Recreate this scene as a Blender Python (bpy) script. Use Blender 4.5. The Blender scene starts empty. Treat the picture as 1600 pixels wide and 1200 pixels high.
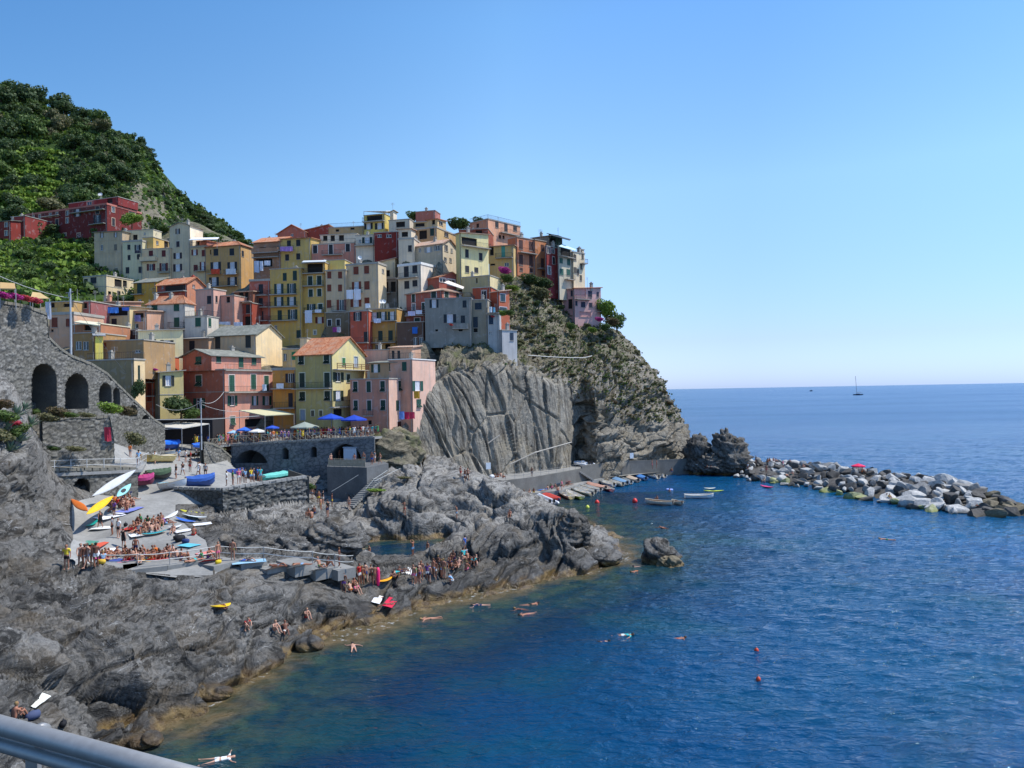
import bpy, math, random, colorsys
import numpy as np
from mathutils import Vector, Matrix
from mathutils.bvhtree import BVHTree
random.seed(7)
S = bpy.context.scene
COL = S.collection
# ---------------------------------------------------------------- camera
F = 1150.0; CAMZ = 18.0; ROLL = math.radians(1.03); PITCH = math.radians(0.62)
fw = Vector((0, math.cos(PITCH), math.sin(PITCH)))
rt = Vector((math.cos(ROLL), 0, -math.sin(ROLL)))
rt = (rt - fw * rt.dot(fw)).normalized()
up = rt.cross(fw).normalized()
cam_d = bpy.data.cameras.new('camera'); cam = bpy.data.objects.new('camera', cam_d); COL.objects.link(cam)
M = Matrix((( rt.x, up.x, -fw.x, 0), (rt.y, up.y, -fw.y, 0), (rt.z, up.z, -fw.z, CAMZ), (0, 0, 0, 1)))
cam.matrix_world = M
cam_d.sensor_width = 36; cam_d.lens = 36 * F / 1600; cam_d.clip_start = 0.1; cam_d.clip_end = 90000
S.camera = cam
# ---------------------------------------------------------------- sky, sun, exposure
SUN_EL = 56.0
SUN_DIR = Vector((0.99, 0.12, 0)).normalized()          # horizontal direction towards the sun
sd = Vector((SUN_DIR.x * math.cos(math.radians(SUN_EL)), SUN_DIR.y * math.cos(math.radians(SUN_EL)), math.sin(math.radians(SUN_EL))))
world = bpy.data.worlds.new('World'); S.world = world; world.use_nodes = True
wn = world.node_tree.nodes; wl = world.node_tree.links; wn.clear()
sky = wn.new('ShaderNodeTexSky'); sky.sky_type = 'NISHITA'; sky.sun_disc = False
sky.sun_elevation = math.radians(SUN_EL); sky.sun_rotation = math.atan2(sd.x, sd.y)
sky.air_density = 1.0; sky.dust_density = 0.5; sky.ozone_density = 2.0; sky.altitude = 0
bg = wn.new('ShaderNodeBackground'); bg.inputs['Strength'].default_value = 0.15
wo = wn.new('ShaderNodeOutputWorld')
# clear Mediterranean air: the sky model's hue pulled towards the photographed blue, by elevation and bearing
tcw = wn.new('ShaderNodeTexCoord'); sx = wn.new('ShaderNodeSeparateXYZ'); wl.new(tcw.outputs['Generated'], sx.inputs[0])
def wramp(fac, stops):
 r = wn.new('ShaderNodeValToRGB'); wl.new(fac, r.inputs[0]); cr = r.color_ramp
 while len(cr.elements) < len(stops): cr.elements.new(0.5)
 for e, (p, c) in zip(cr.elements, stops): e.position = p; e.color = (*c, 1)
 return r.outputs[0]
def wmul(a, b):
 n = wn.new('ShaderNodeMix'); n.data_type = 'RGBA'; n.blend_type = 'MULTIPLY'; n.inputs[0].default_value = 1; n.clamp_result = False
 wl.new(a, n.inputs[6]); wl.new(b, n.inputs[7]); return n.outputs[2]
e_t = wramp(sx.outputs[2], [(0.0, (.73, 1.0, 1.66)), (0.063, (.78, .90, 1.2)), (0.26, (1.06, 1.3, 1.32)), (0.45, (.82, 1.25, 1.42)), (0.7, (.5, .92, 1.2)), (1.0, (.42, .78, 1.05))])
xm = wn.new('ShaderNodeMath'); xm.operation = 'MULTIPLY_ADD'; wl.new(sx.outputs[0], xm.inputs[0]); xm.inputs[1].default_value = 0.5; xm.inputs[2].default_value = 0.5
a_t = wramp(xm.outputs[0], [(0.22, (.54, .635, .735)), (0.5, (.94, .885, .88)), (0.65, (.755, .745, .86)), (0.8, (.705, .73, .86))])
sc_ = wn.new('ShaderNodeVectorMath'); sc_.operation = 'SCALE'; sc_.inputs[3].default_value = 1.28; wl.new(wmul(wmul(sky.outputs[0], e_t), a_t), sc_.inputs[0]); wl.new(sc_.outputs[0], bg.inputs[0]); wl.new(bg.outputs[0], wo.inputs[0])
sun_d = bpy.data.lights.new('sun', 'SUN'); sun_d.energy = 4.9; sun_d.angle = math.radians(0.53); sun_d.color = (1.0, 0.955, 0.88)
sun = bpy.data.objects.new('sun', sun_d); COL.objects.link(sun)
sun.rotation_euler = sd.to_track_quat('Z', 'Y').to_euler()
S.view_settings.view_transform = 'Standard'; S.view_settings.look = 'None'
S.view_settings.exposure = 0.0; S.view_settings.gamma = 1.0; S.view_settings.use_curve_mapping = False
S.render.engine = 'CYCLES'
# ---------------------------------------------------------------- pixel <-> world
def ray(px, py):
 return (rt * ((px - 800) / F) + up * ((600 - py) / F) + fw)
def W(px, py, d=None, z=None):
 r = ray(px, py)
 t = d / r.y if d is not None else (z - CAMZ) / r.z
 return Vector((r.x * t, r.y * t, CAMZ + r.z * t))
# zoomed-window coordinates of the photograph -> its pixels
REG = {'A': (0, 280, 5.3333), 'B': (140, 320, 6.1538), 'C': (380, 310, 6.1538), 'D': (600, 310, 6.1538), 'E': (760, 330, 6.1538),
       'F': (60, 460, 6.1538), 'G': (270, 480, 6.1538), 'H': (440, 500, 6.1538), 'I': (640, 420, 6.1538), 'J': (640, 540, 3.6364),
       'K': (780, 440, 5.0), 'L': (1040, 640, 5.7143), 'M': (1320, 640, 5.7143), 'N': (0, 440, 5.7143), 'O': (0, 600, 5.7143),
       'P': (200, 620, 5.7143), 'Q': (400, 620, 5.7143), 'R': (80, 720, 5.7143), 'S': (300, 780, 5.7143), 'T': (520, 720, 5.7143),
       'U': (760, 720, 4.7059), 'V': (0, 780, 4.0), 'X': (0, 960, 4.0), 'Y': (380, 860, 4.0), 'Z': (640, 900, 2.6667), 'a': (800, 720, 10.0),
       '0': (0, 0, 1.0)}
def rp(reg, x, y):
 o = REG[reg]; return o[0] + x / o[2], o[1] + y / o[2]
# ---------------------------------------------------------------- objects
def tag(o, label=None, cat=None, group=None, kind=None):
 if label: o['label'] = label
 if cat: o['category'] = cat
 if group: o['group'] = group
 if kind: o['kind'] = kind
 return o
def empty(name, loc=(0, 0, 0), rz=0.0, parent=None):
 o = bpy.data.objects.new(name, None); COL.objects.link(o); o.location = loc; o.rotation_euler = (0, 0, rz)
 o.empty_display_size = 0.3
 if parent: o.parent = parent
 return o
def mesh_np(name, V, Fq, smooth=False):
 me = bpy.data.meshes.new(name)
 V = np.asarray(V, dtype=np.float32); Fq = np.asarray(Fq, dtype=np.int32); k = Fq.shape[1]
 me.vertices.add(len(V)); me.vertices.foreach_set('co', V.ravel())
 me.loops.add(len(Fq) * k); me.loops.foreach_set('vertex_index', Fq.ravel())
 me.polygons.add(len(Fq)); me.polygons.foreach_set('loop_start', np.arange(0, len(Fq) * k, k, dtype=np.int32))
 try: me.polygons.foreach_set('loop_total', np.full(len(Fq), k, dtype=np.int32))
 except Exception: pass
 me.update(calc_edges=True)
 if smooth: me.polygons.foreach_set('use_smooth', np.ones(len(Fq), dtype=bool))
 return me
def link(name, me, mat=None, parent=None, loc=(0, 0, 0), rot=(0, 0, 0), scale=(1, 1, 1)):
 o = bpy.data.objects.new(name, me); COL.objects.link(o); o.location = loc; o.rotation_euler = rot; o.scale = scale
 if parent: o.parent = parent
 if mat is not None and me is not None and len(me.materials) == 0:
  for m in (mat if isinstance(mat, (list, tuple)) else [mat]): me.materials.append(m)
 return o
class MB:
 """collects shapes, becomes one mesh"""
 def __init__(s): s.v = []; s.f = []; s.m = []
 def add(s, v, f, m=0):
  o = len(s.v); s.v += [tuple(p) for p in v]; s.f += [tuple(i + o for i in q) for q in f]; s.m += [m] * len(f); return s
 def box(s, a, b, m=0):
  (x0, y0, z0), (x1, y1, z1) = a, b
  v = [(x0, y0, z0), (x1, y0, z0), (x1, y1, z0), (x0, y1, z0), (x0, y0, z1), (x1, y0, z1), (x1, y1, z1), (x0, y1, z1)]
  return s.add(v, [(0, 3, 2, 1), (4, 5, 6, 7), (0, 1, 5, 4), (1, 2, 6, 5), (2, 3, 7, 6), (3, 0, 4, 7)], m)
 def slab(s, poly, t, m=0):
  """polygon (list of 3d points, ccw seen from above) extruded straight down by t"""
  n = len(poly); lo = [(p[0], p[1], p[2] - t) for p in poly]
  f = [tuple(range(n)), tuple(reversed(range(n, 2 * n)))]
  f += [(i, n + i, n + (i + 1) % n, (i + 1) % n) for i in range(n)]
  return s.add(list(poly) + lo, f, m)
 def tube(s, pts, r, n=6, m=0, r2=None, cap=True):
  pts = [Vector(p) for p in pts]; L = len(pts); vv = []; ff = []
  for i, p in enumerate(pts):
   t = (pts[min(i + 1, L - 1)] - pts[max(i - 1, 0)]).normalized()
   a = t.cross(Vector((0, 0, 1)))
   if a.length < 1e-3: a = Vector((1, 0, 0))
   a.normalize(); b = t.cross(a)
   if isinstance(r, (list, tuple)): rr = r[i]
   else: rr = r if r2 is None else r + (r2 - r) * i / (L - 1)
   for k in range(n):
    an = 2 * math.pi * k / n; vv.append(p + a * math.cos(an) * rr + b * math.sin(an) * rr)
  for i in range(L - 1):
   for k in range(n):
    k2 = (k + 1) % n; ff.append((i * n + k, i * n + k2, (i + 1) * n + k2, (i + 1) * n + k))
  if cap: ff.append(tuple(reversed(range(n)))); ff.append(tuple(range((L - 1) * n, L * n)))
  return s.add(vv, ff, m)
 def mesh(s, name, mats=None, smooth=False):
  me = bpy.data.meshes.new(name); me.from_pydata(s.v, [], s.f)
  if mats:
   for m in (mats if isinstance(mats, (list, tuple)) else [mats]): me.materials.append(m)
   if len(me.materials) > 1: me.polygons.foreach_set('material_index', s.m)
  if smooth: me.polygons.foreach_set('use_smooth', [True] * len(s.f))
  me.update(); return me
 def build(s, name, mats=None, parent=None, loc=(0, 0, 0), rz=0.0, smooth=False):
  return link(name, s.mesh(name, mats, smooth), None, parent, loc, (0, 0, rz))
# ---------------------------------------------------------------- noise (numpy)
def _h(ix, iy, iz, s=0):
 h = (ix.astype(np.int64) * 374761393 + iy.astype(np.int64) * 668265263 + iz.astype(np.int64) * 2147483647 + s * 974634777) & 0xffffffff
 h = ((h ^ (h >> 13)) * 1274126177) & 0xffffffff
 h = ((h ^ (h >> 15)) * 2246822519) & 0xffffffff
 return ((h ^ (h >> 16)) & 0xffffff) / float(0xffffff)
def vnoise(P, s=0):
 I = np.floor(P).astype(np.int64); f = P - I; w = f * f * f * (f * (f * 6 - 15) + 10); out = 0
 for dx in (0, 1):
  wx = w[:, 0] if dx else 1 - w[:, 0]
  for dy in (0, 1):
   wy = w[:, 1] if dy else 1 - w[:, 1]
   for dz in (0, 1):
    wz = w[:, 2] if dz else 1 - w[:, 2]
    out = out + wx * wy * wz * _h(I[:, 0] + dx, I[:, 1] + dy, I[:, 2] + dz, s)
 return out * 2 - 1
def fbm(P, oct=4, s=0, lac=2.03, g=0.5):
 a = 1; t = 0; n = 0
 for i in range(oct):
  t = t + a * vnoise(P, s + i * 17); n += a; P = P * lac + 11.3; a *= g
 return t / n
def worley(P, s=0):
 """F1, F2 and a random value of the nearest cell"""
 I = np.floor(P).astype(np.int64); f1 = np.full(len(P), 9.0); f2 = np.full(len(P), 9.0); idv = np.zeros(len(P))
 for dx in (-1, 0, 1):
  for dy in (-1, 0, 1):
   for dz in (-1, 0, 1):
    cx, cy, cz = I[:, 0] + dx, I[:, 1] + dy, I[:, 2] + dz
    hx, hy, hz = _h(cx, cy, cz, s), _h(cx, cy, cz, s + 1), _h(cx, cy, cz, s + 2)
    d = np.sqrt((cx + hx - P[:, 0]) ** 2 + (cy + hy - P[:, 1]) ** 2 + (cz + hz - P[:, 2]) ** 2)
    cl = d < f1
    f2 = np.where(cl, f1, np.minimum(f2, d)); idv = np.where(cl, _h(cx, cy, cz, s + 3), idv); f1 = np.where(cl, d, f1)
 return f1, f2, idv
def sstep(a, b, x):
 t = np.clip((x - a) / (b - a), 0, 1); return t * t * (3 - 2 * t)
def rbf(pts, q, c=2.0, reg=1e-3):
 """pts (n,3) x,y,z control points, q (m,2) -> z"""
 P = np.asarray(pts, float); n = len(P)
 D = np.sqrt(((P[:, None, :2] - P[None, :, :2]) ** 2).sum(-1) + c * c)
 A = np.zeros((n + 3, n + 3)); A[:n, :n] = -D - np.eye(n) * (-reg * 50); A[:n, n] = 1; A[:n, n + 1:] = P[:, :2]; A[n, :n] = 1; A[n + 1:, :n] = P[:, :2].T
 b = np.zeros(n + 3); b[:n] = P[:, 2]
 w = np.linalg.lstsq(A, b, rcond=None)[0]
 out = np.empty(len(q))
 for i in range(0, len(q), 50000):
  Q = q[i:i + 50000]
  D = np.sqrt((Q[:, None, 0] - P[None, :, 0]) ** 2 + (Q[:, None, 1] - P[None, :, 1]) ** 2 + c * c)
  out[i:i + 50000] = -D @ w[:n] + w[n] + Q @ w[n + 1:]
 return out
def grid_normals(G):
 """G (r,c,3) -> unit normals, upward/any"""
 du = np.gradient(G, axis=1); dv = np.gradient(G, axis=0); n = np.cross(du, dv); l = np.linalg.norm(n, axis=-1, keepdims=True)
 return n / np.maximum(l, 1e-9)
def grid_faces(r, c, mask=None):
 i = np.arange(r * c).reshape(r, c)
 q = np.stack([i[:-1, :-1], i[:-1, 1:], i[1:, 1:], i[1:, :-1]], -1).reshape(-1, 4)
 if mask is not None:
  keep = mask.ravel()[q].all(axis=1) if mask.shape == (r, c) else mask.ravel()
  q = q[keep]
 return q
def compact(V, Fq):
 used = np.unique(Fq); remap = np.full(len(V), -1, dtype=np.int64); remap[used] = np.arange(len(used)); return V[used], remap[Fq], used
GROUND = []        # (BVHTree) surfaces people and things stand on
def add_ground(V, Fq):
 GROUND.append(BVHTree.FromPolygons([tuple(v) for v in np.asarray(V, float)], [tuple(int(k) for k in f) for f in Fq]))
def hit(px, py, trees=None):
 r = ray(px, py).normalized(); best = None
 for t in (trees or GROUND):
  p, n, i, dist = t.ray_cast(Vector((0, 0, CAMZ)), r)
  if p is not None and (best is None or dist < best[1]): best = (p, dist, n)
 w = W(px, py, z=0.0) if r.z < 0 else None
 if w is not None and (best is None or (w - Vector((0, 0, CAMZ))).length < best[1]): return w, Vector((0, 0, 1))
 return (best[0], best[2]) if best else (None, None)
# ---------------------------------------------------------------- materials
def lin(c):
 return tuple(((x / 255) / 12.92 if x / 255 <= 0.04045 else ((x / 255 + 0.055) / 1.055) ** 2.4) for x in c)
_MC = {}
class NT:
 def __init__(s, name):
  s.m = bpy.data.materials.new(name); s.m.use_nodes = True; s.t = s.m.node_tree; s.n = s.t.nodes; s.b = s.n['Principled BSDF']
 def node(s, typ, ins=None, **kw):
  n = s.n.new(typ)
  for k, v in kw.items(): setattr(n, k, v)
  for k, v in (ins or {}).items(): s.set(n, k, v)
  return n
 def set(s, n, k, v):
  i = n.inputs[k]
  if hasattr(v, 'is_output') or isinstance(v, bpy.types.NodeSocket): s.t.links.new(v, i)
  elif isinstance(v, bpy.types.Node): s.t.links.new(v.outputs[0], i)
  else: i.default_value = (*v, 1) if (i.type == 'RGBA' and len(v) == 3) else v
 def coord(s, kind='Object', scale=(1, 1, 1), rot=(0, 0, 0)):
  tc = s.node('ShaderNodeTexCoord') if kind != 'World' else None
  src = tc.outputs[kind] if tc else s.node('ShaderNodeNewGeometry').outputs['Position']
  return s.node('ShaderNodeMapping', {'Vector': src, 'Scale': scale, 'Rotation': rot}).outputs[0]
 def strat(s, nrm, st, a, b, c):
  g = s.node('ShaderNodeNewGeometry').outputs['Position']; nv = Vector(nrm).normalized(); sv = Vector(st); sv = (sv - nv * sv.dot(nv)).normalized(); wv = nv.cross(sv)
  o = [s.node('ShaderNodeVectorMath', {0: g, 1: tuple(q * k)}, operation='DOT_PRODUCT').outputs['Value'] for q, k in ((nv, a), (sv, b), (wv, c))]
  return s.node('ShaderNodeCombineXYZ', {0: o[0], 1: o[1], 2: o[2]}).outputs[0]
 def noise(s, vec, scale, detail=4, rough=0.55, dist=0.0):
  return s.node('ShaderNodeTexNoise', {'Vector': vec, 'Scale': scale, 'Detail': detail, 'Roughness': rough, 'Distortion': dist}).outputs[0]
 def ramp(s, fac, stops, interp='LINEAR'):
  r = s.node('ShaderNodeValToRGB', {'Fac': fac}); cr = r.color_ramp; cr.interpolation = interp
  while len(cr.elements) < len(stops): cr.elements.new(0.5)
  for e, (p, c) in zip(cr.elements, stops):
   e.position = p; e.color = (c, c, c, 1) if isinstance(c, (int, float)) else (*c, 1)
  return r.outputs[0]
 def mix(s, fac, a, b, mode='MIX'):
  n = s.node('ShaderNodeMix', data_type='RGBA', blend_type=mode)
  s.set(n, 0, fac); s.set(n, 6, a); s.set(n, 7, b); return n.outputs[2]
 def math(s, op, a, b=0.0):
  n = s.node('ShaderNodeMath', operation=op); s.set(n, 0, a); s.set(n, 1, b); return n.outputs[0]
 def bump(s, h, strength=0.5, dist=0.1, normal=None):
  n = s.node('ShaderNodeBump', {'Height': h, 'Strength': strength, 'Distance': dist})
  if normal is not None: s.set(n, 'Normal', normal)
  return n.outputs[0]
 def out(s, col=None, rough=None, normal=None, metal=None, spec=None):
  if col is not None: s.set(s.b, 'Base Color', col)
  if rough is not None: s.set(s.b, 'Roughness', rough)
  if normal is not None: s.set(s.b, 'Normal', normal)
  if metal is not None: s.set(s.b, 'Metallic', metal)
  if spec is not None: s.set(s.b, 'Specular IOR Level', spec)
  return s.m
def mul(c, k): return tuple(min(1, x * k) for x in c)
def paint(c, rough=0.5, name='paint', var=0.12, metal=0.0):
 """plain painted / coloured surface, c in photo-like sRGB 0..255"""
 key = ('paint', tuple(c), rough, metal, var)
 if key in _MC: return _MC[key]
 n = NT(name); v = n.coord('Object'); b = lin(c)
 f = n.noise(v, 3.0, 5, 0.6)
 _MC[key] = n.out(n.mix(n.ramp(f, [(0.3, 0.0), (0.7, 1.0)]), mul(b, 1 - var), mul(b, 1 + var * 0.6)), rough, metal=metal, spec=0.4)
 return _MC[key]
def plaster(c):
 key = ('plaster', tuple(c))
 if key in _MC: return _MC[key]
 n = NT('plaster'); v = n.coord('Object'); b = lin(c)
 vs = n.coord('Object', (1.6, 1.6, 0.12))
 big = n.ramp(n.noise(v, 0.35, 4, 0.6), [(0.3, 0), (0.7, 1)])
 st = n.ramp(n.noise(vs, 1.3, 5, 0.65), [(0.48, 0), (0.75, 1)])
 fine = n.noise(v, 6.0, 6, 0.7)
 base = n.mix(big, mul(b, 0.80), mul(b, 1.1))
 g = (b[0] * .3 + b[1] * .5 + b[2] * .2) * 0.55
 base = n.mix(n.math('MULTIPLY', st, 0.6), base, (g * 1.05, g, g * .92))
 base = n.mix(n.ramp(fine, [(0.35, 0.25), (0.6, 0)]), base, mul(b, 0.7))
 patch = n.ramp(n.noise(v, 0.9, 3, 0.5, 0.6), [(0.6, 0), (0.63, 1)])
 base = n.mix(n.math('MULTIPLY', patch, 0.42), base, mul(tuple(x * .5 + .22 for x in b), 1.0))
 _MC[key] = n.out(base, 0.9, n.bump(fine, 0.35, 0.03), spec=0.2)
 return _MC[key]
# ================================================================ rock relief
def strata_disp(P, amp=1.0, s=0, dip=(0.5, -0.55, 0.67), strike=(0.6, 0.78, 0.12), stretch=2.6, blocky=1.0, fine=True):
 """displacement (metres) of bedded, jointed rock at world points P"""
 n = np.array(dip) / np.linalg.norm(dip)
 st = np.array(strike) / np.linalg.norm(strike); Q = P - (P @ st)[:, None] * st * (1 - 1 / stretch)
 warp = fbm(P * 0.11, 3, s + 3) * 1.6 + fbm(P * 0.5, 2, s + 5) * 0.25
 t = (P @ n + warp) / 0.85
 k = np.floor(t); f = t - k
 rnd = _h(k.astype(np.int64), k.astype(np.int64) * 0 + 7, k.astype(np.int64) * 0 + s, 1)
 ledge = (sstep(0.0, 0.12, f) * (1 - f * 0.9)) * (0.3 + 0.9 * rnd)
 t2 = (P @ n + warp * 1.1) / 0.30; k2 = np.floor(t2); f2 = t2 - k2
 rnd2 = _h(k2.astype(np.int64), k2.astype(np.int64) * 0 + 3, k2.astype(np.int64) * 0 + s, 2)
 ledge2 = sstep(0.0, 0.16, f2) * (1 - f2) * rnd2
 R = Q.copy(); R[:, 2] *= 1.5
 R = R + np.stack([fbm(P * 0.3, 2, s + 8), fbm(P * 0.3, 2, s + 9), fbm(P * 0.3, 2, s + 10)], -1) * 1.2
 f1, ff2, idv = worley(R * 0.26, s + 20)
 crack = 1 - sstep(0.0, 0.13, ff2 - f1)
 g1, g2, idg = worley(R * 0.85 + 5, s + 40)
 crack2 = 1 - sstep(0.0, 0.16, g2 - g1)
 d = ((idv - 0.5) * 1.0 - crack * 0.7 + (idg - 0.5) * 0.22 - crack2 * 0.16) * blocky
 d = d + ledge * 1.15 + ledge2 * 0.42 + fbm(Q * 0.16, 3, s + 30) * 0.9
 rid = 1 - np.abs(fbm(Q * 0.8, 4, s + 33)); d = d + (rid - 0.7) * 0.28
 if fine: d = d + fbm(Q * 3.0, 3, s + 36) * 0.10
 return d * amp
def rock_material(name, dark, mid, light, vein=0.5, tide=True, sv=((0.5, -0.55, 0.67), (0.6, 0.78, 0.12), 3.0, .32, .9),  warm=(0.2, 0.15, 0.09), warmth=0.25, scale=1.0, streak=False):
 n = NT(name); v = n.coord('World'); sv = n.strat(*sv)
 a = n.noise(v, 0.12 * scale, 5, 0.62); b = n.noise(sv, 1.1 * scale, 7, 0.7, 0.4); c = n.noise(v, 5.0 * scale, 8, 0.75)
 base = n.mix(n.ramp(a, [(0.35, 0), (0.65, 1)]), mid, light)
 base = n.mix(n.ramp(b, [(0.40, 0.95), (0.52, 0)]), base, dark)
 base = n.mix(n.ramp(c, [(0.3, 0.75), (0.55, 0)]), base, dark)
 base = n.mix(n.ramp(c, [(0.58, 0), (0.78, 0.6)]), base, tuple(x * 1.35 for x in light))
 base = n.mix(n.math('MULTIPLY', n.ramp(n.noise(v, 0.35 * scale, 4, 0.6), [(0.5, 0), (0.68, 1)]), warmth), base, warm)
 if vein:
  vv = n.noise(sv, 0.8 * scale, 3, 0.5, 1.5)
  band = n.ramp(n.math('ABSOLUTE', n.math('SUBTRACT', vv, 0.5)), [(0.0, 1), (0.012, 0)])
  gate = n.ramp(n.noise(v, 0.5, 2, 0.5), [(0.52, 0), (0.6, 1)])
  base = n.mix(n.math('MULTIPLY', n.math('MULTIPLY', band, gate), vein), base, (0.62, 0.62, 0.6))
 rough = 0.82
 if streak:
  st = n.coord('World', (1.3, 1.3, 0.05))
  base = n.mix(n.ramp(n.noise(st, 0.8, 5, 0.6), [(0.5, 0), (0.72, 0.55)]), base, dark)
  base = n.mix(n.ramp(n.noise(st, 1.5, 4, 0.6, 0.2), [(0.6, 0), (0.75, 0.4)]), base, tuple(x * 1.25 for x in light))
 if tide:
  z = n.node('ShaderNodeSeparateXYZ', {'Vector': n.node('ShaderNodeNewGeometry').outputs['Position']}).outputs[2]
  zz = n.math('ADD', z, n.math('MULTIPLY', n.math('SUBTRACT', n.noise(v, 0.6, 3), 0.5), 1.1))
  wet = n.ramp(n.math('MULTIPLY', zz, 0.25), [(0.16, 1), (0.32, 0)])
  base = n.mix(n.math('MULTIPLY', wet, 0.55), base, mul(dark, 0.6))
  alg = n.ramp(n.math('MULTIPLY', zz, 0.5), [(0.17, 1), (0.34, 0)])
  ac = n.mix(n.ramp(n.noise(v, 1.3, 4), [(0.42, 0), (0.6, 1)]), (0.10, 0.062, 0.026), (0.22, 0.145, 0.05))
  base = n.mix(n.math('MULTIPLY', alg, 0.9), base, ac)
  rough = n.mix(wet, (0.85,) * 3, (0.3,) * 3)
 nb = n.bump(c, 0.9, 0.06); nb = n.bump(b, 1.0, 0.3, nb)
 nb = n.bump(n.noise(v, 1.6, 6, 0.65), 0.5, 0.25, nb)
 return n.out(base, rough, nb, spec=0.35)
M_ROCK = rock_material('dark_slaty_rock', (0.022, 0.021, 0.019), (0.10, 0.095, 0.086), (0.235, 0.225, 0.205), warmth=0.3)
M_ROCKP = rock_material('pale_grey_rock', (0.055, 0.052, 0.047), (0.215, 0.205, 0.185), (0.34, 0.325, 0.295), vein=0.2, warmth=0.2)
M_CLIFF = rock_material('grey_cliff_rock', (0.085, 0.074, 0.058), (0.255, 0.23, 0.183), (0.36, 0.33, 0.27), vein=0.15, warmth=0.45, warm=(0.25, 0.20, 0.12), scale=0.8, streak=True, sv=((0.83, 0.56, 0.1), (-0.1, -.05, 1), 1.5, .16, .5))
# ================================================================ shore height field (real metres; control points measured along sight lines)
SHORE = [(200, 1168), (232, 1150), (280, 1118), (330, 1085), (420, 1030), (480, 1010), (560, 985), (640, 960), (720, 935), (800, 915), (870, 897), (930, 885), (966, 872)]
ctl = []
sh = [W(a, b, z=0) for a, b in SHORE]
for i, p in enumerate(sh):
 ctl.append((p.x, p.y, 0.38))
 t = sh[min(i + 1, len(sh) - 1)] - sh[max(i - 1, 0)]; t.normalize(); o = Vector((t.y, -t.x, 0)); ctl.append((p.x - o.x * 1.5, p.y - o.y * 1.5, 1.15))
 for dd, zz in ((2.5, -0.9), (6, -2.8), (12, -6.5), (18, -9)): ctl.append((p.x + o.x * dd, p.y + o.y * dd, zz))
def cz(px, py, z):
 w = W(px, py, z=z); ctl.append((w.x, w.y, z))
def cd(px, py, d):
 w = W(px, py, d=d); ctl.append((w.x, w.y, w.z))
for a in [(0, 1200, 28), (-220, 1200, 26), (0, 1100, 32), (0, 1000, 38), (0, 900, 45), (0, 800, 52), (-150, 1000, 34), (-150, 800, 45), (-200, 700, 50), (0, 722, 57), (100, 1150, 33), (100, 1050, 37), (100, 950, 44),
          (60, 890, 49), (35, 800, 56), (45, 738, 63), (70, 802, 69.8), (85, 802, 70.4), (100, 802, 71.2), (62, 830, 63), (80, 815, 66), (80, 744, 77), (110, 744, 78), (140, 742, 79.5), (30, 722, 60), (120, 900, 53.5), (105, 880, 58), (108, 840, 62), (200, 1100, 38.5), (200, 1000, 43.5), (200, 920, 51.5), (200, 893, 56.5), (150, 1190, 31),
          (300, 1000, 46.5), (300, 935, 52), (300, 892, 57.5), (260, 965, 50), (272, 950, 52.5), (400, 1000, 50.5), (400, 950, 54), (400, 898, 57.5),
          (500, 960, 56.5), (500, 910, 59.5), (480, 888, 61), (600, 935, 62), (555, 918, 62), (600, 905, 64), (650, 912, 65), (700, 905, 66.5), (740, 885, 69), (760, 852, 73), (800, 832, 73.5),
          (850, 872, 74.5), (866, 818, 76), (880, 812, 77), (905, 818, 78), (905, 850, 75), (940, 862, 77), (830, 805, 82), (780, 820, 80), (700, 885, 71), (620, 893, 71.5), (560, 893, 70),
          (690, 731, 108), (665, 737, 106), (740, 748, 103), (790, 768, 98), (818, 793, 97), (650, 762, 98), (700, 780, 97), (760, 800, 94), (620, 790, 93), (600, 830, 86.5), (640, 838, 88.3), (700, 838, 89), (745, 848, 83), (660, 812, 92), (720, 815, 92),
          (500, 820, 79), (525, 850, 74.5), (455, 840, 68), (550, 868, 74.5), (400, 850, 64.5), (300, 800, 79), (350, 812, 78), (400, 808, 79.5), (440, 803, 83), (425, 824, 71), (480, 802, 84), (300, 852, 62.5), (330, 838, 66),
          (190, 862, 63), (190, 830, 67), (250, 800, 71), (130, 800, 72.5), (150, 840, 64), (215, 768, 85), (290, 762, 83.5), (330, 745, 91), (330, 700, 112), (270, 720, 98.5), (230, 700, 110), (395, 748, 110), (450, 750, 108), (500, 752, 108), (420, 735, 116), (500, 742, 115), (560, 752, 108),
          (500, 800, 92), (540, 790, 101), (570, 800, 95), (590, 775, 98), (612, 742, 106), (620, 704, 118), (560, 745, 106), (440, 760, 104), (640, 700, 120)]:
 cd(*a)
for a in [(0, 640, 62), (-120, 640, 55), (0, 680, 60), (50, 705, 77), (60, 655, 80), (130, 700, 82), (130, 662, 86), (185, 690, 92), (-60, 600, 66), (20, 605, 70), (-150, 560, 70), (-260, 560, 60)]:
 cd(*a)
for a in [(610, 868, -1.6), (650, 868, -1.8), (690, 860, -1.4), (580, 868, -1.0), (880, 795, -3), (930, 800, -5), (985, 800, -6), (1000, 850, -6), (860, 800, -1.5), (840, 792, -1.5), (900, 760, -3)]:
 cz(*a)
for p in [(45, 60, -9), (20, 35, -10), (0, 25, -9), (30, 100, -8), (5, 18, -9), (-8, 24, -6)]: ctl.append(p)
NPX, NR = 710, 600
pxs = np.linspace(-260, 1010, NPX); ds = np.exp(np.linspace(math.log(24.0), math.log(121.0), NR))
kx = (pxs - 800) / F
GX = np.outer(ds, kx + 0.0); GY = np.repeat(ds[:, None], NPX, 1)
z0 = rbf(ctl, np.stack([GX.ravel(), GY.ravel()], -1), c=1.2).reshape(NR, NPX)
G = np.stack([GX, GY, z0], -1); Nrm = grid_normals(G); Nrm[Nrm[..., 2] < 0] *= -1
Pf = G.reshape(-1, 3)
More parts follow.
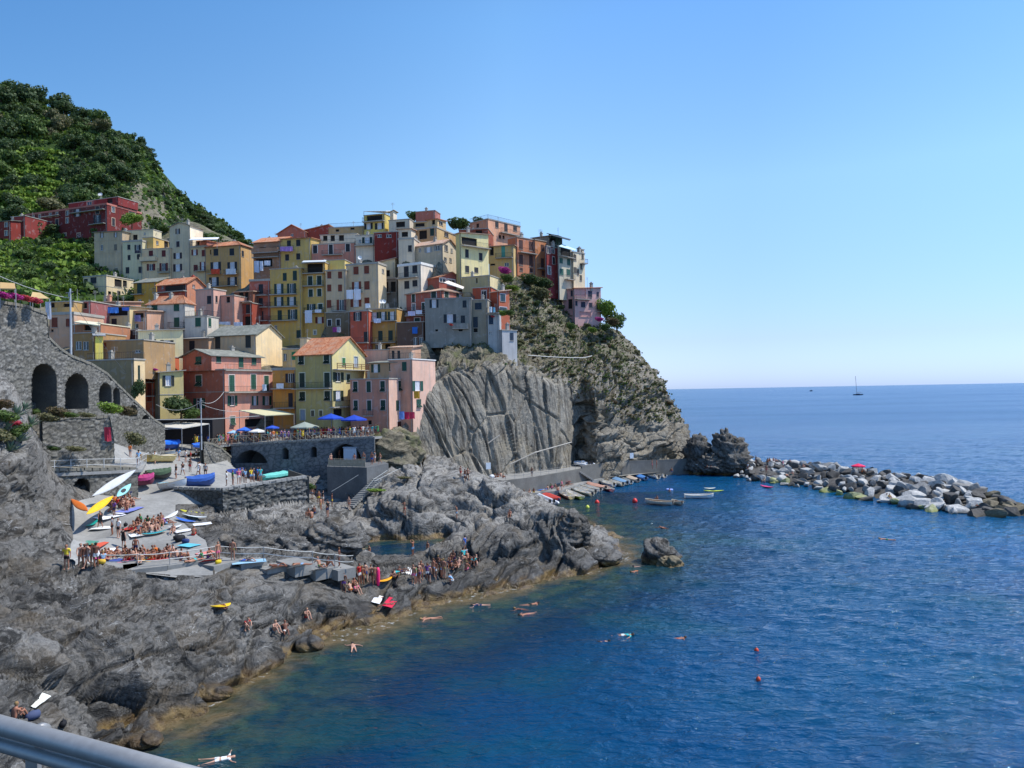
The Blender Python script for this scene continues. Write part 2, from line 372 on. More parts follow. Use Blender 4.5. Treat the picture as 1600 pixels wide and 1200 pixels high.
POOL = [W(a, b, z=0) for a, b in [(560, 864), (585, 853), (625, 849), (665, 847), (694, 853), (690, 862), (668, 873), (640, 884), (605, 884), (572, 882)]]
# flattened zone: the concrete ramp and terrace (plan polygon), and a pool
def inpoly(x, y, poly):
 c = np.zeros(len(x), bool); n = len(poly); j = n - 1
 for i in range(n):
  xi, yi = poly[i]; xj, yj = poly[j]
  if yi != yj: c ^= ((yi > y) != (yj > y)) & (x < (xj - xi) * (y - yi) / (yj - yi) + xi)
  j = i
 return c
RAMP = [W(*a) for a in [(104, 884, 56.5), (232, 889, 56.8), (330, 885, 57.2), (318, 842, 65), (268, 806, 71.5), (272, 775, 80), (345, 768, 82.5), (478, 748, 88), (430, 725, 104), (345, 700, 112), (352, 690, 118), (200, 690, 118), (150, 760, 76), (115, 800, 72.5), (120, 850, 62.5)]]
rp_xy = [(p.x, p.y) for p in RAMP]
cx_, cy_ = sum(p[0] for p in rp_xy) / len(rp_xy), sum(p[1] for p in rp_xy) / len(rp_xy)
inr = inpoly(Pf[:, 0], Pf[:, 1], rp_xy)
keep_r = np.ones(len(Pf))
# distance to the ramp outline -> fade the relief
dmin = np.full(len(Pf), 1e9)
for i in range(len(rp_xy)):
 a = np.array(rp_xy[i]); b = np.array(rp_xy[(i + 1) % len(rp_xy)]); ab = b - a
 t = np.clip(((Pf[:, :2] - a) @ ab) / (ab @ ab), 0, 1); dmin = np.minimum(dmin, np.linalg.norm(Pf[:, :2] - (a + t[:, None] * ab), axis=1))
keep_r = np.where(inr, 0.0, sstep(0.0, 2.0, dmin)); sdist = dmin * np.where(inr, -1, 1)
LEDGE = [W(a, b, z=z) for a, b, z in [(100, 890, 4.9), (192, 892, 4.9), (262, 885, 4.9), (336, 876, 4.8), (377, 880, 4.5), (418, 886, 4.3), (461, 886, 4.1), (493, 887, 3.9), (529, 889, 3.7), (556, 889, 3.6)]]
dl = np.full(len(Pf), 1e9)
for a_, b_ in zip(LEDGE[:-1], LEDGE[1:]):
 a = np.array((a_.x, a_.y)); ab = np.array((b_.x, b_.y)) - a; t = np.clip(((Pf[:, :2] - a) @ ab) / (ab @ ab), 0, 1); dl = np.minimum(dl, np.linalg.norm(Pf[:, :2] - (a + t[:, None] * ab), axis=1))
keep_r = keep_r * (0.2 + 0.8 * sstep(0.6, 3.6, dl))
_a = np.array(W(62, 760, 70.5))[:2]; _b = np.array(W(190, 760, 76))[:2]; _ab = _b - _a; t = np.clip(((Pf[:, :2] - _a) @ _ab) / (_ab @ _ab), 0, 1); keep_r = keep_r * (.08 + .92 * sstep(1.5, 5.5, np.linalg.norm(Pf[:, :2] - (_a + t[:, None] * _ab), axis=1)))
px_y = [(p.x, p.y) for p in POOL]; inp = inpoly(Pf[:, 0], Pf[:, 1], px_y); dp = np.full(len(Pf), 1e9)
for i in range(len(px_y)):
 a = np.array(px_y[i]); ab = np.array(px_y[(i + 1) % len(px_y)]) - a; t = np.clip(((Pf[:, :2] - a) @ ab) / (ab @ ab), 0, 1); dp = np.minimum(dp, np.linalg.norm(Pf[:, :2] - (a + t[:, None] * ab), axis=1))
pool_sd = dp * np.where(inp, -1, 1); front = Pf[:, 1] < 80; keep_r = keep_r * (0.12 + 0.88 * sstep(0.2, 4.5, pool_sd))
above = sstep(-3.5, 0.4, Pf[:, 2])
farw = sstep(78, 88, Pf[:, 1] + 0.25 * Pf[:, 0])
disp = strata_disp(Pf, 1.0, 0) * (1 - farw) + farw * strata_disp(Pf * 0.62, 1.0, 300, dip=(0.2, -0.3, 0.93), strike=(1, 0.3, -0.1), stretch=1.5, blocky=1.3, fine=False) * 1.0
disp = disp - 0.45
Pd = Pf + Nrm.reshape(-1, 3) * (disp * keep_r * (0.25 + 0.75 * above))[:, None]
Pd[:, 2] = np.where(pool_sd < 1.6, Pd[:, 2] * sstep(-.3, 1.6, pool_sd) - 1.3 * (1 - sstep(-.8, .5, pool_sd)), Pd[:, 2]); Pd[:, 2] -= 0.6 * (1 - sstep(-0.45, 0.35, sdist)); Pd[:, 2] -= 0.4 * (1 - sstep(1.2, 3.2, dl)) * (sdist > 0.3)
terr = Pd.reshape(NR, NPX, 3)
mask = (terr[..., 2] > -2.6); mask &= ~((GY > 109.5) & (GX > -44.5) & (GX < -14))
Fq = grid_faces(NR, NPX, mask); V, Fq, used = compact(terr.reshape(-1, 3), Fq)
shore_me = mesh_np('shore_rocks', V, Fq, smooth=False)
# pale rock in the middle distance, dark rock elsewhere: two materials by place
fc = V[Fq].mean(1); pale = (((fc[:, 2] > 13.4) & (fc[:, 1] < 72)) | ((fc[:, 1] > 77 + 3 * vnoise(fc * .3, 4)) & (fc[:, 0] > -30))).astype(np.int32)
shore_me.materials.append(M_ROCK); shore_me.materials.append(M_ROCKP); shore_me.polygons.foreach_set('material_index', pale)
shore = link('shore_rocks', shore_me); tag(shore, kind='structure')
add_ground(V, Fq)
SEABED = (pxs, ds, z0)
# ================================================================ generic relief sheet through rows of control points
def catmull(A, n):
 """A (k, ...) -> n samples along axis 0, Catmull-Rom"""
 k = A.shape[0]; t = np.linspace(0, k - 1 - 1e-9, n); i = np.floor(t).astype(int); f = (t - i).reshape(-1, *([1] * (A.ndim - 1)))
 g = lambda j: A[np.clip(j, 0, k - 1)]
 p0, p1, p2, p3 = g(i - 1), g(i), g(i + 1), g(i + 2)
 return 0.5 * ((2 * p1) + (-p0 + p2) * f + (2 * p0 - 5 * p1 + 4 * p2 - p3) * f ** 2 + (-p0 + 3 * p1 - 3 * p2 + p3) * f ** 3)
def sheet(rows, nu, nv):
 A = np.array([[tuple(W(*q)) for q in r] for r in rows])            # rows, cols, 3
 B = catmull(A, nv); B = np.swapaxes(catmull(np.swapaxes(B, 0, 1), nu), 0, 1); return B
def zipr(px, py, d): return list(zip(px, py, d))
R_ = [zipr([590, 650, 700, 760, 820, 880, 907, 932, 980, 1030, 1072, 1112], [790, 790, 790, 790, 785, 780, 778, 775, 768, 760, 756, 752], [111, 118, 123, 127.5, 133.5, 140.5, 146, 142.5, 147.5, 153.5, 160, 167]),
      zipr([598, 650, 700, 760, 820, 880, 907, 932, 980, 1030, 1070, 1104], [722, 728, 730, 738, 740, 735, 733, 730, 726, 723, 720, 718], [113, 119, 124, 128.5, 134.5, 141.5, 150, 144, 149, 155, 161, 167]),
      zipr([612, 652, 700, 760, 820, 880, 909, 932, 980, 1028, 1064, 1082], [690, 690, 690, 690, 690, 688, 690, 690, 688, 686, 684, 692], [117, 120, 125, 129.5, 135.5, 142.5, 151.5, 145, 150, 156, 162, 170]),
      zipr([640, 662, 704, 760, 820, 880, 908, 932, 978, 1020, 1048, 1066], [652, 644, 636, 630, 630, 630, 632, 632, 630, 628, 632, 650], [121, 122, 126, 130.5, 136.5, 143.5, 151, 147, 152, 158, 165, 173]),
      zipr([662, 680, 712, 762, 820, 880, 905, 930, 965, 1000, 1022, 1040], [606, 592, 580, 574, 580, 592, 602, 592, 585, 585, 592, 612], [124.5, 126, 129, 132, 138, 145, 150, 151, 156, 161, 168, 176]),
      zipr([682, 700, 730, 770, 820, 870, 900, 925, 950, 975, 995, 1010], [568, 560, 555, 548, 550, 545, 548, 545, 545, 545, 552, 568], [131, 133, 135, 137, 144, 150, 154, 157, 160, 165, 171, 180]),
      zipr([700, 720, 740, 775, 820, 860, 890, 915, 938, 958, 975, 992], [520, 518, 515, 510, 510, 508, 512, 512, 514, 517, 524, 545], [145, 145, 145, 145, 150, 156, 160, 163, 165, 168, 174, 184]),
      zipr([720, 740, 755, 780, 815, 845, 870, 890, 905, 925, 948, 972], [470, 468, 466, 462, 458, 460, 470, 490, 503, 508, 515, 535], [156, 156, 155, 154, 154, 161, 166, 169, 172, 176, 182, 190]),
      zipr([720, 740, 760, 785, 810, 835, 855, 870, 885, 915, 940, 965], [432, 432, 432, 430, 427, 430, 442, 455, 470, 500, 515, 538], [169, 169, 168, 166, 165, 169, 174, 180, 184, 188, 194, 200]),
      zipr([700, 740, 760, 785, 810, 835, 850, 865, 880, 910, 935, 965], [440, 440, 440, 440, 440, 445, 455, 470, 490, 515, 530, 560], [215, 215, 215, 215, 215, 215, 215, 215, 215, 215, 215, 215])]
NU, NV = 560, 520
C = sheet(R_, NU, NV); Nc = -grid_normals(C)
ref = np.array([0.2, -1, 0.3]); Nc[(Nc @ ref) < 0] *= -1
Pc = C.reshape(-1, 3)
vrow = np.repeat(np.linspace(0, 9, NV)[:, None], NU, 1).ravel(); ucol = np.repeat(np.linspace(0, 11, NU)[None], NV, 0).ravel()
# lower left part: nearly vertical planed slabs with long cracks; right part and top: rougher
slab = (1 - sstep(5.3, 6.2, ucol)) * (1 - sstep(3.6, 4.3, vrow))
along = Pc[:, 0] * 0.83 + Pc[:, 1] * 0.56
tt = along + 0.12 * (Pc[:, 2] - 10) * (1 - sstep(2, 5, ucol)) * 4 + fbm(Pc * np.array([.25, .25, .06]), 3, 70) * 0.5
kk = tt / 3.1; kf = np.floor(kk); ff = kk - kf; rr = _h(kf.astype(np.int64), kf.astype(np.int64) * 0, kf.astype(np.int64) * 0, 71)
plates = (rr - 0.5) * 0.85 - 0.95 * np.exp(-((ff - 0.02) / 0.035) ** 2) * (rr > .3)
kk2 = tt / 0.9 + 3; kf2 = np.floor(kk2); f2_ = kk2 - kf2; r2_ = _h(kf2.astype(np.int64), kf2.astype(np.int64) * 0, kf2.astype(np.int64) * 0, 72)
plates = plates + (r2_ - 0.5) * 0.12 - 0.3 * r2_ * np.exp(-((f2_ - 0.03) / 0.08) ** 2) * (fbm(Pc * .3, 2, 73) > 0.02)
P2 = Pc * np.array([1, 1, 0.75])
dr = strata_disp(P2 * 0.5, 1.7, 90, dip=(-0.55, -0.25, 0.8))
ds_ = plates + fbm(Pc * .8, 4, 92) * 0.15 + fbm(Pc * 0.2, 2, 93) * 0.35 - 0.5 * (1 - sstep(0.0, 0.06, (lambda w: w[1] - w[0])(worley(Pc * np.array([.16, .16, .1]), 95))))
dd_ = ds_ * slab + (dr - 0.9 - 1.6 * (1 - sstep(0.6, 2.2, vrow))) * (1 - slab)
dd_ *= 1 - 0.62 * sstep(3.9, 5.6, vrow) - .2 * sstep(6, 8.5, vrow)
Cd = (Pc + Nc.reshape(-1, 3) * dd_[:, None])
Cf = grid_faces(NV, NU)
cliff_me = mesh_np('cliff', Cd, Cf)
M_SOIL = rock_material('weedy_scree', (0.065, 0.058, 0.038), (0.18, 0.155, 0.105), (0.27, 0.24, 0.175), vein=0, tide=False, warmth=0.92, warm=(0.10, 0.11, 0.04))
cliff_me.materials.append(M_CLIFF); cliff_me.materials.append(M_SOIL)
vv = vrow.reshape(NV, NU)[:-1, :-1].ravel(); uu = ucol.reshape(NV, NU)[:-1, :-1].ravel()
jag = vnoise(Pc.reshape(NV, NU, 3)[:-1, :-1].reshape(-1, 3) * 0.25, 5) * 0.6 + vnoise(Pc.reshape(NV, NU, 3)[:-1, :-1].reshape(-1, 3) * 1.0, 6) * 0.35
cliff_me.polygons.foreach_set('material_index', (vv + jag + 0.0 * uu > 4.35).astype(np.int32))
cliff = link('cliff', cliff_me); tag(cliff, kind='structure')
CLIFF_BVH = BVHTree.FromPolygons([tuple(v) for v in Cd], [tuple(int(k) for k in f) for f in Cf])
# ================================================================ sea
def sea():
 npx, nr = 520, 700
 px = np.linspace(-500, 2100, npx); d = np.concatenate([np.exp(np.linspace(math.log(14), math.log(420), nr - 60)), np.exp(np.linspace(math.log(425), math.log(80000), 60))])
 X = np.outer(d, (px - 800) / F); Y = np.repeat(d[:, None], npx, 1)
 P = np.stack([X.ravel(), Y.ravel(), np.zeros(X.size)], -1)
 def aniso(P, ang, lx, ly):
  c, s = math.cos(ang), math.sin(ang); return np.stack([(P[:, 0] * c + P[:, 1] * s) / lx, (-P[:, 0] * s + P[:, 1] * c) / ly, P[:, 2]], -1)
 amp = 1 - sstep(120, 420, P[:, 1])
 calm = 0.35 + 0.65 * sstep(-8, 14, P[:, 0] - 0.1 * (P[:, 1] - 60))
 h = (1 - np.abs(vnoise(aniso(P, -0.35, 2.6, 0.95), 201))) ** 2 * 0.11 + vnoise(aniso(P, -0.15, 1.4, 0.6), 202) * 0.06 + vnoise(aniso(P, -0.6, 11, 3.6), 203) * 0.10
 Pz = P.copy(); Pz[:, 2] = (h - 0.05) * amp * calm
 Fq = grid_faces(nr, npx); me = mesh_np('sea', Pz, Fq, smooth=True)
 # depth of the bed below each point -> shallow water shows it
 sel = (Y.ravel() < 130) & (X.ravel() < 60)
 dep = np.full(len(P), 12.0); q = P[sel][:, :2]; dep[sel] = -rbf(ctl, q, c=1.2)
 dep[(inpoly(P[:, 0], P[:, 1], px_y))] = 5.0; dep = np.clip(dep, 0, 12)
 att = me.attributes.new('bed_depth', 'FLOAT', 'POINT'); att.data.foreach_set('value', dep.astype(np.float32))
 n = NT('sea_water'); v = n.coord('World')
 a = n.node('ShaderNodeAttribute', attribute_name='bed_depth').outputs['Fac']
 dn = n.math('ADD', a, n.math('MULTIPLY', n.math('SUBTRACT', n.noise(v, 0.22, 4, 0.6), 0.5), 4.0))
 deepc = n.mix(n.ramp(n.noise(v, 0.05, 3, 0.55), [(0.35, 0), (0.62, 1)]), (0.001, 0.056, 0.165), (0.001, 0.075, 0.175))
 green = n.ramp(n.noise(n.coord('World', (0.8, 1.2, 1)), 0.085, 3, 0.5, 0.4), [(0.5, 0), (0.68, 0.75)])
 near = n.ramp(n.math('MULTIPLY', a, 1 / 12.0), [(0.5, 1), (1.0, 0.12)])
 col = n.mix(n.math('MULTIPLY', green, near), n.mix(near, deepc, (0.002, 0.024, 0.06)), (0.003, 0.06, 0.062))
 mid = n.ramp(n.math('MULTIPLY', dn, 0.1), [(0.2, 1), (0.62, 0)])
 col = n.mix(mid, col, n.mix(n.ramp(n.noise(v, 0.5, 4, 0.6), [(0.42, 0), (0.6, 1)]), (0.006, 0.032, 0.045), (0.03, 0.06, 0.045)))
 shal = n.ramp(n.math('MULTIPLY', dn, 0.2), [(0.02, 1), (0.28, 0)])
 col = n.mix(shal, col, n.mix(n.ramp(n.noise(v, 0.9, 4, 0.6), [(0.4, 0), (0.6, 1)]), (0.075, 0.062, 0.03), (0.15, 0.11, 0.055)))
 foam = n.math('MULTIPLY', n.ramp(dn, [(0.0, 1), (0.10, 0)]), n.ramp(n.noise(v, 1.8, 5, 0.7, 0.8), [(0.56, 0), (0.66, 1)])); col = n.mix(n.math('MULTIPLY', foam, 0.75), col, (0.6, 0.63, 0.63))
 m1 = n.coord('World', (0.7, 1.5, 1), (0, 0, 0.3)); m2 = n.coord('World', (1.0, 1.9, 1), (0, 0, 0.1))
 m0 = n.coord('World', (0.3, 0.8, 1), (0, 0, 0.25)); b = n.bump(n.noise(m0, .6, 3, 0.55, 0.3), 1.0, 0.26); b = n.bump(n.noise(m1, 1.1, 3, 0.55, 0.5), 1.0, 0.3, b); b = n.bump(n.noise(m2, 2.8, 3, 0.6, 0.2), 0.7, 0.10, b)
 wind = n.noise(n.coord('World', (0.25, 1.0, 1)), 0.012, 3, 0.5)
 rough = n.ramp(wind, [(0.35, 0.03), (0.65, 0.07)])
 yy = n.node('ShaderNodeSeparateXYZ', {'Vector': n.node('ShaderNodeNewGeometry').outputs['Position']}).outputs[1]; rough = n.math('ADD', rough, n.ramp(n.math('MULTIPLY', yy, 1 / 600), [(0.12, 0.0), (0.6, 0.19)]))
 n.out(col, rough, b, spec=0.36); n.b.inputs['IOR'].default_value = 1.333
 me.materials.append(n.m); o = link('sea', me); tag(o, kind='structure')
sea()
# ================================================================ hills behind the town
HCT = []
def hc(px, py, d): w = W(px, py, d=d); HCT.append((w.x, w.y, w.z))
# near spur with the vineyards: ridge line (its silhouette) then the falling far side
RIDGE = [(-320, -120, 330), (-150, 10, 340), (0, 122, 345), (12, 140, 343), (32, 152, 340), (85, 160, 335), (102, 180, 330), (135, 190, 328), (165, 190, 325), (202, 214, 318), (230, 226, 312), (238, 246, 306), (252, 266, 300), (267, 290, 292), (273, 310, 285), (285, 342, 275), (300, 372, 266), (322, 408, 258), (350, 450, 250)]
for px, py, d in RIDGE:
 py += 9; hc(px, py, d); w = W(px, py, d=d)
 HCT.append((w.x + 5, w.y + 22, w.z - 22)); HCT.append((w.x + 25, w.y + 75, w.z - 75)); HCT.append((w.x + 50, w.y + 130, w.z - 120))
for a in [(-300, 200, 262), (-150, 200, 268), (0, 200, 290), (100, 230, 290), (180, 250, 285), (220, 280, 278), (-300, 300, 225), (0, 260, 262), (100, 280, 258), (180, 310, 246), (230, 330, 243), (250, 370, 235), (0, 320, 232), (120, 320, 236),
          (0, 345, 214), (60, 345, 214), (-100, 345, 205), (215, 350, 224), (230, 380, 215), (150, 360, 212), (0, 372, 200), (80, 385, 196), (20, 392, 192), (100, 405, 188), (0, 430, 176), (60, 420, 180), (130, 440, 172), (0, 460, 160), (100, 470, 158), (140, 455, 168), (-150, 420, 170), (-300, 420, 165), (280, 400, 225), (320, 440, 215), (260, 440, 195)]: hc(*a)
npx, nr = 330, 330
hpx = np.linspace(-330, 430, npx); hd = np.linspace(154, 470, nr)
HX = np.outer(hd, (hpx - 800) / F); HY = np.repeat(hd[:, None], npx, 1)
hz = rbf(HCT, np.stack([HX.ravel(), HY.ravel()], -1), c=3.0)
HP = np.stack([HX.ravel(), HY.ravel(), hz], -1)
def terraces(z, step): k = np.floor(z / step); f = z / step - k; return (k + sstep(0.55, 0.95, f)) * step
hpxf = np.tile(hpx, nr)
tz = (1 - sstep(95, 215, hpxf + 25 * vnoise(HP * 0.03, 3)))
HP[:, 2] = HP[:, 2] * (1 - tz) + tz * terraces(HP[:, 2] + 2 * vnoise(HP * np.array([.02, .02, 0]), 9), 3.4)
HP[:, 2] += fbm(HP * 0.05, 4, 401) * 2.2 * (1 - tz * 0.8) + (sstep(190, 250, hpxf)) * (fbm(HP * 0.09, 4, 402) * 4.0)
Fh = grid_faces(nr, npx)
hill_me = mesh_np('hillside', HP, Fh)
nm = NT('hill_ground'); v = nm.coord('World'); sep = nm.node('ShaderNodeSeparateXYZ', {'Vector': nm.node('ShaderNodeNewGeometry').outputs['Normal']}).outputs[2]
gr = nm.mix(nm.ramp(nm.noise(v, 0.25, 6, 0.65), [(0.35, 0), (0.62, 1)]), (0.022, 0.045, 0.014), (0.06, 0.10, 0.025))
rk = nm.mix(nm.ramp(nm.noise(v, 0.7, 6, 0.7), [(0.35, 0), (0.62, 1)]), (0.10, 0.085, 0.065), (0.24, 0.215, 0.18))
nm.out(nm.mix(nm.ramp(nm.math('ADD', sep, nm.math('MULTIPLY', nm.math('SUBTRACT', nm.noise(v, 0.12, 4), 0.5), 0.7)), [(0.42, 1), (0.56, 0)]), gr, rk), 0.95, nm.bump(nm.noise(v, 1.5, 6, 0.7), 0.8, 0.5), spec=0.1)
M_HILL = nm.m; hill_me.materials.append(M_HILL); hill_me.materials.append(M_SOIL)
fcx = (F * HP[Fh[:, 0], 0] / HP[Fh[:, 0], 1] + 800); fcy = 612 - F * (HP[Fh[:, 0], 2] - 18) / HP[Fh[:, 0], 1]; rk_ = (fcx > 198 + 10 * vnoise(HP[Fh[:, 0]] * .12, 8)) & (fcx < 268) & (fcy > 262 + (fcx - 200) * .5) & (fcy < 385) & (vnoise(HP[Fh[:, 0]] * .09, 12) > -.35); hill_me.polygons.foreach_set('material_index', rk_.astype(np.int32))
hill = link('hillside', hill_me); tag(hill, kind='structure')
HILL_BVH = BVHTree.FromPolygons([tuple(p) for p in HP], [tuple(int(k) for k in f) for f in Fh])
# far spur
FCT = []
def fc_(px, py, d): w = W(px, py, d=d); FCT.append((w.x, w.y, w.z))
for px, py, d in [(150, 180, 560), (220, 250, 560), (275, 305, 560), (305, 322, 555), (320, 335, 550), (332, 347, 545), (350, 358, 540), (372, 378, 530), (390, 392, 520), (405, 402, 515), (430, 425, 505), (470, 480, 490)]:
 fc_(px, py, d); w = W(px, py, d=d); FCT.append((w.x, w.y - 60, w.z - 60)); FCT.append((w.x, w.y - 140, w.z - 125)); FCT.append((w.x + 30, w.y + 80, w.z - 60)); FCT.append((w.x + 60, w.y + 160, w.z - 150))
g1 = np.linspace(180, 480, 150); g2 = np.linspace(370, 680, 130)
X2 = np.outer(g2, (g1 - 800) / F); Y2 = np.repeat(g2[:, None], 150, 1); z2 = rbf(FCT, np.stack([X2.ravel(), Y2.ravel()], -1), c=5)
P2_ = np.stack([X2.ravel(), Y2.ravel(), z2], -1); P2_[:, 2] += fbm(P2_ * 0.04, 5, 405) * 7
F2_ = grid_faces(130, 150); far = link('far_hillside', mesh_np('far_hillside', P2_, F2_), M_HILL); tag(far, kind='structure')
FAR_BVH = BVHTree.FromPolygons([tuple(p) for p in P2_], [tuple(int(k) for k in f) for f in F2_])
# ---------------------------------------------------------------- foliage
def leaf_mat(name, a, b, c):
 n = NT(name); oi = n.node('ShaderNodeObjectInfo').outputs['Random']
 g = n.node('ShaderNodeNewGeometry').outputs['Random Per Island']
 col = n.mix(g, a, b); col = n.mix(n.ramp(oi, [(0.0, 0.0), (1.0, 0.7)]), col, c)
 n.out(col, 0.6, spec=0.25); n.set(n.b, 'Subsurface Weight', 0.0)
 tr = n.node('ShaderNodeBsdfTranslucent', {'Color': n.mix(0.5, col, (0.1, 0.16, 0.02))}); ms = n.node('ShaderNodeMixShader', {0: 0.25, 1: n.b.outputs[0], 2: tr.outputs[0]})
 n.t.links.new(ms.outputs[0], n.n['Material Output'].inputs['Surface']); return n.m
L_DARK = leaf_mat('dark_leaves', (0.032, 0.058, 0.02), (0.095, 0.135, 0.048), (0.058, 0.10, 0.04))
L_MID = leaf_mat('green_leaves', (0.05, 0.095, 0.02), (0.14, 0.20, 0.05), (0.085, 0.14, 0.04))
L_VINE = leaf_mat('vine_leaves', (0.12, 0.21, 0.025), (0.25, 0.36, 0.06), (0.19, 0.28, 0.04))
L_DRY = leaf_mat('dry_scrub', (0.11, 0.115, 0.05), (0.23, 0.215, 0.11), (0.16, 0.145, 0.07))
L_BROWN = leaf_mat('rusty_scrub', (0.10, 0.06, 0.035), (0.17, 0.11, 0.06), (0.12, 0.10, 0.05))
L_PINK = leaf_mat('pink_petals', (0.45, 0.02, 0.22), (0.60, 0.05, 0.38), (0.5, 0.04, 0.25))
L_RED = leaf_mat('red_petals', (0.55, 0.03, 0.03), (0.65, 0.12, 0.10), (0.60, 0.06, 0.15))
M_BARK = paint((92, 76, 60), 0.9, 'bark', 0.3)
def crown_mesh(seed, n=620, lobes=9, flat=0.8, leaf=0.085, name='crown'):
 """leaf clumps spread through overlapping lobes; unit radius"""
 rs = np.random.RandomState(seed); L = []
 for i in range(lobes):
  a = rs.rand() * 6.28; r = rs.rand() ** .6 * 0.62; L.append((r * math.cos(a), r * math.sin(a), (rs.rand() * 1.1 - 0.25) * flat, 0.28 + rs.rand() * 0.26))
 w = np.array([l[3] ** 2 for l in L]); w /= w.sum(); idx = rs.choice(lobes, n, p=w)
 c = np.array([L[i][:3] for i in idx]); rr = np.array([L[i][3] for i in idx])
 d = rs.randn(n, 3); d /= np.linalg.norm(d, axis=1, keepdims=True)
 p = c + d * (rr * (0.72 + 0.33 * rs.rand(n)))[:, None]; p[:, 2] = p[:, 2] * flat
 nn = d + rs.randn(n, 3) * 0.45; nn /= np.linalg.norm(nn, axis=1, keepdims=True)
 a = np.cross(nn, rs.randn(n, 3)); a /= np.linalg.norm(a, axis=1, keepdims=True); b = np.cross(nn, a)
 s = (leaf * (0.6 + 0.9 * rs.rand(n)))[:, None]
 q = np.stack([p - a * s - b * s * .7, p + a * s - b * s * .55 + nn * s * .25, p + a * s * .8 + b * s * .8, p - a * s * .7 + b * s * .9 - nn * s * .3], 1).reshape(-1, 3)
 return mesh_np(name, q, np.arange(4 * n).reshape(-1, 4))
CROWNS = [crown_mesh(i) for i in range(6)]
DENSE = [crown_mesh(20 + i, 1500, 14, 0.85, 0.06) for i in range(3)]
def trunk_mesh(seed):
 rs = random.Random(seed); m = MB()
 m.tube([(0, 0, -0.6), (0.03, 0, -0.2), (rs.uniform(-.06, .06), rs.uniform(-.06, .06), 0.35)], [0.075, 0.055, 0.03], 6)
 for k in range(4):
  a = rs.random() * 6.28; m.tube([(0, 0, -0.15 + .1 * k), (0.22 * math.cos(a), 0.22 * math.sin(a), 0.1 + .12 * k), (0.42 * math.cos(a), 0.42 * math.sin(a), 0.22 + .14 * k)], [0.035, 0.022, 0.01], 5)
 return m.mesh('trunk', M_BARK)
TRUNKS = [trunk_mesh(i) for i in range(3)]
def tree(name, loc, r, mat, label, group=None, hs=1.0, dense=False, trunk=True, cat='tree', seed=0):
 """r: crown radius; loc: where it stands"""
 zc = r * (0.75 if trunk else 0.25)
 root = empty(name, loc, seed * 1.7); tag(root, label, cat, group)
 me = (DENSE if dense else CROWNS)[seed % (3 if dense else 6)]
 o = bpy.data.objects.new('crown', me); COL.objects.link(o); o.parent = root; o.location = (0, 0, zc); o.scale = (r, r, r * hs)
 if len(me.materials) == 0: me.materials.append(L_DARK)
 o.material_slots[0].link = 'OBJECT'; o.material_slots[0].material = mat
 if trunk:
  t = bpy.data.objects.new('trunk', TRUNKS[seed % 3]); COL.objects.link(t); t.parent = root; t.location = (0, 0, zc); t.scale = (r, r, r * 1.25)
 return root
def bush(loc, r, mat, label, group=None, hs=0.8, dense=False, seed=0, name='bush'): return tree(name, loc, r, mat, label, group, hs, dense, False, 'bush', seed)
# ---------------------------------------------------------------- trees on the hill: one by one
rs = random.Random(11); spots = []; LABELS = []
def place_ok(p, r):
 return all((p.x - q.x) ** 2 + (p.y - q.y) ** 2 > (0.62 * (r + s)) ** 2 for q, s in spots)
def hlabel(kind, px, py, sz):
 hz_ = 'far left' if px < 60 else 'left' if px < 120 else 'middle' if px < 190 else 'right'
 if py < 240: w = 'near the hilltop, %s' % hz_
 elif py < 300: w = 'halfway up the hill, %s' % hz_
 elif py < 360: w = 'above the red building, %s' % hz_
 else: w = 'below the red building, %s' % hz_
 return '%s %s %s' % (sz, kind, w)
cnt = 0
for k in range(5200):
 if cnt >= 235: break
 px = rs.uniform(-12, 292); py = rs.uniform(108, 400)
 if k < 900:                                            # ridge first: an uneven skyline
  i = rs.randrange(2, 17); a, b = RIDGE[i], RIDGE[i + 1]; t = rs.random(); px = a[0] + (b[0] - a[0]) * t; py = a[1] + (b[1] - a[1]) * t + rs.uniform(2, 9)
  if px < -12 or px > 300: continue
 if px < 98 and 222 < py < 336 and rs.random() < 0.93: continue      # vineyard
 if px < 150 and 375 < py: continue
 if 200 < px < 262 and 275 < py < 372 and rs.random() < 0.9: continue    # bare rock
 p, n = hit(px, py, [HILL_BVH])
 if p is None or p.z < 20: continue
 r = rs.choice([rs.uniform(2.0, 3.6), rs.uniform(3.8, 7.0)]) * (p.y / 300) * (0.62 if px > 195 else 1) * (0.7 if k < 900 and px > 150 else 1)
 if not place_ok(p, r): continue
 spots.append((p, r)); cnt += 1
 m = rs.choice([L_DARK, L_DARK, L_DARK, L_MID, L_MID]) if rs.random() > .08 else L_DRY
 kind = {L_DARK: 'dark evergreen tree', L_MID: 'green leafy tree', L_DRY: 'greyish olive tree'}[m]
 LABELS.append((tree('hillside_tree', (p.x, p.y, p.z - r * .25), r, m, 'x', 'trees on the hill above the village', rs.uniform(.75, 1.15), r > 4, True, 'tree', rs.randrange(60)), hlabel(kind, px, py, 'large' if r > 4 else 'mid-sized' if r > 2.8 else 'small'), px))
fs = []
for k in range(1500):
 if len(fs) >= 55: break
 px = rs.uniform(268, 400); py = 302 + (px - 268) * 0.72 + rs.uniform(-2, 45)
 p, n = hit(px, py, [FAR_BVH])
 if p is None: continue
 r = rs.uniform(3, 6.5)
 if any((p - q).length < r * 1.3 for q in fs): continue
 fs.append(p); LABELS.append((tree('far_ridge_tree', (p.x, p.y, p.z - 1), r, rs.choice([L_DARK, L_DARK, L_MID]), 'x', 'trees on the far ridge', rs.uniform(.6, .9), False, True, 'tree', rs.randrange(60)), '%s wooded clump on the %s of the far ridge' % ('rounded' if r > 4.5 else 'small', 'upper part' if px < 310 else 'middle' if px < 350 else 'lower end'), px))
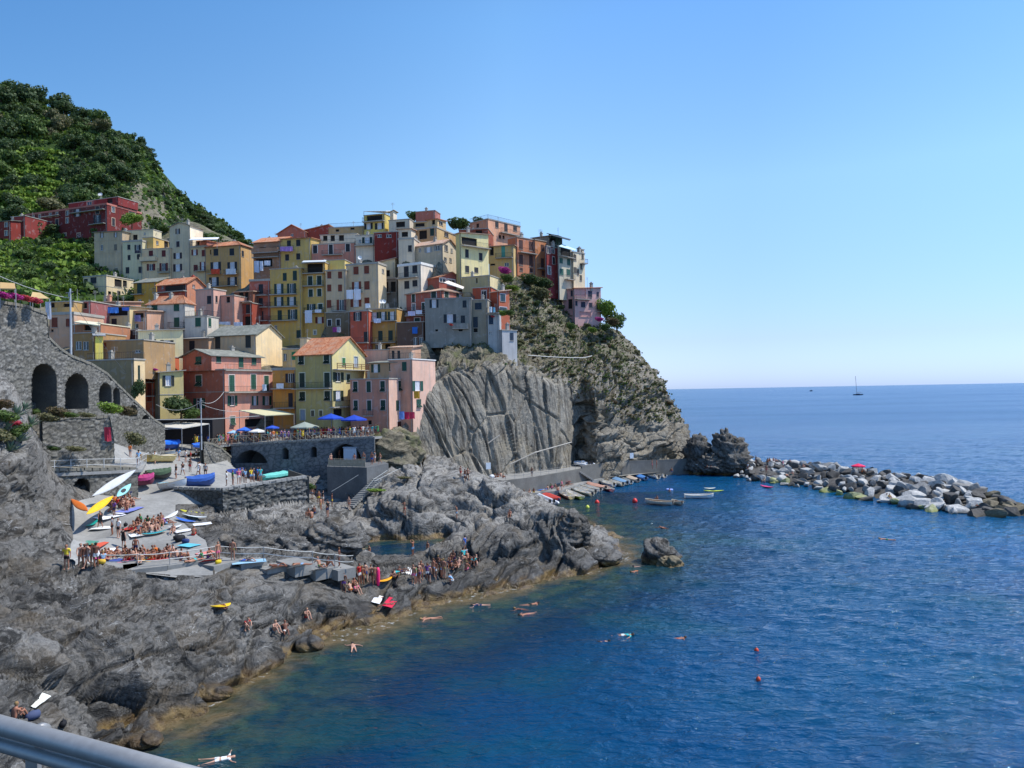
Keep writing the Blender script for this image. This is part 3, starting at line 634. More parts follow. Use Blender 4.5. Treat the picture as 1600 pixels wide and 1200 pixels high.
# vine rows on the terraces
def vine_row(px0, px1, py, py1, i, label):
 pts = []; n = 40
 for k in range(n):
  px = px0 + (px1 - px0) * k / (n - 1); yy = py + (py1 - py) * k / (n - 1)
  p, _ = hit(px, yy + 1.2 * math.sin(k * .9 + i), [HILL_BVH])
  if p is not None: pts.append(p)
 if len(pts) < 4: return
 r_ = np.random.RandomState(i); A = np.array([tuple(p) for p in pts]); nl = 1300
 t = r_.rand(nl) * (len(A) - 1); b = np.floor(t).astype(int); b = np.minimum(b, len(A) - 2); c = A[b] + (A[b + 1] - A[b]) * (t - b)[:, None]
 c = c + r_.randn(nl, 3) * np.array([0.5, 0.6, 0.38]); c[:, 2] += 0.9
 nn = r_.randn(nl, 3); nn /= np.linalg.norm(nn, axis=1, keepdims=True); a = np.cross(nn, r_.randn(nl, 3)); a /= np.linalg.norm(a, axis=1, keepdims=True); bb = np.cross(nn, a); s = (0.22 + .32 * r_.rand(nl))[:, None]
 q = np.stack([c - a * s - bb * s, c + a * s - bb * s, c + a * s + bb * s, c - a * s + bb * s], 1).reshape(-1, 3)
 o = link('vine_row', mesh_np('vine_row', q, np.arange(4 * nl).reshape(-1, 4)), L_VINE); tag(o, label, 'vines', 'vine rows on the hillside terraces')
for i in range(12):
 y = 232 + i * 9.2; vine_row(-15, 92 - 6 * (i % 3), y, y + (10 if i < 6 else 4), 500 + i, ['topmost vine row', 'second vine row from the top', 'third vine row from the top', 'fourth vine row from the top', 'fifth vine row from the top', 'sixth vine row from the top', 'sixth vine row from the bottom', 'fifth vine row from the bottom', 'fourth vine row from the bottom', 'third vine row from the bottom', 'second vine row from the bottom', 'lowest vine row'][i] + ' of the bright green terraces at the left edge')
for i, (a, b, y) in enumerate([(-10, 52, 343), (-10, 50, 385), (-10, 48, 397), (66, 132, 405), (-10, 36, 412), (68, 134, 420), (-10, 34, 424), (60, 120, 432), (86, 134, 392)]):
 vine_row(a, b, y, y + 3, 540 + i, ['vine row just above the small red house at the left edge', 'upper hedge of vines below the small red house', 'second hedge of vines below the small red house', 'vines on the terrace left of the stained old house', 'vines at the far left below the terraces wall', 'lower vines left of the stained old house', 'lowest vines at the left edge', 'vines at the foot of the terraces above the cream villa', 'topmost vines beside the stained old house'][i])
# ground cover
def cover(name, bvh, nsp, region, mats, size, seed, label, cat='scrub'):
 r_ = random.Random(seed); R2 = np.random.RandomState(seed); out = []
 for k in range(nsp * 3):
  if len(out) >= nsp: break
  px, py = region(r_)
  if px is None: continue
  p, n = hit(px, py, [bvh])
  if p is None: continue
  out.append(tuple(p))
 c = np.array(out); m = len(c); per = 5; c = np.repeat(c, per, 0) + R2.randn(m * per, 3) * size * 1.1; c[:, 2] += size * .4; nl = len(c)
 nn = R2.randn(nl, 3); nn /= np.linalg.norm(nn, axis=1, keepdims=True); a = np.cross(nn, R2.randn(nl, 3)); a /= np.linalg.norm(a, axis=1, keepdims=True); bb = np.cross(nn, a); s = (size * (0.4 + .8 * R2.rand(nl)))[:, None]
 q = np.stack([c - a * s - bb * s, c + a * s - bb * s, c + a * s + bb * s, c - a * s + bb * s], 1).reshape(-1, 3)
 me = mesh_np(name, q, np.arange(4 * nl).reshape(-1, 4))
 for mm in mats: me.materials.append(mm)
 pi = np.repeat(R2.randint(0, len(mats), m), per).astype(np.int32); me.polygons.foreach_set('material_index', pi)
 o = link(name, me); tag(o, label, cat, kind='stuff'); return o
cover('hill_scrub', HILL_BVH, 7500, lambda r: (lambda x, y: (None, None) if (x < 98 and 226 < y < 334) or (203 < x < 262 and 285 < y < 372 and r.random() < .8) else (x, y))(r.uniform(-20, 300), r.uniform(110, 460)), [L_MID, L_DARK, L_MID, L_VINE], 0.5, 3, 'low green scrub covering the hillside')
cover('far_hill_scrub', FAR_BVH, 2500, lambda r: (r.uniform(265, 410), r.uniform(300, 470)), [L_DARK, L_DARK, L_MID], 1.0, 4, 'dark scrub covering the far ridge')
# ================================================================ houses
def tile_mat(name, c1, c2, c3):
 n = NT(name); v = n.coord('Object')
 g = n.node('ShaderNodeTexWhiteNoise', {'Vector': n.node('ShaderNodeVectorMath', {0: n.node('ShaderNodeVectorMath', {0: v, 1: (0.28, 0.42, 0.42)}, operation='DIVIDE').outputs[0]}, operation='FLOOR').outputs[0]}).outputs[0]
 b = n.mix(g, c1, c2); b = n.mix(n.ramp(n.noise(v, 0.8, 4, 0.6), [(0.45, 0), (0.65, 0.7)]), b, c3)
 b = n.mix(n.ramp(n.noise(v, 3, 4, 0.6), [(0.62, 0), (0.7, .6)]), b, (0.08, 0.075, 0.05))
 return n.out(b, 0.85, n.bump(g, 0.3, 0.03), spec=0.2)
M_TILE = tile_mat('terracotta_tiles', (0.36, 0.12, 0.055), (0.52, 0.24, 0.13), (0.42, 0.26, 0.18))
M_TILEP = tile_mat('faded_tiles', (0.42, 0.25, 0.17), (0.52, 0.36, 0.26), (0.36, 0.30, 0.25))
M_SLATE = tile_mat('grey_slabs', (0.20, 0.20, 0.17), (0.30, 0.30, 0.25), (0.15, 0.16, 0.13))
M_CONC = plaster((178, 172, 160)); M_WHITE = paint((232, 230, 224), 0.6, 'white_paint'); M_IRON = paint((52, 52, 54), 0.5, 'iron', 0.2)
M_GREYP = paint((150, 150, 148), 0.6, 'grey_paint'); M_WOODB = paint((110, 78, 52), 0.8, 'brown_wood', 0.3)
def glass_mat():
 n = NT('window_glass'); v = n.coord('World'); r = n.ramp(n.noise(v, 0.4, 2), [(0.4, 0), (0.6, 1)])
 return n.out(n.mix(r, (0.012, 0.016, 0.02), (0.05, 0.055, 0.06)), 0.08, spec=0.6)
M_GLASS = glass_mat(); M_VOID = paint((38, 35, 33), 0.95, 'opening_shade', 0.3); M_CURT = paint((205, 208, 215), 0.85, 'pale_curtain', 0.2)  # near-black pane stands in for the shade inside openings
_WM = {}
def leaf_mesh(w, h, louv=True):
 k = ('leaf', round(w, 2), round(h, 1))
 if k not in _WM:
  m = MB(); t = 0.045; f = 0.07
  m.box((-w / 2, -t, -h / 2), (-w / 2 + f, 0, h / 2)); m.box((w / 2 - f, -t, -h / 2), (w / 2, 0, h / 2))
  m.box((-w / 2 + f, -t, -h / 2), (w / 2 - f, 0, -h / 2 + f)); m.box((-w / 2 + f, -t, h / 2 - f), (w / 2 - f, 0, h / 2)); m.box((-w / 2 + f, -t, -f / 2), (w / 2 - f, 0, f / 2))
  n = 8
  for i in range(n):
   z = -h / 2 + f + (h - 2 * f) * (i + .5) / n; s = (h - 2 * f) / n * .42
   m.add([(-w / 2 + f, -t + .005, z - s), (w / 2 - f, -t + .005, z - s), (w / 2 - f, -.006, z + s), (-w / 2 + f, -.006, z + s)], [(0, 1, 2, 3)])
  m.add([(-w / 2 + f, -.003, -h / 2 + f), (w / 2 - f, -.003, -h / 2 + f), (w / 2 - f, -.003, h / 2 - f), (-w / 2 + f, -.003, h / 2 - f)], [(0, 1, 2, 3)])
  _WM[k] = m.mesh('shutter')
 return _WM[k]
def pane_mesh(w, h, mats, bars=True, y=0.12):
 k = ('pane', round(w, 1), round(h, 1), tuple(m.name for m in mats), bars)
 if k not in _WM:
  m = MB(); f = 0.07
  m.box((-w / 2, y + .01, -h / 2), (w / 2, y + .03, h / 2), 0)
  if bars:
   for a, b in (((-w / 2, y - .03, -h / 2), (-w / 2 + f, y + .01, h / 2)), ((w / 2 - f, y - .03, -h / 2), (w / 2, y + .01, h / 2)), ((-f * .6, y - .03, -h / 2 + f), (f * .6, y + .01, h / 2 - f)),
                         ((-w / 2 + f, y - .03, -h / 2), (w / 2 - f, y + .01, -h / 2 + f)), ((-w / 2 + f, y - .03, h / 2 - f), (w / 2 - f, y + .01, h / 2))): m.box(a, b, 1)
  m.box((-w / 2 - .08, -.10, -h / 2 - .08), (w / 2 + .08, y, -h / 2 - .01), 2)          # sill
  _WM[k] = m.mesh('window', list(mats) + [M_CONC])
 return _WM[k]
def ring_mesh(w, h, s=0.14):
 k = ('ring', round(w, 1), round(h, 1), s)
 if k not in _WM:
  m = MB(); a, b = w / 2, h / 2; m.box((-a - s, -.03, b), (a + s, .0, b + s)); m.box((-a - s, -.03, -b), (-a, .0, b)); m.box((a, -.03, -b), (a + s, .0, b))
  _WM[k] = m.mesh('window_surround')
 return _WM[k]
def inst(name, me, mat, parent, loc, rz=0.0, rx=0.0, mat_slots=None):
 o = bpy.data.objects.new(name, me); COL.objects.link(o); o.parent = parent; o.location = loc; o.rotation_euler = (rx, 0, rz)
 if mat is not None:
  if len(me.materials) == 0: me.materials.append(mat)
  o.material_slots[0].link = 'OBJECT'; o.material_slots[0].material = mat
 return o
def slope(m, p0, p1, q0, q1, wave=True, t=0.12, mi=0):
 """roof slope, eave p0->p1, ridge q0->q1, with rows of barrel tiles running up it"""
 p0, p1, q0, q1 = [Vector(p) for p in (p0, p1, q0, q1)]; n = (p1 - p0).cross(q0 - p0 if (q0 - p0).length > .01 else q1 - p0).normalized()
 if n.z < 0: n = -n
 L = (p1 - p0).length; k = max(2, int(L / 0.14)) if wave else 1
 top = [];
 for i in range(k + 1):
  f = i / k; h = (0.06 if i % 2 else 0.0) if wave else 0.0; top.append((p0.lerp(p1, f) + n * h, q0.lerp(q1, f) + n * h))
 v = []; fc = []
 for a, b in top: v += [a, b]
 for i in range(k): fc.append((2 * i, 2 * i + 2, 2 * i + 3, 2 * i + 1))
 m.add(v, fc, mi)
 lo = [p0 - n * t, p1 - n * t, q1 - n * t, q0 - n * t]; m.add([p0, p1, q1, q0] + lo, [(7, 6, 5, 4), (0, 4, 5, 1), (1, 5, 6, 2), (3, 2, 6, 7), (0, 3, 7, 4)], mi)
def railing_mesh(L, h=0.95, step=0.3, t=0.025):
 k = ('rail', round(L, 1), h, step)
 if k not in _WM:
  m = MB(); m.box((0, -t, h - .04), (L, t, h)); m.box((0, -t, 0.08), (L, t, 0.11)); n = max(1, int(L / step))
  for i in range(n + 1): x = min(L - .02, i * L / n); m.box((x, -t / 2, 0), (x + .022, t / 2, h - .04))
  _WM[k] = m.mesh('railing')
 return _WM[k]
HOUSES = []; TCT = []
def mute(c):
 g = .3 * c[0] + .55 * c[1] + .15 * c[2]; c = [min(250, (g + (x - g) * .74) * 1.04) for x in c]; return (int(min(255, c[0] * 1.02)), int(c[1] * .955), int(c[2] * .86))
SH_GREEN = (38, 62, 54); SH_BROWN = (128, 62, 40); SH_DARK = (44, 44, 48); SH_RED = (104, 38, 36); SH_TEAL = (88, 160, 140)
class House:
 def __init__(s, reg, label, x0, x1, x2, yt, yb, d, a, col, roof='flat', rh=1.6, F=(), R=(), shut=SH_GREEN, sur=None, balc=(), D=None, scol=None, bands=(), chim=0, rmat=None, rail=False, ext=3.0, cat='house', ctl=True, over=0.35, dish=0, pipe=True, name='house'):
  s.reg = reg; a = math.radians(a)
  X0, Y0 = rp(reg, x0, yt); X1, YT = rp(reg, x1, yt); _, YB = rp(reg, x1, yb); X2 = rp(reg, x2, yt)[0] if x2 else None
  ym = (YT + YB) / 2; kk = lambda px: (lambda w: w.x / w.y)(W(px, ym, d=100))
  C = W(X1, ym, d=d); k0 = kk(X0); t = (C.x - k0 * C.y) / (math.cos(a) + k0 * math.sin(a))
  if X2 and abs(X2 - X1) > 0.5:
   k2 = kk(X2); den = math.sin(a) - k2 * math.cos(a); sdep = (k2 * C.y - C.x) / den if abs(den) > 1e-4 else 9
   if sdep < 0.5 or sdep > 26: sdep = min(26, max(6, abs(sdep)))
  else: sdep = D or 8.0
  if D and not (X2 and abs(X2 - X1) > .5): sdep = D
  zt = W(X1, YT, d=d).z; zb = W(X1, YB, d=d).z; z0 = zb - ext
  s.W = t; s.D = sdep; s.H = zt - z0; s.z0 = z0; s.a = a
  P0 = Vector((C.x - t * math.cos(a), C.y + t * math.sin(a), z0))
  s.root = empty(name, P0, -a); tag(s.root, label, cat, 'tightly packed village houses' if cat == 'house' else None); s.M = Matrix.Translation(P0) @ Matrix.Rotation(-a, 4, 'Z'); s.Mi = s.M.inverted()
  HOUSES.append(s)
  if ctl:
   TCT.append((C.x, C.y, zb - 1.0)); TCT.append((P0.x, P0.y, zb - 1.0)); q = s.M @ Vector((t / 2, sdep * .7, 0)); TCT.append((q.x, q.y, zb - 0.3))
  s.shut = paint(shut, 0.6, 'shutter_paint', 0.15); s.sur = paint(sur, 0.7, 'surround') if sur else None
  col = mute(col); scol = mute(scol) if scol else None; m1 = plaster(col); m2 = plaster(scol) if scol else m1; s.mat = m1  # right face may take a lighter plaster: sunlight painted into its colour
  H, Wd, Dd = s.H, s.W, s.D
  holes = {'F': [], 'R': []}; s.wins = []
  for face, lst in (('F', F), ('R', R)):
   for w in lst:
    typ, cx, cy, ww, hh = w[:5]; sc = REG[reg][2]
    u, z = s.uv(face, cx, cy); mpp = s.mpp(face, u, z)
    pw = max(0.3, ww / sc * mpp[0]); ph = max(0.4, hh / sc * mpp[1]); lim = Wd if face == 'F' else Dd
    ow = pw / 2 if typ == 'o' else pw
    u = min(max(u, ow / 2 + .12), lim - ow / 2 - .12)
    if ow > lim - .3: continue
    z = min(z, H - ph / 2 - 0.08)
    if z - ph / 2 < 0.2 or any(abs(u - h[0]) < (ow + h[2]) / 2 + .05 and abs(z - h[1]) < (ph + h[3]) / 2 + .05 for h in holes[face]): continue
    holes[face].append((u, z, ow, ph)); s.wins.append((face, typ, u, z, ow, ph, w[5] if len(w) > 5 else None))
  m = MB()
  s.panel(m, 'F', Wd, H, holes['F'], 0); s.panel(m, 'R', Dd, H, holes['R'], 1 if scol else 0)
  m.add([(0, 0, 0), (0, Dd, 0), (0, Dd, H), (0, 0, H)], [(0, 3, 2, 1)]); m.add([(0, Dd, 0), (Wd, Dd, 0), (Wd, Dd, H), (0, Dd, H)], [(0, 3, 2, 1)])
  o = over
  rm = rmat; R_ = MB()
  if roof == 'flat':
   m.add([(0, 0, H), (Wd, 0, H), (Wd, Dd, H), (0, Dd, H)], [(0, 1, 2, 3)]); rm = rm or M_CONC
   R_.box((-.12, -.12, H), (Wd + .12, Dd + .12, H + .16));
   if rh > 0.2:
    for q in (((-.1, -.1, H + .16), (Wd + .1, .12, H + rh * .5)), ((-.1, Dd - .12, H + .16), (Wd + .1, Dd + .1, H + rh * .5)), ((-.1, .12, H + .16), (.12, Dd - .12, H + rh * .5)), ((Wd - .12, .12, H + .16), (Wd + .1, Dd - .12, H + rh * .5))): R_.box(*q)
  elif roof == 'gs':
   rm = rm or M_TILE; y = Dd / 2
   m.add([(Wd, 0, H), (Wd, Dd, H), (Wd, y, H + rh)], [(0, 1, 2)], 1 if scol else 0); m.add([(0, 0, H), (0, Dd, H), (0, y, H + rh)], [(0, 2, 1)])
   e = rh / y * o
   slope(R_, (-o, -o, H - e + .1), (Wd + o, -o, H - e + .1), (-o, y, H + rh + .1), (Wd + o, y, H + rh + .1), rm in (M_TILE, M_TILEP)); slope(R_, (Wd + o, Dd + o, H - e + .1), (-o, Dd + o, H - e + .1), (Wd + o, y, H + rh + .1), (-o, y, H + rh + .1), rm in (M_TILE, M_TILEP))
  elif roof == 'gf':
   rm = rm or M_TILE; x = Wd / 2
   m.add([(0, 0, H), (Wd, 0, H), (x, 0, H + rh)], [(0, 1, 2)]); m.add([(0, Dd, H), (Wd, Dd, H), (x, Dd, H + rh)], [(0, 2, 1)])
   e = rh / x * o
   slope(R_, (Wd + o, -o, H - e + .1), (Wd + o, Dd + o, H - e + .1), (x, -o, H + rh + .1), (x, Dd + o, H + rh + .1), rm in (M_TILE, M_TILEP)); slope(R_, (-o, Dd + o, H - e + .1), (-o, -o, H - e + .1), (x, Dd + o, H + rh + .1), (x, -o, H + rh + .1), rm in (M_TILE, M_TILEP))
  elif roof == 'hip':
   rm = rm or M_TILE; i = min(Wd, Dd) / 2; y = Dd / 2; xa, xb = (i, Wd - i) if Wd > Dd else (Wd / 2 - .01, Wd / 2 + .01)
   A, B, C_, D_ = (-o, -o, H), (Wd + o, -o, H), (Wd + o, Dd + o, H), (-o, Dd + o, H); r1, r2 = (xa, y, H + rh), (xb, y, H + rh); wv = rm in (M_TILE, M_TILEP)
   slope(R_, A, B, r1, r2, wv); slope(R_, B, C_, r2, r2, wv); slope(R_, C_, D_, r2, r1, wv); slope(R_, D_, A, r1, r1, wv)
  elif roof in ('sb', 'sr', 'sl'):                # single slope rising to the back / right / left
   rm = rm or M_TILE; wv = rm in (M_TILE, M_TILEP)
   if roof == 'sb':
    m.add([(Wd, 0, H), (Wd, Dd, H), (Wd, Dd, H + rh)], [(0, 1, 2)], 1 if scol else 0); m.add([(0, 0, H), (0, Dd, H), (0, Dd, H + rh)], [(0, 2, 1)]); m.add([(0, Dd, H), (Wd, Dd, H), (Wd, Dd, H + rh), (0, Dd, H + rh)], [(0, 3, 2, 1)])
    slope(R_, (-o, -o, H + .08 - rh * o / Dd), (Wd + o, -o, H + .08 - rh * o / Dd), (-o, Dd + o, H + rh + .08), (Wd + o, Dd + o, H + rh + .08), wv)
   elif roof == 'sr':
    m.add([(0, 0, H), (Wd, 0, H), (Wd, 0, H + rh)], [(0, 1, 2)]); m.add([(0, Dd, H), (Wd, Dd, H), (Wd, Dd, H + rh)], [(0, 2, 1)]); m.add([(Wd, 0, H), (Wd, Dd, H), (Wd, Dd, H + rh), (Wd, 0, H + rh)], [(0, 1, 2, 3)], 1 if scol else 0)
    slope(R_, (-o, Dd + o, H + .08), (-o, -o, H + .08), (Wd + o, Dd + o, H + rh + .08), (Wd + o, -o, H + rh + .08), wv)
   else:
    m.add([(0, 0, H), (Wd, 0, H), (0, 0, H + rh)], [(0, 1, 2)]); m.add([(0, Dd, H), (Wd, Dd, H), (0, Dd, H + rh)], [(0, 2, 1)]); m.add([(0, 0, H), (0, Dd, H), (0, Dd, H + rh), (0, 0, H + rh)], [(0, 1, 2, 3)])
    slope(R_, (Wd + o, -o, H + .08), (Wd + o, Dd + o, H + .08), (-o, -o, H + rh + .08), (-o, Dd + o, H + rh + .08), wv)
  m.build('wall', [m1, m2], s.root)
  if R_.v: s.roof = R_.build('roof', rm, s.root)
  for (face, typ, u, z, w, h, extra) in s.wins: s.window(face, typ, u, z, w, h, extra)
  for b in balc: s.balcony(*b)
  for by in bands:                                # thin string courses
   u, z = s.uv('F', x0 + 5, by); mb = MB(); mb.box((-.04, -.05, z - .06), (Wd + .05, -.001, z + .06));
   if X2: mb.box((Wd + .001, -.05, z - .06), (Wd + .05, Dd, z + .06))
   mb.build('string_course', m1 if len(bands) > 2 else M_CONC, s.root)
  if pipe and H > 6:
   mb = MB(); mb.tube([(Wd - .25, -.08, 0), (Wd - .25, -.08, H - .1)], .05, 5); mb.build('downpipe', M_GREYP, s.root)
  rr = random.Random(int(x0 * 7 + yt * 3 + d))
  top = H + (rh * .5 if roof != 'flat' else .1)
  if chim == 0 and pipe and rr.random() < .55: chim = 1
  if rr.random() < .5:
   mb = MB(); x = Wd * rr.uniform(.2, .8); h_ = rr.uniform(1.6, 2.6); mb.tube([(0, 0, 0), (0, 0, h_)], .03, 5)
   for k in range(4): mb.tube([(-.45, k * .02, h_ - .1 - k * .16), (.45, k * .02, h_ - .1 - k * .16)], .016, 4)
   mb.build('antenna', M_GREYP, s.root, (x, Dd * .5, top), rr.uniform(0, 3))
  for c in range(chim):
   x = Wd * rr.uniform(.15, .85); y = Dd * rr.uniform(.3, .7); mb = MB(); mb.box((x - .25, y - .3, H - .3), (x + .25, y + .3, top + 1.1)); mb.box((x - .33, y - .38, top + 1.1), (x + .33, y + .38, top + 1.2)); mb.box((x - .15, y - .15, top + 1.2), (x + .15, y + .15, top + 1.45))
   mb.build('chimney', m1 if c % 2 else M_CONC, s.root)
  for c in range(dish):
   x = Wd * rr.uniform(.3, .95); mb = MB(); mb.tube([(0, 0, 0), (0, 0, 1.5)], .03, 5); vv = [(0, -.35, 1.6)]
   for k in range(12): an = k * math.pi / 6; vv.append((.42 * math.cos(an), -.5 + .1 * math.sin(an), 1.65 + .42 * math.sin(an)))
   mb.add(vv, [(0, 1 + k, 1 + (k + 1) % 12) for k in range(12)]); mb.build('satellite_dish', M_WHITE, s.root, (x, .6, top - .2), 0.5)
  if rail:
   zz = H + (rh * .5 if roof == 'flat' and rh > .2 else .16); rl = inst('railing', railing_mesh(Wd), M_IRON, s.root, (0, .05, zz)); inst('railing', railing_mesh(Dd), M_IRON, s.root, (Wd - .05, 0, zz), math.pi / 2)
 def uv(s, face, x, y):
  px, py = rp(s.reg, x, y); o = s.Mi @ Vector((0, 0, CAMZ)); d = s.Mi.to_3x3() @ ray(px, py)
  if face == 'F': t = -o.y / d.y; p = o + d * t; return p.x, p.z
  t = (s.W - o.x) / d.x; p = o + d * t; return p.y, p.z
 def mpp(s, face, u, z):
  """metres on this face per photo pixel, horizontally and vertically"""
  p = s.M @ (Vector((u, 0, z)) if face == 'F' else Vector((s.W, u, z))); q = s.M @ (Vector((u + 1, 0, z)) if face == 'F' else Vector((s.W, u + 1, z)))
  pr = lambda w: (F * w.x / w.y, F * (w.z - CAMZ) / w.y)
  a, b = pr(p), pr(q); return 1 / max(1.5, abs(b[0] - a[0])), p.y / F
 def panel(s, m, face, L, H, holes, mi):
  us = {0.0, L}; zs = {0.0, H}
  for u, z, w, h in holes: us |= {u - w / 2, u + w / 2}; zs |= {z - h / 2, z + h / 2}
  us = sorted(x for x in us if 0 <= x <= L); zs = sorted(x for x in zs if 0 <= x <= H)
  P = (lambda u, y, z: (u, y, z)) if face == 'F' else (lambda u, y, z: (s.W - y, u, z))
  idx = {}; v = []
  for i, u in enumerate(us):
   for j, z in enumerate(zs): idx[i, j] = len(v); v.append(P(u, 0, z))
  f = []
  for i in range(len(us) - 1):
   for j in range(len(zs) - 1):
    cu, cz_ = (us[i] + us[i + 1]) / 2, (zs[j] + zs[j + 1]) / 2
    if any(abs(cu - h[0]) < h[2] / 2 and abs(cz_ - h[1]) < h[3] / 2 for h in holes): continue
    f.append((idx[i, j], idx[i + 1, j], idx[i + 1, j + 1], idx[i, j + 1]))
  m.add(v, f, mi)
  for u, z, w, h in holes:
   a, b, c, d = u - w / 2, u + w / 2, z - h / 2, z + h / 2; t = .3
   v = [P(a, 0, c), P(b, 0, c), P(b, 0, d), P(a, 0, d), P(a, t, c), P(b, t, c), P(b, t, d), P(a, t, d)]
   m.add(v, [(0, 4, 5, 1), (1, 5, 6, 2), (2, 6, 7, 3), (3, 7, 4, 0), (4, 7, 6, 5)], mi)
 def at(s, face, u, y, z): return (u, y, z) if face == 'F' else (s.W - y, u, z)
 def window(s, face, typ, u, z, w, h, extra=None):
  rz = 0 if face == 'F' else math.pi / 2; loc = s.at(face, u, 0, z); sh = paint(extra, 0.6, 'shutter_paint', .15) if extra else s.shut
  nm = 'door' if (typ in 'd' or (h > 1.95 and typ in 'sod' and h / w > 1.7)) else 'window'
  if typ == 'k': win = inst('opening', pane_mesh(w, h, (M_VOID, M_VOID), False, .24), None, s.root, loc, rz)
  elif typ == 'd': win = inst('door', pane_mesh(w, h, (sh, sh), True, .1), None, s.root, loc, rz)
  else:
   g = M_CURT if (typ == 'o' and int(u * 7 + z * 3) % 3) else M_GLASS
   win = inst(nm, pane_mesh(w, h, (g, M_WHITE), w > .5), None, s.root, loc, rz)
  if typ in 'st':
   hh = h if typ == 's' else h * .62
   for sg in (-1, 1): inst('shutter', leaf_mesh(w / 2 - .01, hh - .02), sh, win, (sg * w / 4, -.012, (h - hh) / 2))
   if typ == 't': inst('shutter', leaf_mesh(w - .04, h * .38), sh, win, (0, -.18, -h * .33), 0, -0.75)
  if typ == 'o':
   for sg in (-1, 1): inst('shutter', leaf_mesh(w / 2 - .01, h - .02), sh, win, (sg * (w * .75 + .01), -.012, 0), 0)
  if s.sur and typ not in 'k' and typ != 'o': inst('window_surround', ring_mesh(w, h), s.sur, win, (0, 0, 0))
 def balcony(s, face, xa, xb, y, style='bars', dep=.95, hh=.95):
  u0, z = s.uv(face, xa, y); u1, _ = s.uv(face, xb, y); lim = s.W if face == 'F' else s.D
  u0 = max(u0, -1.0); u1 = min(u1, lim + 1.0)
  if u1 - u0 < .4: return
  rz = 0 if face == 'F' else math.pi / 2; L = u1 - u0
  m = MB(); m.box((0, -dep, -.14), (L, -.002, 0)); loc = s.at(face, u0, 0, z)
  b = m.build('balcony', M_CONC, s.root, loc, rz)
  if style == 'bars':
   r = MB(); n = max(2, int(L / .28)); t = .018
   r.box((0, -dep + .02, hh - .04), (L, -dep + .06, hh)); r.box((0, -dep + .02, .08), (L, -dep + .05, .11))
   for i in range(n + 1): x = min(L - .03, i * L / n); r.box((x, -dep + .03, 0), (x + .02, -dep + .05, hh - .04))
   for x in (0, L - .04): r.box((x, -dep + .06, hh - .04), (x + .04, -.01, hh)); r.box((x, -dep + .06, .08), (x + .03, -.01, .11)); [r.box((x, -dep + .06 + k * .22, .11), (x + .02, -dep + .08 + k * .22, hh - .04)) for k in range(int(dep / .22))]
   r.build('railing', M_IRON, b)
  elif style == 'wood':
   r = MB()
   for zz in (.25, .55, .85): r.box((0, -dep + .02, zz), (L, -dep + .06, zz + .1))
   for i in range(5): x = i * (L - .1) / 4; r.box((x, -dep + .061, 0), (x + .1, -dep + .13, .95))
   r.build('railing', M_WOODB, b)
  else:
   r = MB(); r.box((0, -dep, .001), (L, -dep + .12, hh)); r.box((0, -dep + .12, .001), (.12, -.003, hh)); r.box((L - .12, -dep + .12, .001), (L, -.003, hh)); r.build('parapet', s.mat, b)
 def world(s, face, x, y, off=0.0):
  u, z = s.uv(face, x, y); return s.M @ Vector(s.at(face, u, -off, z))
CREAM = (216, 200, 168); YEL = (214, 184, 104); OCH = (206, 164, 100); PINK = (214, 150, 138); SALM = (204, 108, 84); RED = (150, 52, 50); WHT = (226, 224, 220); PGRN = (204, 208, 156); GREY = (160, 158, 150); BLU = (176, 188, 204)
H = House
o2 = lambda xs, ys, w, h, t='s': [(t, x, y, w, h) for y in ys for x in xs]
# ---- dark red buildings, upper left
H('A', 'small dark red house cut by the left edge of the picture', -60, 90, None, 345, 500, 196, 15, RED, 'sb', 1.2, rmat=M_SLATE, F=[('p', 52, 378, 26, 42), ('p', 52, 450, 26, 42)], shut=SH_DARK, sur=(214, 190, 160), D=7)
H('A', 'dark red block with one window left of the long red building', 92, 210, None, 306, 500, 199, 15, (158, 58, 60), 'flat', .3, F=[('p', 166, 405, 28, 38)], sur=(214, 190, 160), D=8)
H('A', 'long dark red three-storey building below the vineyards', 212, 892, 1180, 212, 500, 200, 20, (128, 46, 50), 'flat', 1.0, rmat=plaster((196, 120, 104)),
  F=[('p', 560, 255, 24, 42), ('p', 475, 268, 20, 40), ('p', 420, 282, 20, 38), ('p', 330, 297, 18, 36), ('p', 278, 306, 16, 34), ('p', 236, 314, 14, 32), ('o', 645, 250, 60, 62), ('s', 812, 246, 32, 64), ('p', 560, 343, 24, 48), ('p', 652, 336, 36, 52), ('o', 812, 335, 62, 74), ('s', 475, 360, 26, 56), ('p', 420, 375, 18, 40), ('p', 330, 380, 16, 40), ('p', 280, 386, 14, 40), ('p', 540, 462, 26, 26), ('p', 655, 466, 30, 34), ('k', 440, 450, 40, 40), ('k', 380, 452, 30, 36)],
  R=[('p', 943, 253, 26, 46), ('s', 945, 357, 24, 66), ('p', 1030, 330, 24, 46), ('s', 1100, 250, 50, 46)], shut=SH_DARK, sur=(206, 176, 150), balc=[('F', 600, 880, 288), ('F', 762, 884, 382), ('F', 368, 505, 318)], chim=2, D=12)
H('A', 'red penthouse with white terrace rails on top of the long red building', 572, 985, 1150, 148, 215, 203, 20, (150, 52, 58), 'flat', .2, F=[('p', 745, 172, 40, 34), ('k', 915, 172, 44, 40)], R=[('p', 1020, 205, 60, 60)], rail=False, ctl=False, ext=0, sur=(214, 190, 160), dish=2, pipe=False)
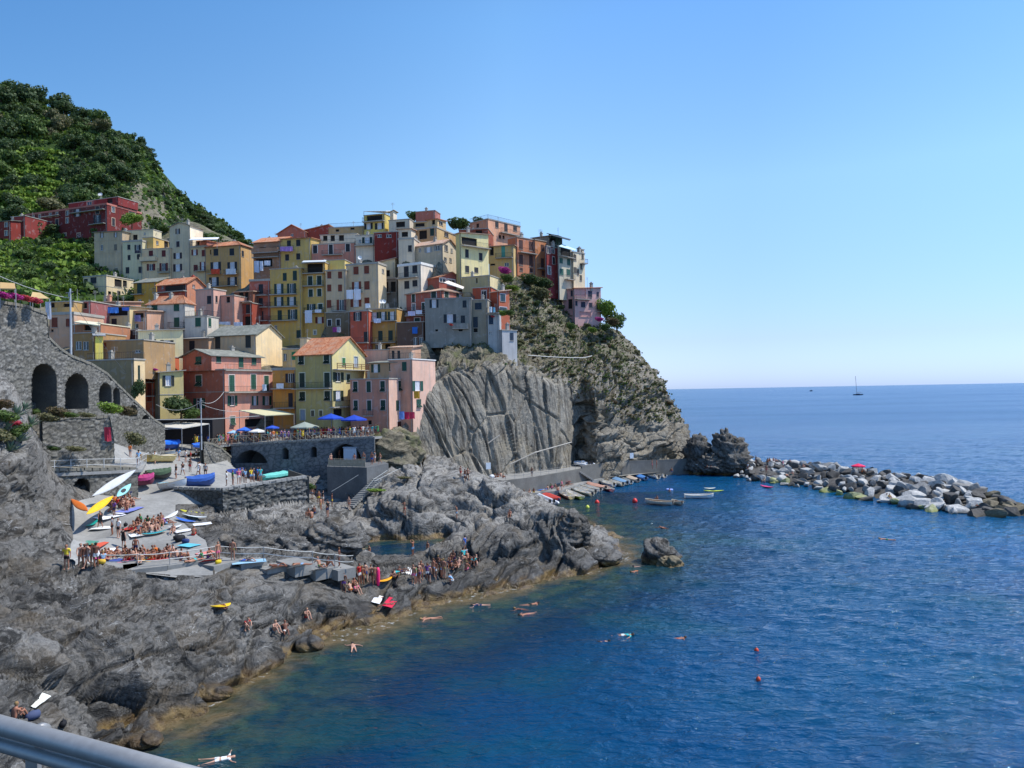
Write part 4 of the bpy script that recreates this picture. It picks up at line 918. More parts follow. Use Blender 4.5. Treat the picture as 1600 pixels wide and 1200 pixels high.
# ---- cream row under it
H('B', 'old stained beige house with faded window outlines, leftmost of the tall cream row', 46, 316, None, 252, 690, 185, 8, (188, 176, 152), 'sb', .5, rmat=M_SLATE, F=[('o', 118, 290, 34, 50), ('o', 250, 288, 34, 50), ('s', 250, 408, 26, 58), ('p', 118, 410, 24, 56), ('d', 122, 642, 30, 52), ('s', 256, 630, 30, 42)], shut=(120, 112, 98), bands=(350, 470, 592), D=10, chim=1)
H('B', 'pale green house between the stained house and the yellow one', 318, 508, None, 352, 700, 183.6, 8, (198, 204, 178), 'flat', .9, F=[('s', 378, 408, 27, 48), ('o', 462, 410, 58, 52), ('s', 380, 507, 26, 48), ('s', 470, 500, 28, 50), ('s', 365, 630, 34, 60), ('s', 494, 625, 34, 62)], shut=SH_DARK, rail=False, D=10)
H('B', 'glazed roof veranda with pale slab roof above the pale green house', 350, 612, 692, 238, 352, 187, 10, (212, 210, 182), 'flat', .2, F=[('k', 438, 318, 46, 62), ('p', 528, 276, 18, 28), ('p', 370, 310, 34, 60)], ctl=False, ext=0, pipe=False)
H('B', 'cream house with rounded balcony and brown shutters', 508, 776, None, 418, 700, 182.6, 8, CREAM, 'flat', .3, F=[('s', 590, 466, 38, 52), ('s', 713, 468, 36, 62), ('o', 591, 600, 80, 66), ('o', 713, 598, 80, 76)], shut=SH_RED, balc=[('F', 500, 652, 545, 'solid'), ('F', 672, 776, 655)], D=9)
H('B', 'yellow roof-top room over the cream house with rounded balcony', 510, 612, 760, 312, 418, 185, 12, YEL, 'flat', .2, R=[('k', 740, 350, 40, 66), ('p', 652, 366, 24, 36)], ctl=False, ext=0, pipe=False)
H('B', 'tall narrow cream tower house with right side coloured sunlit white', 772, 968, 1092, 197, 700, 182, 14, (206, 198, 176), 'gf', 0.9, rmat=M_SLATE, F=[('o', 848, 255, 42, 52), ('s', 850, 378, 30, 54), ('o', 848, 490, 80, 58), ('o', 848, 605, 84, 72)], shut=(58, 46, 52), scol=(236, 230, 214), sur=(190, 184, 170), ctl=True)
H('B', 'beige house with roof terrace and white awning right of the tower house', 972, 1122, None, 406, 700, 180.6, 10, (206, 192, 160), 'flat', .9, F=[('o', 1010, 458, 60, 56), ('s', 1097, 465, 36, 62), ('s', 1020, 608, 38, 62), ('o', 1088, 590, 56, 84)], shut=(112, 46, 38), balc=[('F', 1032, 1122, 640)], D=8, rail=True)
H('B', 'faded pink roof-top room under the white awning', 890, 1125, None, 346, 408, 184, 10, (188, 110, 96), 'sb', .5, F=[('k', 1035, 372, 44, 50)], ctl=False, ext=0, D=5, pipe=False)
H('B', 'ochre house with orange hipped roof at the end of the cream row', 1120, 1456, 1578, 386, 815, 178, 14, OCH, 'hip', 1.6, F=[('k', 1163, 455, 12, 46), ('s', 1215, 456, 44, 66), ('s', 1368, 453, 44, 66), ('o', 1213, 592, 100, 86), ('o', 1372, 592, 92, 86), ('o', 1197, 742, 92, 92), ('o', 1372, 740, 92, 92)], R=[('s', 1472, 470, 20, 56)], shut=(40, 44, 50), balc=[('F', 1150, 1268, 668), ('F', 1306, 1424, 668), ('F', 1148, 1424, 792)], chim=1)
# ---- below them, left
H('B', 'cream villa with parapet urns at the far left below the stained house', -60, 162, 422, 682, 930, 170, 16, (218, 206, 172), 'flat', .5, F=[('s', 38, 726, 56, 58), ('s', -35, 735, 34, 46), ('k', 55, 815, 14, 14)], R=[('k', 275, 752, 70, 70), ('k', 340, 758, 40, 60), ('k', 193, 866, 30, 68), ('k', 282, 860, 32, 62)], bands=(797,), shut=SH_DARK, chim=1)
H('B', 'mustard yellow house with grey slab roof and a tall shuttered door', 424, 640, 760, 738, 960, 160, 14, (210, 160, 52), 'sb', 1.6, rmat=M_SLATE, F=[('s', 480, 810, 44, 108), ('p', 484, 926, 32, 34)], balc=[('F', 424, 524, 864)])
H('B', 'rose red house with orange roof and a long loggia balcony', 648, 936, 1106, 752, 960, 150, 20, (196, 84, 78), 'gs', 1.5, F=[('k', 820, 800, 200, 52), ('p', 700, 790, 20, 34)], R=[('p', 1000, 762, 24, 34)], scol=(214, 140, 112), balc=[('F', 636, 936, 850)], chim=2)
H('B', 'pale pink block with small dark windows beside the white house', 1020, 1192, 1312, 812, 1060, 145, 20, (220, 170, 164), 'flat', .5, F=[('s', 1150, 915, 38, 80)], R=[('s', 1220, 908, 18, 64)], shut=SH_DARK)
H('B', 'low pink house wedged between the pink block and the red house', 1265, 1392, None, 872, 1080, 146, 14, (216, 158, 146), 'flat', .3, F=[('k', 1332, 912, 36, 56)], D=6)
H('B', 'dark red house with a grey-roofed loggia above it', 1354, 1562, None, 945, 1190, 148, 16, (172, 72, 58), 'flat', .3, F=[('s', 1408, 1005, 30, 84), ('s', 1523, 1003, 36, 86), ('s', 1328, 1100, 38, 60), ('k', 1523, 1118, 60, 90)], shut=SH_DARK, balc=[('F', 1354, 1562, 940)])
H('B', 'brownish loggia storey with pale slab roof next to the pink-red narrow house', 1392, 1570, None, 832, 945, 149.6, 16, (150, 92, 74), 'sb', .3, rmat=M_TILEP, F=[('k', 1458, 886, 46, 92), ('k', 1510, 886, 36, 92)], ctl=False, ext=0, D=5, pipe=False)
H('B', 'pale blue-white house with orange hipped roof and green shutters', 552, 918, 1010, 948, 1330, 133, 12, (196, 202, 210), 'hip', 1.7, F=[('s', 625, 990, 54, 70), ('s', 836, 987, 52, 66), ('s', 628, 1134, 52, 90), ('s', 838, 1130, 50, 94), ('k', 640, 1260, 30, 40), ('s', 830, 1262, 46, 60)], shut=(40, 84, 66), balc=[('F', 778, 918, 1185)], chim=2)
H('B', 'white annex with a roof terrace joined to the pale blue-white house', 918, 1132, 1242, 1072, 1330, 131.5, 12, (202, 206, 210), 'flat', .2, F=[('s', 1043, 1128, 52, 86)], R=[('s', 1155, 1130, 26, 82)], shut=(40, 84, 66), rail=True)
H('B', 'yellow house with blue towels drying in its open loggia', 40, 386, None, 976, 1260, 128, 8, (216, 200, 150), 'sb', .5, rmat=M_SLATE, F=[('p', 107, 1010, 24, 50), ('k', 262, 1026, 210, 78), ('s', 100, 1132, 46, 72), ('s', 237, 1132, 48, 74)], shut=SH_DARK, D=8, chim=1)
H('B', 'narrow pinkish house hung with washing left of the white house', 388, 552, None, 1020, 1300, 129, 8, (206, 160, 140), 'sb', .6, rmat=M_TILEP, F=[('k', 475, 1080, 90, 80), ('p', 440, 1165, 60, 46)], D=7)
# ---- skyline row, centre-left
H('C', 'brown house with awnings and an orange roof at the left end of the skyline', 98, 362, None, 412, 740, 165, 10, (170, 128, 104), 'gs', 1.9, F=[('k', 190, 492, 60, 44), ('k', 290, 490, 56, 46), ('k', 200, 620, 160, 80)], balc=[('F', 98, 352, 530, 'solid'), ('F', 100, 352, 575)], D=9)
H('C', 'olive yellow house with four dark windows on the skyline', 362, 650, None, 378, 660, 164, 8, (206, 180, 96), 'sb', .9, F=[('s', 440, 432, 36, 56), ('s', 530, 428, 40, 62), ('s', 423, 568, 36, 60), ('s', 530, 558, 38, 60)], shut=SH_DARK, balc=[('F', 345, 490, 502)], D=9)
H('C', 'pink house with white window frames below a white veranda', 650, 1082, None, 430, 610, 163, 8, (214, 138, 128), 'flat', .3, F=[('s', 692, 487, 40, 76), ('s', 843, 494, 38, 104), ('s', 1006, 468, 40, 74)], shut=SH_DARK, sur=(230, 222, 210), balc=[('F', 768, 962, 548)], D=9, rail=True)
H('C', 'white roof veranda with arched openings above the pink house', 740, 1090, None, 340, 420, 168, 8, (214, 212, 206), 'flat', .3, F=[('k', 788, 380, 44, 50), ('k', 860, 380, 42, 56), ('k', 944, 380, 50, 56)], ctl=False, D=5, pipe=False)
H('C', 'salmon gabled roof house highest at the left of the skyline', 330, 610, None, 326, 420, 176, 10, (196, 112, 96), 'gf', 2.0, rmat=M_TILE, D=10, F=[('p', 470, 345, 26, 26)])
H('C', 'long low red house behind the white veranda', 582, 816, None, 300, 420, 176, 8, (176, 72, 62), 'sr', 1.2, rmat=M_TILEP, D=8)
H('C', 'tan house with roof-top fence on the skyline', 816, 1160, None, 272, 420, 175, 8, (196, 164, 116), 'flat', .4, F=[('k', 905, 308, 34, 24), ('k', 1050, 290, 40, 20)], D=9, rail=True)
H('C', 'yellow penthouse under a white pergola roof at the top of the village', 1162, 1362, 1412, 150, 330, 172, 16, (222, 204, 96), 'flat', .2, F=[('k', 1262, 186, 150, 50), ('o', 1205, 268, 80, 60), ('o', 1310, 266, 86, 62)], shut=SH_DARK, sur=(230, 228, 216), balc=[('F', 1160, 1362, 232, 'bars')])
H('C', 'white stair tower right of the yellow penthouse', 1412, 1444, 1478, 134, 260, 175, 14, (232, 230, 224), 'sr', .5, rmat=M_CONC)
H('C', 'grey-white house with a wide dark veranda window near the skyline', 1400, 1600, 1640, 200, 330, 170, 14, (206, 204, 196), 'flat', .2, F=[('k', 1512, 250, 86, 52)])
H('C', 'white terrace house with a french window left of the dark red block', 1082, 1262, None, 352, 560, 160, 8, (216, 214, 210), 'flat', .3, F=[('o', 1192, 402, 96, 60), ('p', 1120, 410, 24, 36)], balc=[('F', 1082, 1262, 458)], D=7)
H('C', 'windowless dark red block', 1262, 1490, None, 322, 640, 158, 8, (146, 46, 44), 'flat', .3, F=[('p', 1312, 360, 40, 30), ('p', 1400, 362, 50, 30)], shut=RED, D=9)
H('C', 'yellow roof room beside the beige house with orange-brown shutters', 796, 976, None, 592, 700, 152, 8, (226, 208, 110), 'flat', .3, ctl=False, D=6, ext=0, pipe=False)
H('C', 'tall yellow house with three rows of balconies', 262, 562, None, 672, 1345, 150, 8, (212, 178, 84), 'flat', .3, F=[('s', 400, 755, 36, 76), ('s', 497, 742, 38, 92), ('o', 343, 872, 88, 104), ('o', 466, 866, 86, 98), ('o', 343, 990, 88, 86), ('o', 466, 988, 86, 84), ('s', 352, 1126, 40, 100), ('o', 475, 1115, 92, 94), ('p', 313, 1240, 28, 44), ('s', 535, 1305, 44, 76)], balc=[('F', 268, 520, 928), ('F', 268, 524, 1046), ('F', 268, 526, 1178)], D=9, chim=1)
H('C', 'narrow pink-red house with a balcony at every floor', 64, 260, None, 792, 1345, 151, 8, (196, 100, 86), 'flat', .9, F=[('s', 170, 872, 42, 92), ('s', 170, 1003, 40, 90), ('s', 175, 1130, 38, 90), ('p', 170, 1250, 30, 50)], balc=[('F', 80, 240, 936), ('F', 80, 244, 1050), ('F', 80, 244, 1180)], shut=SH_DARK, D=8)
H('C', 'yellow house with a glazed top-floor veranda and white awning', 568, 792, None, 618, 1345, 150.6, 8, (214, 182, 92), 'flat', .2, F=[('k', 690, 668, 150, 90), ('s', 645, 796, 42, 96), ('s', 732, 790, 42, 92), ('s', 650, 910, 40, 72), ('s', 733, 905, 40, 72), ('o', 655, 1045, 82, 62), ('s', 743, 1040, 42, 54), ('o', 735, 1170, 80, 62, SH_RED), ('p', 690, 1290, 26, 44)], sur=(228, 222, 200), balc=[('F', 562, 792, 726), ('F', 578, 776, 846), ('F', 600, 780, 1100)], D=9)
H('C', 'beige house with small orange-brown shutters left of its taller twin', 794, 990, None, 692, 1085, 149, 8, (208, 190, 160), 'flat', .5, F=o2([828, 932], [738], 38, 66) + o2([828, 932], [862], 38, 68) + [('s', 826, 1015, 42, 76), ('o', 946, 1025, 92, 106)], shut=SH_BROWN, balc=[('F', 862, 990, 1084)], D=8, chim=1)
H('C', 'tall beige house with orange-brown shutters', 992, 1300, 1378, 628, 1085, 148, 16, (210, 192, 164), 'flat', .8, F=[('s', 1085, 693, 48, 76), ('s', 1187, 686, 46, 76), ('o', 1090, 838, 88, 76), ('s', 1190, 836, 50, 80), ('o', 1085, 1005, 104, 76), ('s', 1190, 983, 46, 60)], R=[('p', 1345, 700, 20, 40)], shut=SH_BROWN, scol=(224, 212, 184), balc=[('F', 1040, 1150, 908)], dish=1)
H('C', 'rough stone house base under the beige house with purple cloth', 794, 1028, None, 1095, 1345, 147.6, 8, (120, 114, 100), 'flat', .2, F=[('s', 830, 1196, 36, 60), ('s', 914, 1194, 34, 62)], sur=(210, 206, 196), D=7, shut=SH_DARK)
H('C', 'salmon red house with a row of open shutters', 1032, 1210, None, 1084, 1560, 143, 10, (208, 92, 74), 'flat', .5, F=[('o', 1100, 1135, 78, 84), ('s', 1188, 1330, 44, 96)], shut=SH_DARK, D=8, balc=[('F', 1020, 1210, 1392)])
H('C', 'yellow-walled middle part of the salmon red house', 1212, 1480, None, 1060, 1560, 144, 10, (200, 160, 84), 'flat', .3, F=[('o', 1262, 1135, 84, 80), ('o', 1345, 1132, 70, 82), ('o', 1432, 1130, 80, 84), ('s', 1320, 1320, 42, 96), ('s', 1417, 1318, 42, 98), ('k', 1290, 1440, 46, 60), ('k', 1390, 1430, 50, 60)], balc=[('F', 1212, 1480, 1184), ('F', 1150, 1478, 1392)], D=8, dish=2)
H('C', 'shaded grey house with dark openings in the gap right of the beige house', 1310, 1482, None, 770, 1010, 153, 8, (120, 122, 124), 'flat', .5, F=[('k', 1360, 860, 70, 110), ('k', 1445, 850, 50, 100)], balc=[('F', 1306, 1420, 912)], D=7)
H('C', 'cream house peeping over the tall beige house with a slanting eave', 1300, 1460, None, 610, 800, 155, 8, (214, 200, 166), 'sr', .8, rmat=M_TILEP, F=[('k', 1380, 720, 60, 60)], D=7)
# ---- centre, upper
H('D', 'rose-coloured roof block with a dark rim, topmost house of the village', 305, 492, 542, 118, 260, 172, 14, (196, 110, 100), 'flat', .2, F=[], chim=1)
H('D', 'tan house with stacked roof terraces under the rose block', 288, 508, 700, 282, 440, 160, 22, (192, 160, 118), 'flat', .6, F=[('k', 375, 350, 76, 84), ('s', 463, 320, 38, 70)], R=[('p', 600, 350, 40, 40)], scol=(206, 178, 124))
H('D', 'cream roof room with a bright window on the tan house', 410, 514, 596, 198, 285, 165, 22, (206, 182, 138), 'sb', .4, F=[('k', 475, 222, 30, 46)], R=[('p', 548, 236, 36, 42)], ctl=False, ext=0, pipe=False)
H('D', 'low terrace house with posts left of the cream roof room', 282, 412, None, 225, 290, 166, 10, (198, 168, 118), 'flat', .3, F=[('k', 345, 255, 90, 34)], ctl=False, ext=0, D=5, pipe=False)
H('D', 'white house with planted terrace below the tan house', 140, 290, None, 392, 580, 154, 8, (206, 202, 192), 'flat', .8, F=[('s', 250, 482, 34, 62)], D=7, shut=SH_DARK)
H('D', 'white roof room with plants between the dark red block and the tan house', 132, 262, None, 292, 400, 158, 8, (218, 214, 204), 'sb', .5, rmat=M_TILEP, F=[('k', 200, 345, 60, 50)], ctl=False, ext=0, D=5, pipe=False)
H('D', 'grey-white house with an arched gable window and faded orange roof', 292, 566, 694, 432, 640, 152, 26, (176, 172, 160), 'gs', 1.3, rmat=M_TILEP, F=[('o', 427, 494, 76, 54), ('o', 515, 476, 72, 54), ('p', 345, 495, 24, 46)], R=[('p', 598, 478, 34, 62), ('s', 650, 502, 16, 42), ('p', 590, 590, 28, 46), ('p', 640, 595, 22, 40)], shut=(150, 150, 146), scol=(214, 210, 196), chim=1)
H('D', 'white house with a red stripe along its white-balustraded terrace', 136, 356, 692, 634, 925, 148, 28, (212, 212, 208), 'flat', 1.0, rmat=M_WHITE, F=[('s', 215, 708, 44, 112), ('s', 297, 678, 46, 74), ('s', 220, 832, 46, 76), ('s', 298, 816, 46, 60)], shut=SH_DARK, scol=(232, 232, 234), bands=(645,), balc=[('F', 140, 332, 774)])
H('D', 'pale lemon house with a dark covered terrace on top', 692, 742, 1006, 330, 735, 150, 50, (204, 200, 136), 'sb', .5, rmat=M_TILEP, R=[('k', 800, 410, 150, 70), ('k', 930, 440, 80, 60), ('s', 797, 530, 32, 80), ('s', 930, 562, 32, 76), ('s', 800, 680, 36, 60), ('s', 888, 690, 36, 50)], shut=SH_DARK, scol=(236, 230, 170), balc=[('R', 742, 1004, 452)])
H('D', 'brick-red house with a dark loggia behind the lemon house', 720, 1000, None, 292, 420, 162, 8, (160, 78, 60), 'flat', .3, F=[('k', 912, 342, 62, 72), ('k', 780, 350, 60, 40)], D=8)
H('D', 'large salmon-pink villa with a railed roof terrace on the skyline', 825, 1002, 1312, 200, 440, 168, 42, (206, 136, 112), 'flat', .3, R=[('s', 1085, 248, 30, 60), ('s', 1172, 276, 30, 76), ('s', 1260, 280, 32, 50), ('k', 1117, 370, 24, 36), ('k', 1150, 374, 22, 34)], F=[('k', 900, 262, 26, 40)], shut=SH_DARK, scol=(232, 170, 142), balc=[('R', 1108, 1305, 326)], rail=True)
H('D', 'yellow house with a tall teal shutter and a rounded balcony', 1010, 1246, None, 450, 730, 158, 14, (212, 184, 116), 'sb', .4, rmat=M_TILEP, F=[('s', 1147, 515, 36, 110, SH_TEAL), ('k', 1036, 488, 36, 80), ('p', 1180, 636, 42, 36), ('k', 1045, 636, 46, 16)], balc=[('F', 1080, 1240, 578)], D=8, shut=SH_DARK)
H('D', 'orange-salmon house with tall brown shutters', 1192, 1282, 1452, 372, 730, 160, 48, (206, 118, 80), 'flat', .3, R=[('s', 1317, 445, 34, 90), ('s', 1412, 458, 34, 88), ('s', 1317, 590, 34, 102), ('s', 1413, 602, 34, 110), ('s', 1320, 682, 28, 30), ('s', 1415, 692, 28, 40)], shut=(84, 52, 44), scol=(216, 132, 98), balc=[('R', 1290, 1452, 516)])
H('D', 'narrow orange house between the salmon house and the dark red one', 1446, 1456, 1562, 398, 760, 163, 46, (206, 124, 84), 'flat', .3, R=[('s', 1522, 476, 28, 62), ('s', 1523, 620, 28, 86), ('s', 1530, 720, 26, 50)], shut=(84, 52, 44), scol=(222, 140, 90), balc=[('R', 1470, 1560, 672)])
# ---- right end of the skyline
H('E', 'narrow crimson house near the seaward end of the skyline', 570, 582, 692, 336, 700, 162, 42, (150, 50, 56), 'flat', .3, R=[('p', 594, 376, 30, 60), ('p', 642, 386, 26, 42), ('s', 646, 476, 22, 70), ('p', 604, 570, 30, 78)], shut=SH_DARK, scol=(160, 54, 62), sur=(214, 200, 190))
H('E', 'grey roof storey with dark eaves above the crimson house', 440, 600, 690, 236, 345, 166, 30, (150, 150, 146), 'sb', .6, rmat=M_SLATE, R=[('k', 645, 290, 60, 40)], ctl=False, chim=1, pipe=False)
H('E', 'pale grey-green house with dark green upper terraces and awnings', 690, 700, 826, 334, 720, 163, 42, (186, 190, 180), 'flat', .2, R=[('k', 762, 380, 96, 80), ('s', 718, 475, 30, 52), ('s', 790, 490, 28, 60), ('s', 723, 584, 34, 62), ('s', 788, 588, 34, 60)], shut=(48, 96, 82), scol=(200, 204, 194), balc=[('R', 692, 824, 430), ('R', 750, 824, 652)])
H('E', 'dark green roof room with projecting awnings on the grey-green house', 600, 690, 730, 240, 340, 166, 30, (58, 92, 80), 'sl', .9, rmat=M_SLATE, F=[('k', 640, 290, 50, 60)], ctl=False, ext=0, pipe=False)
H('E', 'cream house with many small windows at the right end of the skyline', 826, 838, 948, 392, 720, 166, 46, (214, 204, 176), 'flat', .3, R=[('s', 846, 446, 24, 60), ('s', 876, 468, 22, 58), ('s', 842, 566, 24, 60), ('s', 880, 586, 20, 60), ('s', 912, 534, 18, 50), ('s', 925, 430, 18, 46), ('s', 908, 642, 20, 56)], shut=(96, 88, 76), scol=(232, 224, 200), balc=[('R', 900, 948, 500)], chim=1)
H('E', 'small roof room at the very right end of the skyline', 872, 880, 940, 362, 400, 168, 46, (220, 210, 190), 'flat', .2, ctl=False, ext=0, pipe=False, R=[('k', 912, 382, 20, 20)])
H('E', 'pink house alone on the cliff edge, its left wing with steps', 738, 846, None, 745, 1010, 164, 30, (206, 150, 164), 'sb', .7, rmat=M_TILEP, F=[('s', 768, 815, 18, 50), ('s', 820, 790, 20, 56), ('k', 806, 892, 40, 92)], shut=(44, 48, 66), D=7)
H('E', 'pink house alone on the cliff edge, its wide front with a loggia', 846, 850, 1102, 742, 1030, 163, 62, (214, 160, 172), 'sb', .5, rmat=M_TILE, R=[('k', 905, 785, 104, 72), ('s', 997, 795, 38, 56), ('s', 1070, 800, 20, 46), ('s', 862, 886, 20, 46), ('s', 930, 898, 40, 52), ('s', 1003, 905, 32, 46), ('s', 1083, 915, 38, 60), ('k', 950, 992, 110, 50)], shut=(44, 50, 70), scol=(224, 176, 190), balc=[('R', 848, 992, 845, 'bars'), ('R', 1062, 1120, 965)], chim=1)
# ---- centre, on the rock
H('D', 'rose house with a glazed gable behind the blue-grey house', 372, 530, 770, 758, 900, 148, 40, (180, 92, 82), 'gs', 1.4, rmat=M_TILE, R=[('p', 565, 768, 60, 40), ('p', 650, 765, 70, 60)], sur=(226, 222, 214))
H('D', 'rose-pink house with a pale tiled roof and terrace over the blue-grey house', 216, 560, 886, 884, 1180, 144, 34, (188, 96, 86), 'hip', 1.7, rmat=M_TILEP, F=[('s', 283, 926, 30, 78), ('p', 285, 1046, 34, 60), ('s', 478, 880, 46, 60), ('s', 378, 1036, 26, 66)], R=[('s', 600, 888, 40, 60), ('o', 740, 900, 90, 60)], scol=(196, 116, 106), sur=(226, 220, 212), balc=[('F', 226, 400, 1102)])
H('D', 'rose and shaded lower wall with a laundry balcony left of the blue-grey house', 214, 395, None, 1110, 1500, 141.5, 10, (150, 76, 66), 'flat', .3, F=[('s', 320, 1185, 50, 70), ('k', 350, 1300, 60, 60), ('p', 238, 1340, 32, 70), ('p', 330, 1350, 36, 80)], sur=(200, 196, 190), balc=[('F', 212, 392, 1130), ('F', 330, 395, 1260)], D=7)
H('D', 'orange-red house behind the blue-grey house', 852, 1030, None, 856, 1010, 145, 14, (188, 78, 52), 'flat', .3, F=[('s', 962, 928, 42, 80)], shut=SH_DARK, sur=(196, 180, 176), D=7)
H('D', 'orange-red corner house at the edge of the weedy slope', 1030, 1106, 1206, 894, 1110, 142, 44, (186, 76, 50), 'sb', .5, rmat=M_TILEP, R=[('s', 1142, 955, 46, 70), ('s', 1146, 1064, 66, 34)], shut=(36, 70, 84), scol=(204, 104, 78), sur=(200, 190, 190))
H('D', 'plain beige block with a curved wall above the orange-red house', 750, 1020, 1122, 742, 900, 147, 22, (182, 172, 132), 'flat', .3, F=[('k', 892, 790, 14, 50)], scol=(226, 216, 170))
H('I', 'blue-grey house on the cliff edge, its wide rounded front', 148, 592, None, 282, 600, 139, 4, (136, 146, 152), 'flat', .2, rmat=M_GREYP, F=[('o', 235, 335, 84, 80), ('s', 528, 340, 36, 70), ('o', 388, 478, 118, 82), ('s', 513, 486, 40, 74), ('k', 260, 592, 26, 16), ('k', 490, 592, 40, 16)], shut=(40, 48, 54), D=8, rail=True, balc=[('F', 415, 565, 574, 'none', .5)])
H('I', 'grey stuccoed part right of the blue-grey house with a tall door', 594, 752, None, 298, 640, 139.5, 8, (150, 150, 142), 'flat', .2, F=[('s', 660, 360, 64, 66), ('s', 634, 514, 44, 104), ('k', 634, 590, 40, 40)], shut=(40, 54, 66), D=8)
H('I', 'pale blue annex with a washing terrace on top', 752, 858, None, 428, 665, 138.5, 6, (170, 186, 208), 'flat', .2, F=[('s', 783, 490, 42, 88), ('p', 776, 620, 26, 36)], shut=(36, 56, 76), D=7, rail=True, balc=[('F', 742, 862, 428, 'bars')])
H('I', 'tall narrow blue-white tower wall standing on the bare cliff', 862, 892, 1034, 592, 955, 137.6, 56, (150, 166, 190), 'flat', .2, R=[('s', 982, 652, 34, 74), ('p', 972, 906, 20, 36)], shut=(40, 60, 80), scol=(188, 202, 226), ext=1.2)
# ---- front rows
H('G', 'cream house with a gable wall coloured as sunlit behind the pink corner house', 342, 800, 1052, 258, 560, 126, 16, (206, 178, 146), 'gs', 1.9, rmat=M_SLATE, F=[('s', 433, 342, 48, 116), ('s', 725, 332, 50, 120)], shut=(50, 50, 46), scol=(236, 218, 176), chim=1)
H('G', 'low tan annex with a white roof left of the cream house', 92, 345, None, 296, 430, 127, 14, (196, 158, 130), 'sb', .8, rmat=M_CONC, F=[('s', 185, 370, 50, 92)], D=6, shut=SH_DARK)
H('G', 'tall pink corner house facing the square with a roof terrace', 96, 502, 966, 604, 1200, 116.5, 30, (196, 106, 86), 'flat', .3, F=[('t', 250, 708, 56, 106), ('o', 255, 925, 110, 100), ('d', 405, 1132, 76, 122), ('k', 300, 1140, 60, 80), ('k', 466, 1090, 26, 44)], R=[('s', 567, 738, 50, 172), ('s', 775, 716, 46, 140), ('s', 900, 734, 42, 150), ('o', 573, 898, 92, 96), ('o', 790, 898, 60, 90), ('o', 905, 898, 84, 88), ('t', 575, 1092, 46, 84), ('k', 780, 1110, 170, 76)], shut=(44, 88, 72), scol=(230, 160, 148), sur=(216, 196, 186), bands=(612, 822), balc=[('R', 500, 1010, 818), ('R', 500, 960, 602, 'bars', .3)])
H('G', 'gabled top storey of the pink corner house with its long grey sheet roof', 96, 372, 850, 462, 606, 116.9, 30, (196, 106, 86), 'gf', 1.1, rmat=M_SLATE, F=[('t', 248, 506, 54, 78)], R=[('s', 440, 492, 44, 60), ('s', 655, 512, 44, 100), ('s', 780, 516, 44, 70)], shut=(44, 88, 72), scol=(224, 148, 136), ctl=False, ext=0, over=.5, cat='house')
H('G', 'orange house squeezed between the pink corner house and the olive one', 962, 1192, None, 604, 1150, 121, 6, (222, 150, 58), 'flat', .9, rmat=M_CONC, F=[('o', 1130, 680, 92, 86), ('s', 1133, 892, 42, 132)], shut=(56, 44, 50), balc=[('F', 962, 1180, 782), ('F', 985, 1190, 968)], D=7)
H('G', 'small yellow terrace house above the orange one with a green door', 1056, 1226, None, 405, 540, 128, 8, (214, 190, 130), 'flat', .5, F=[('s', 1164, 468, 40, 76, (40, 130, 80)), ('p', 1080, 480, 30, 70)], D=6)
H('G', 'cream terrace parapet room over the small yellow house', 1225, 1290, 1336, 300, 410, 130, 12, (232, 214, 180), 'flat', .2, ctl=False, D=5, pipe=False)
H('H', 'olive-yellow house with an orange tiled roof and a gable coloured sunlit lemon', 136, 490, 806, 322, 1000, 117, 22, (178, 172, 108), 'gs', 2.9, F=[('t', 190, 386, 50, 88), ('t', 433, 376, 52, 92), ('s', 198, 578, 50, 136), ('s', 437, 576, 50, 140), ('t', 200, 735, 52, 88), ('t', 440, 730, 52, 94), ('s', 300, 897, 30, 52, (96, 90, 70)), ('s', 378, 897, 30, 52, (96, 90, 70)), ('d', 203, 912, 46, 100, (150, 160, 170))],
  R=[('s', 597, 402, 28, 74, (60, 120, 70)), ('d', 715, 402, 36, 100, (170, 180, 190)), ('p', 720, 265, 26, 50), ('o', 545, 548, 100, 92), ('s', 640, 560, 30, 80), ('o', 545, 728, 96, 100), ('k', 540, 890, 90, 70), ('k', 620, 890, 80, 70)], shut=(38, 56, 44), scol=(218, 214, 150), sur=(206, 204, 178), balc=[('F', 130, 490, 660), ('R', 490, 800, 472, 'wood'), ('R', 415, 662, 838)], chim=1)
H('H', 'rose-pink house with nine green-shuttered windows above the blue umbrellas', 662, 1034, 1270, 566, 1060, 116, 18, (206, 140, 122), 'flat', .3, F=[('t', 710, 642, 40, 100), ('s', 838, 642, 40, 102), ('t', 972, 638, 42, 104), ('t', 714, 822, 38, 98), ('s', 843, 822, 38, 98), ('t', 976, 820, 42, 98), ('k', 848, 985, 36, 40)], R=[('t', 1143, 632, 42, 96), ('o', 1150, 820, 96, 98), ('d', 1150, 1018, 74, 90, (86, 44, 34))], shut=(36, 66, 54), scol=(222, 182, 174), sur=(216, 190, 176), balc=[('F', 795, 885, 918, 'bars', .5)])
H('H', 'pale pink seaward wing with an arched-window roof storey', 1034, 1262, 1482, 378, 1100, 119, 24, (206, 160, 150), 'flat', .3, rmat=M_WHITE, F=[('s', 1180, 446, 42, 86)], R=[('o', 1308, 634, 102, 96), ('t', 1318, 802, 42, 82)], shut=(36, 80, 66), scol=(228, 188, 182), rail=True)
H('H', 'shaded roof storey with an olive slab roof over the rose-pink house', 842, 1250, None, 402, 560, 120, 12, (170, 146, 120), 'sb', .5, rmat=M_SLATE, F=[('o', 905, 465, 84, 80), ('s', 1060, 452, 50, 74)], ctl=False, ext=0, D=5, pipe=False, shut=(36, 66, 54))
H('H', 'small pinkish house with two arched doors behind the roof terraces', 1042, 1252, None, 262, 420, 126, 8, (210, 168, 150), 'sb', .6, rmat=M_TILEP, F=[('s', 1073, 336, 24, 82), ('s', 1127, 336, 24, 82)], shut=SH_DARK, D=6)
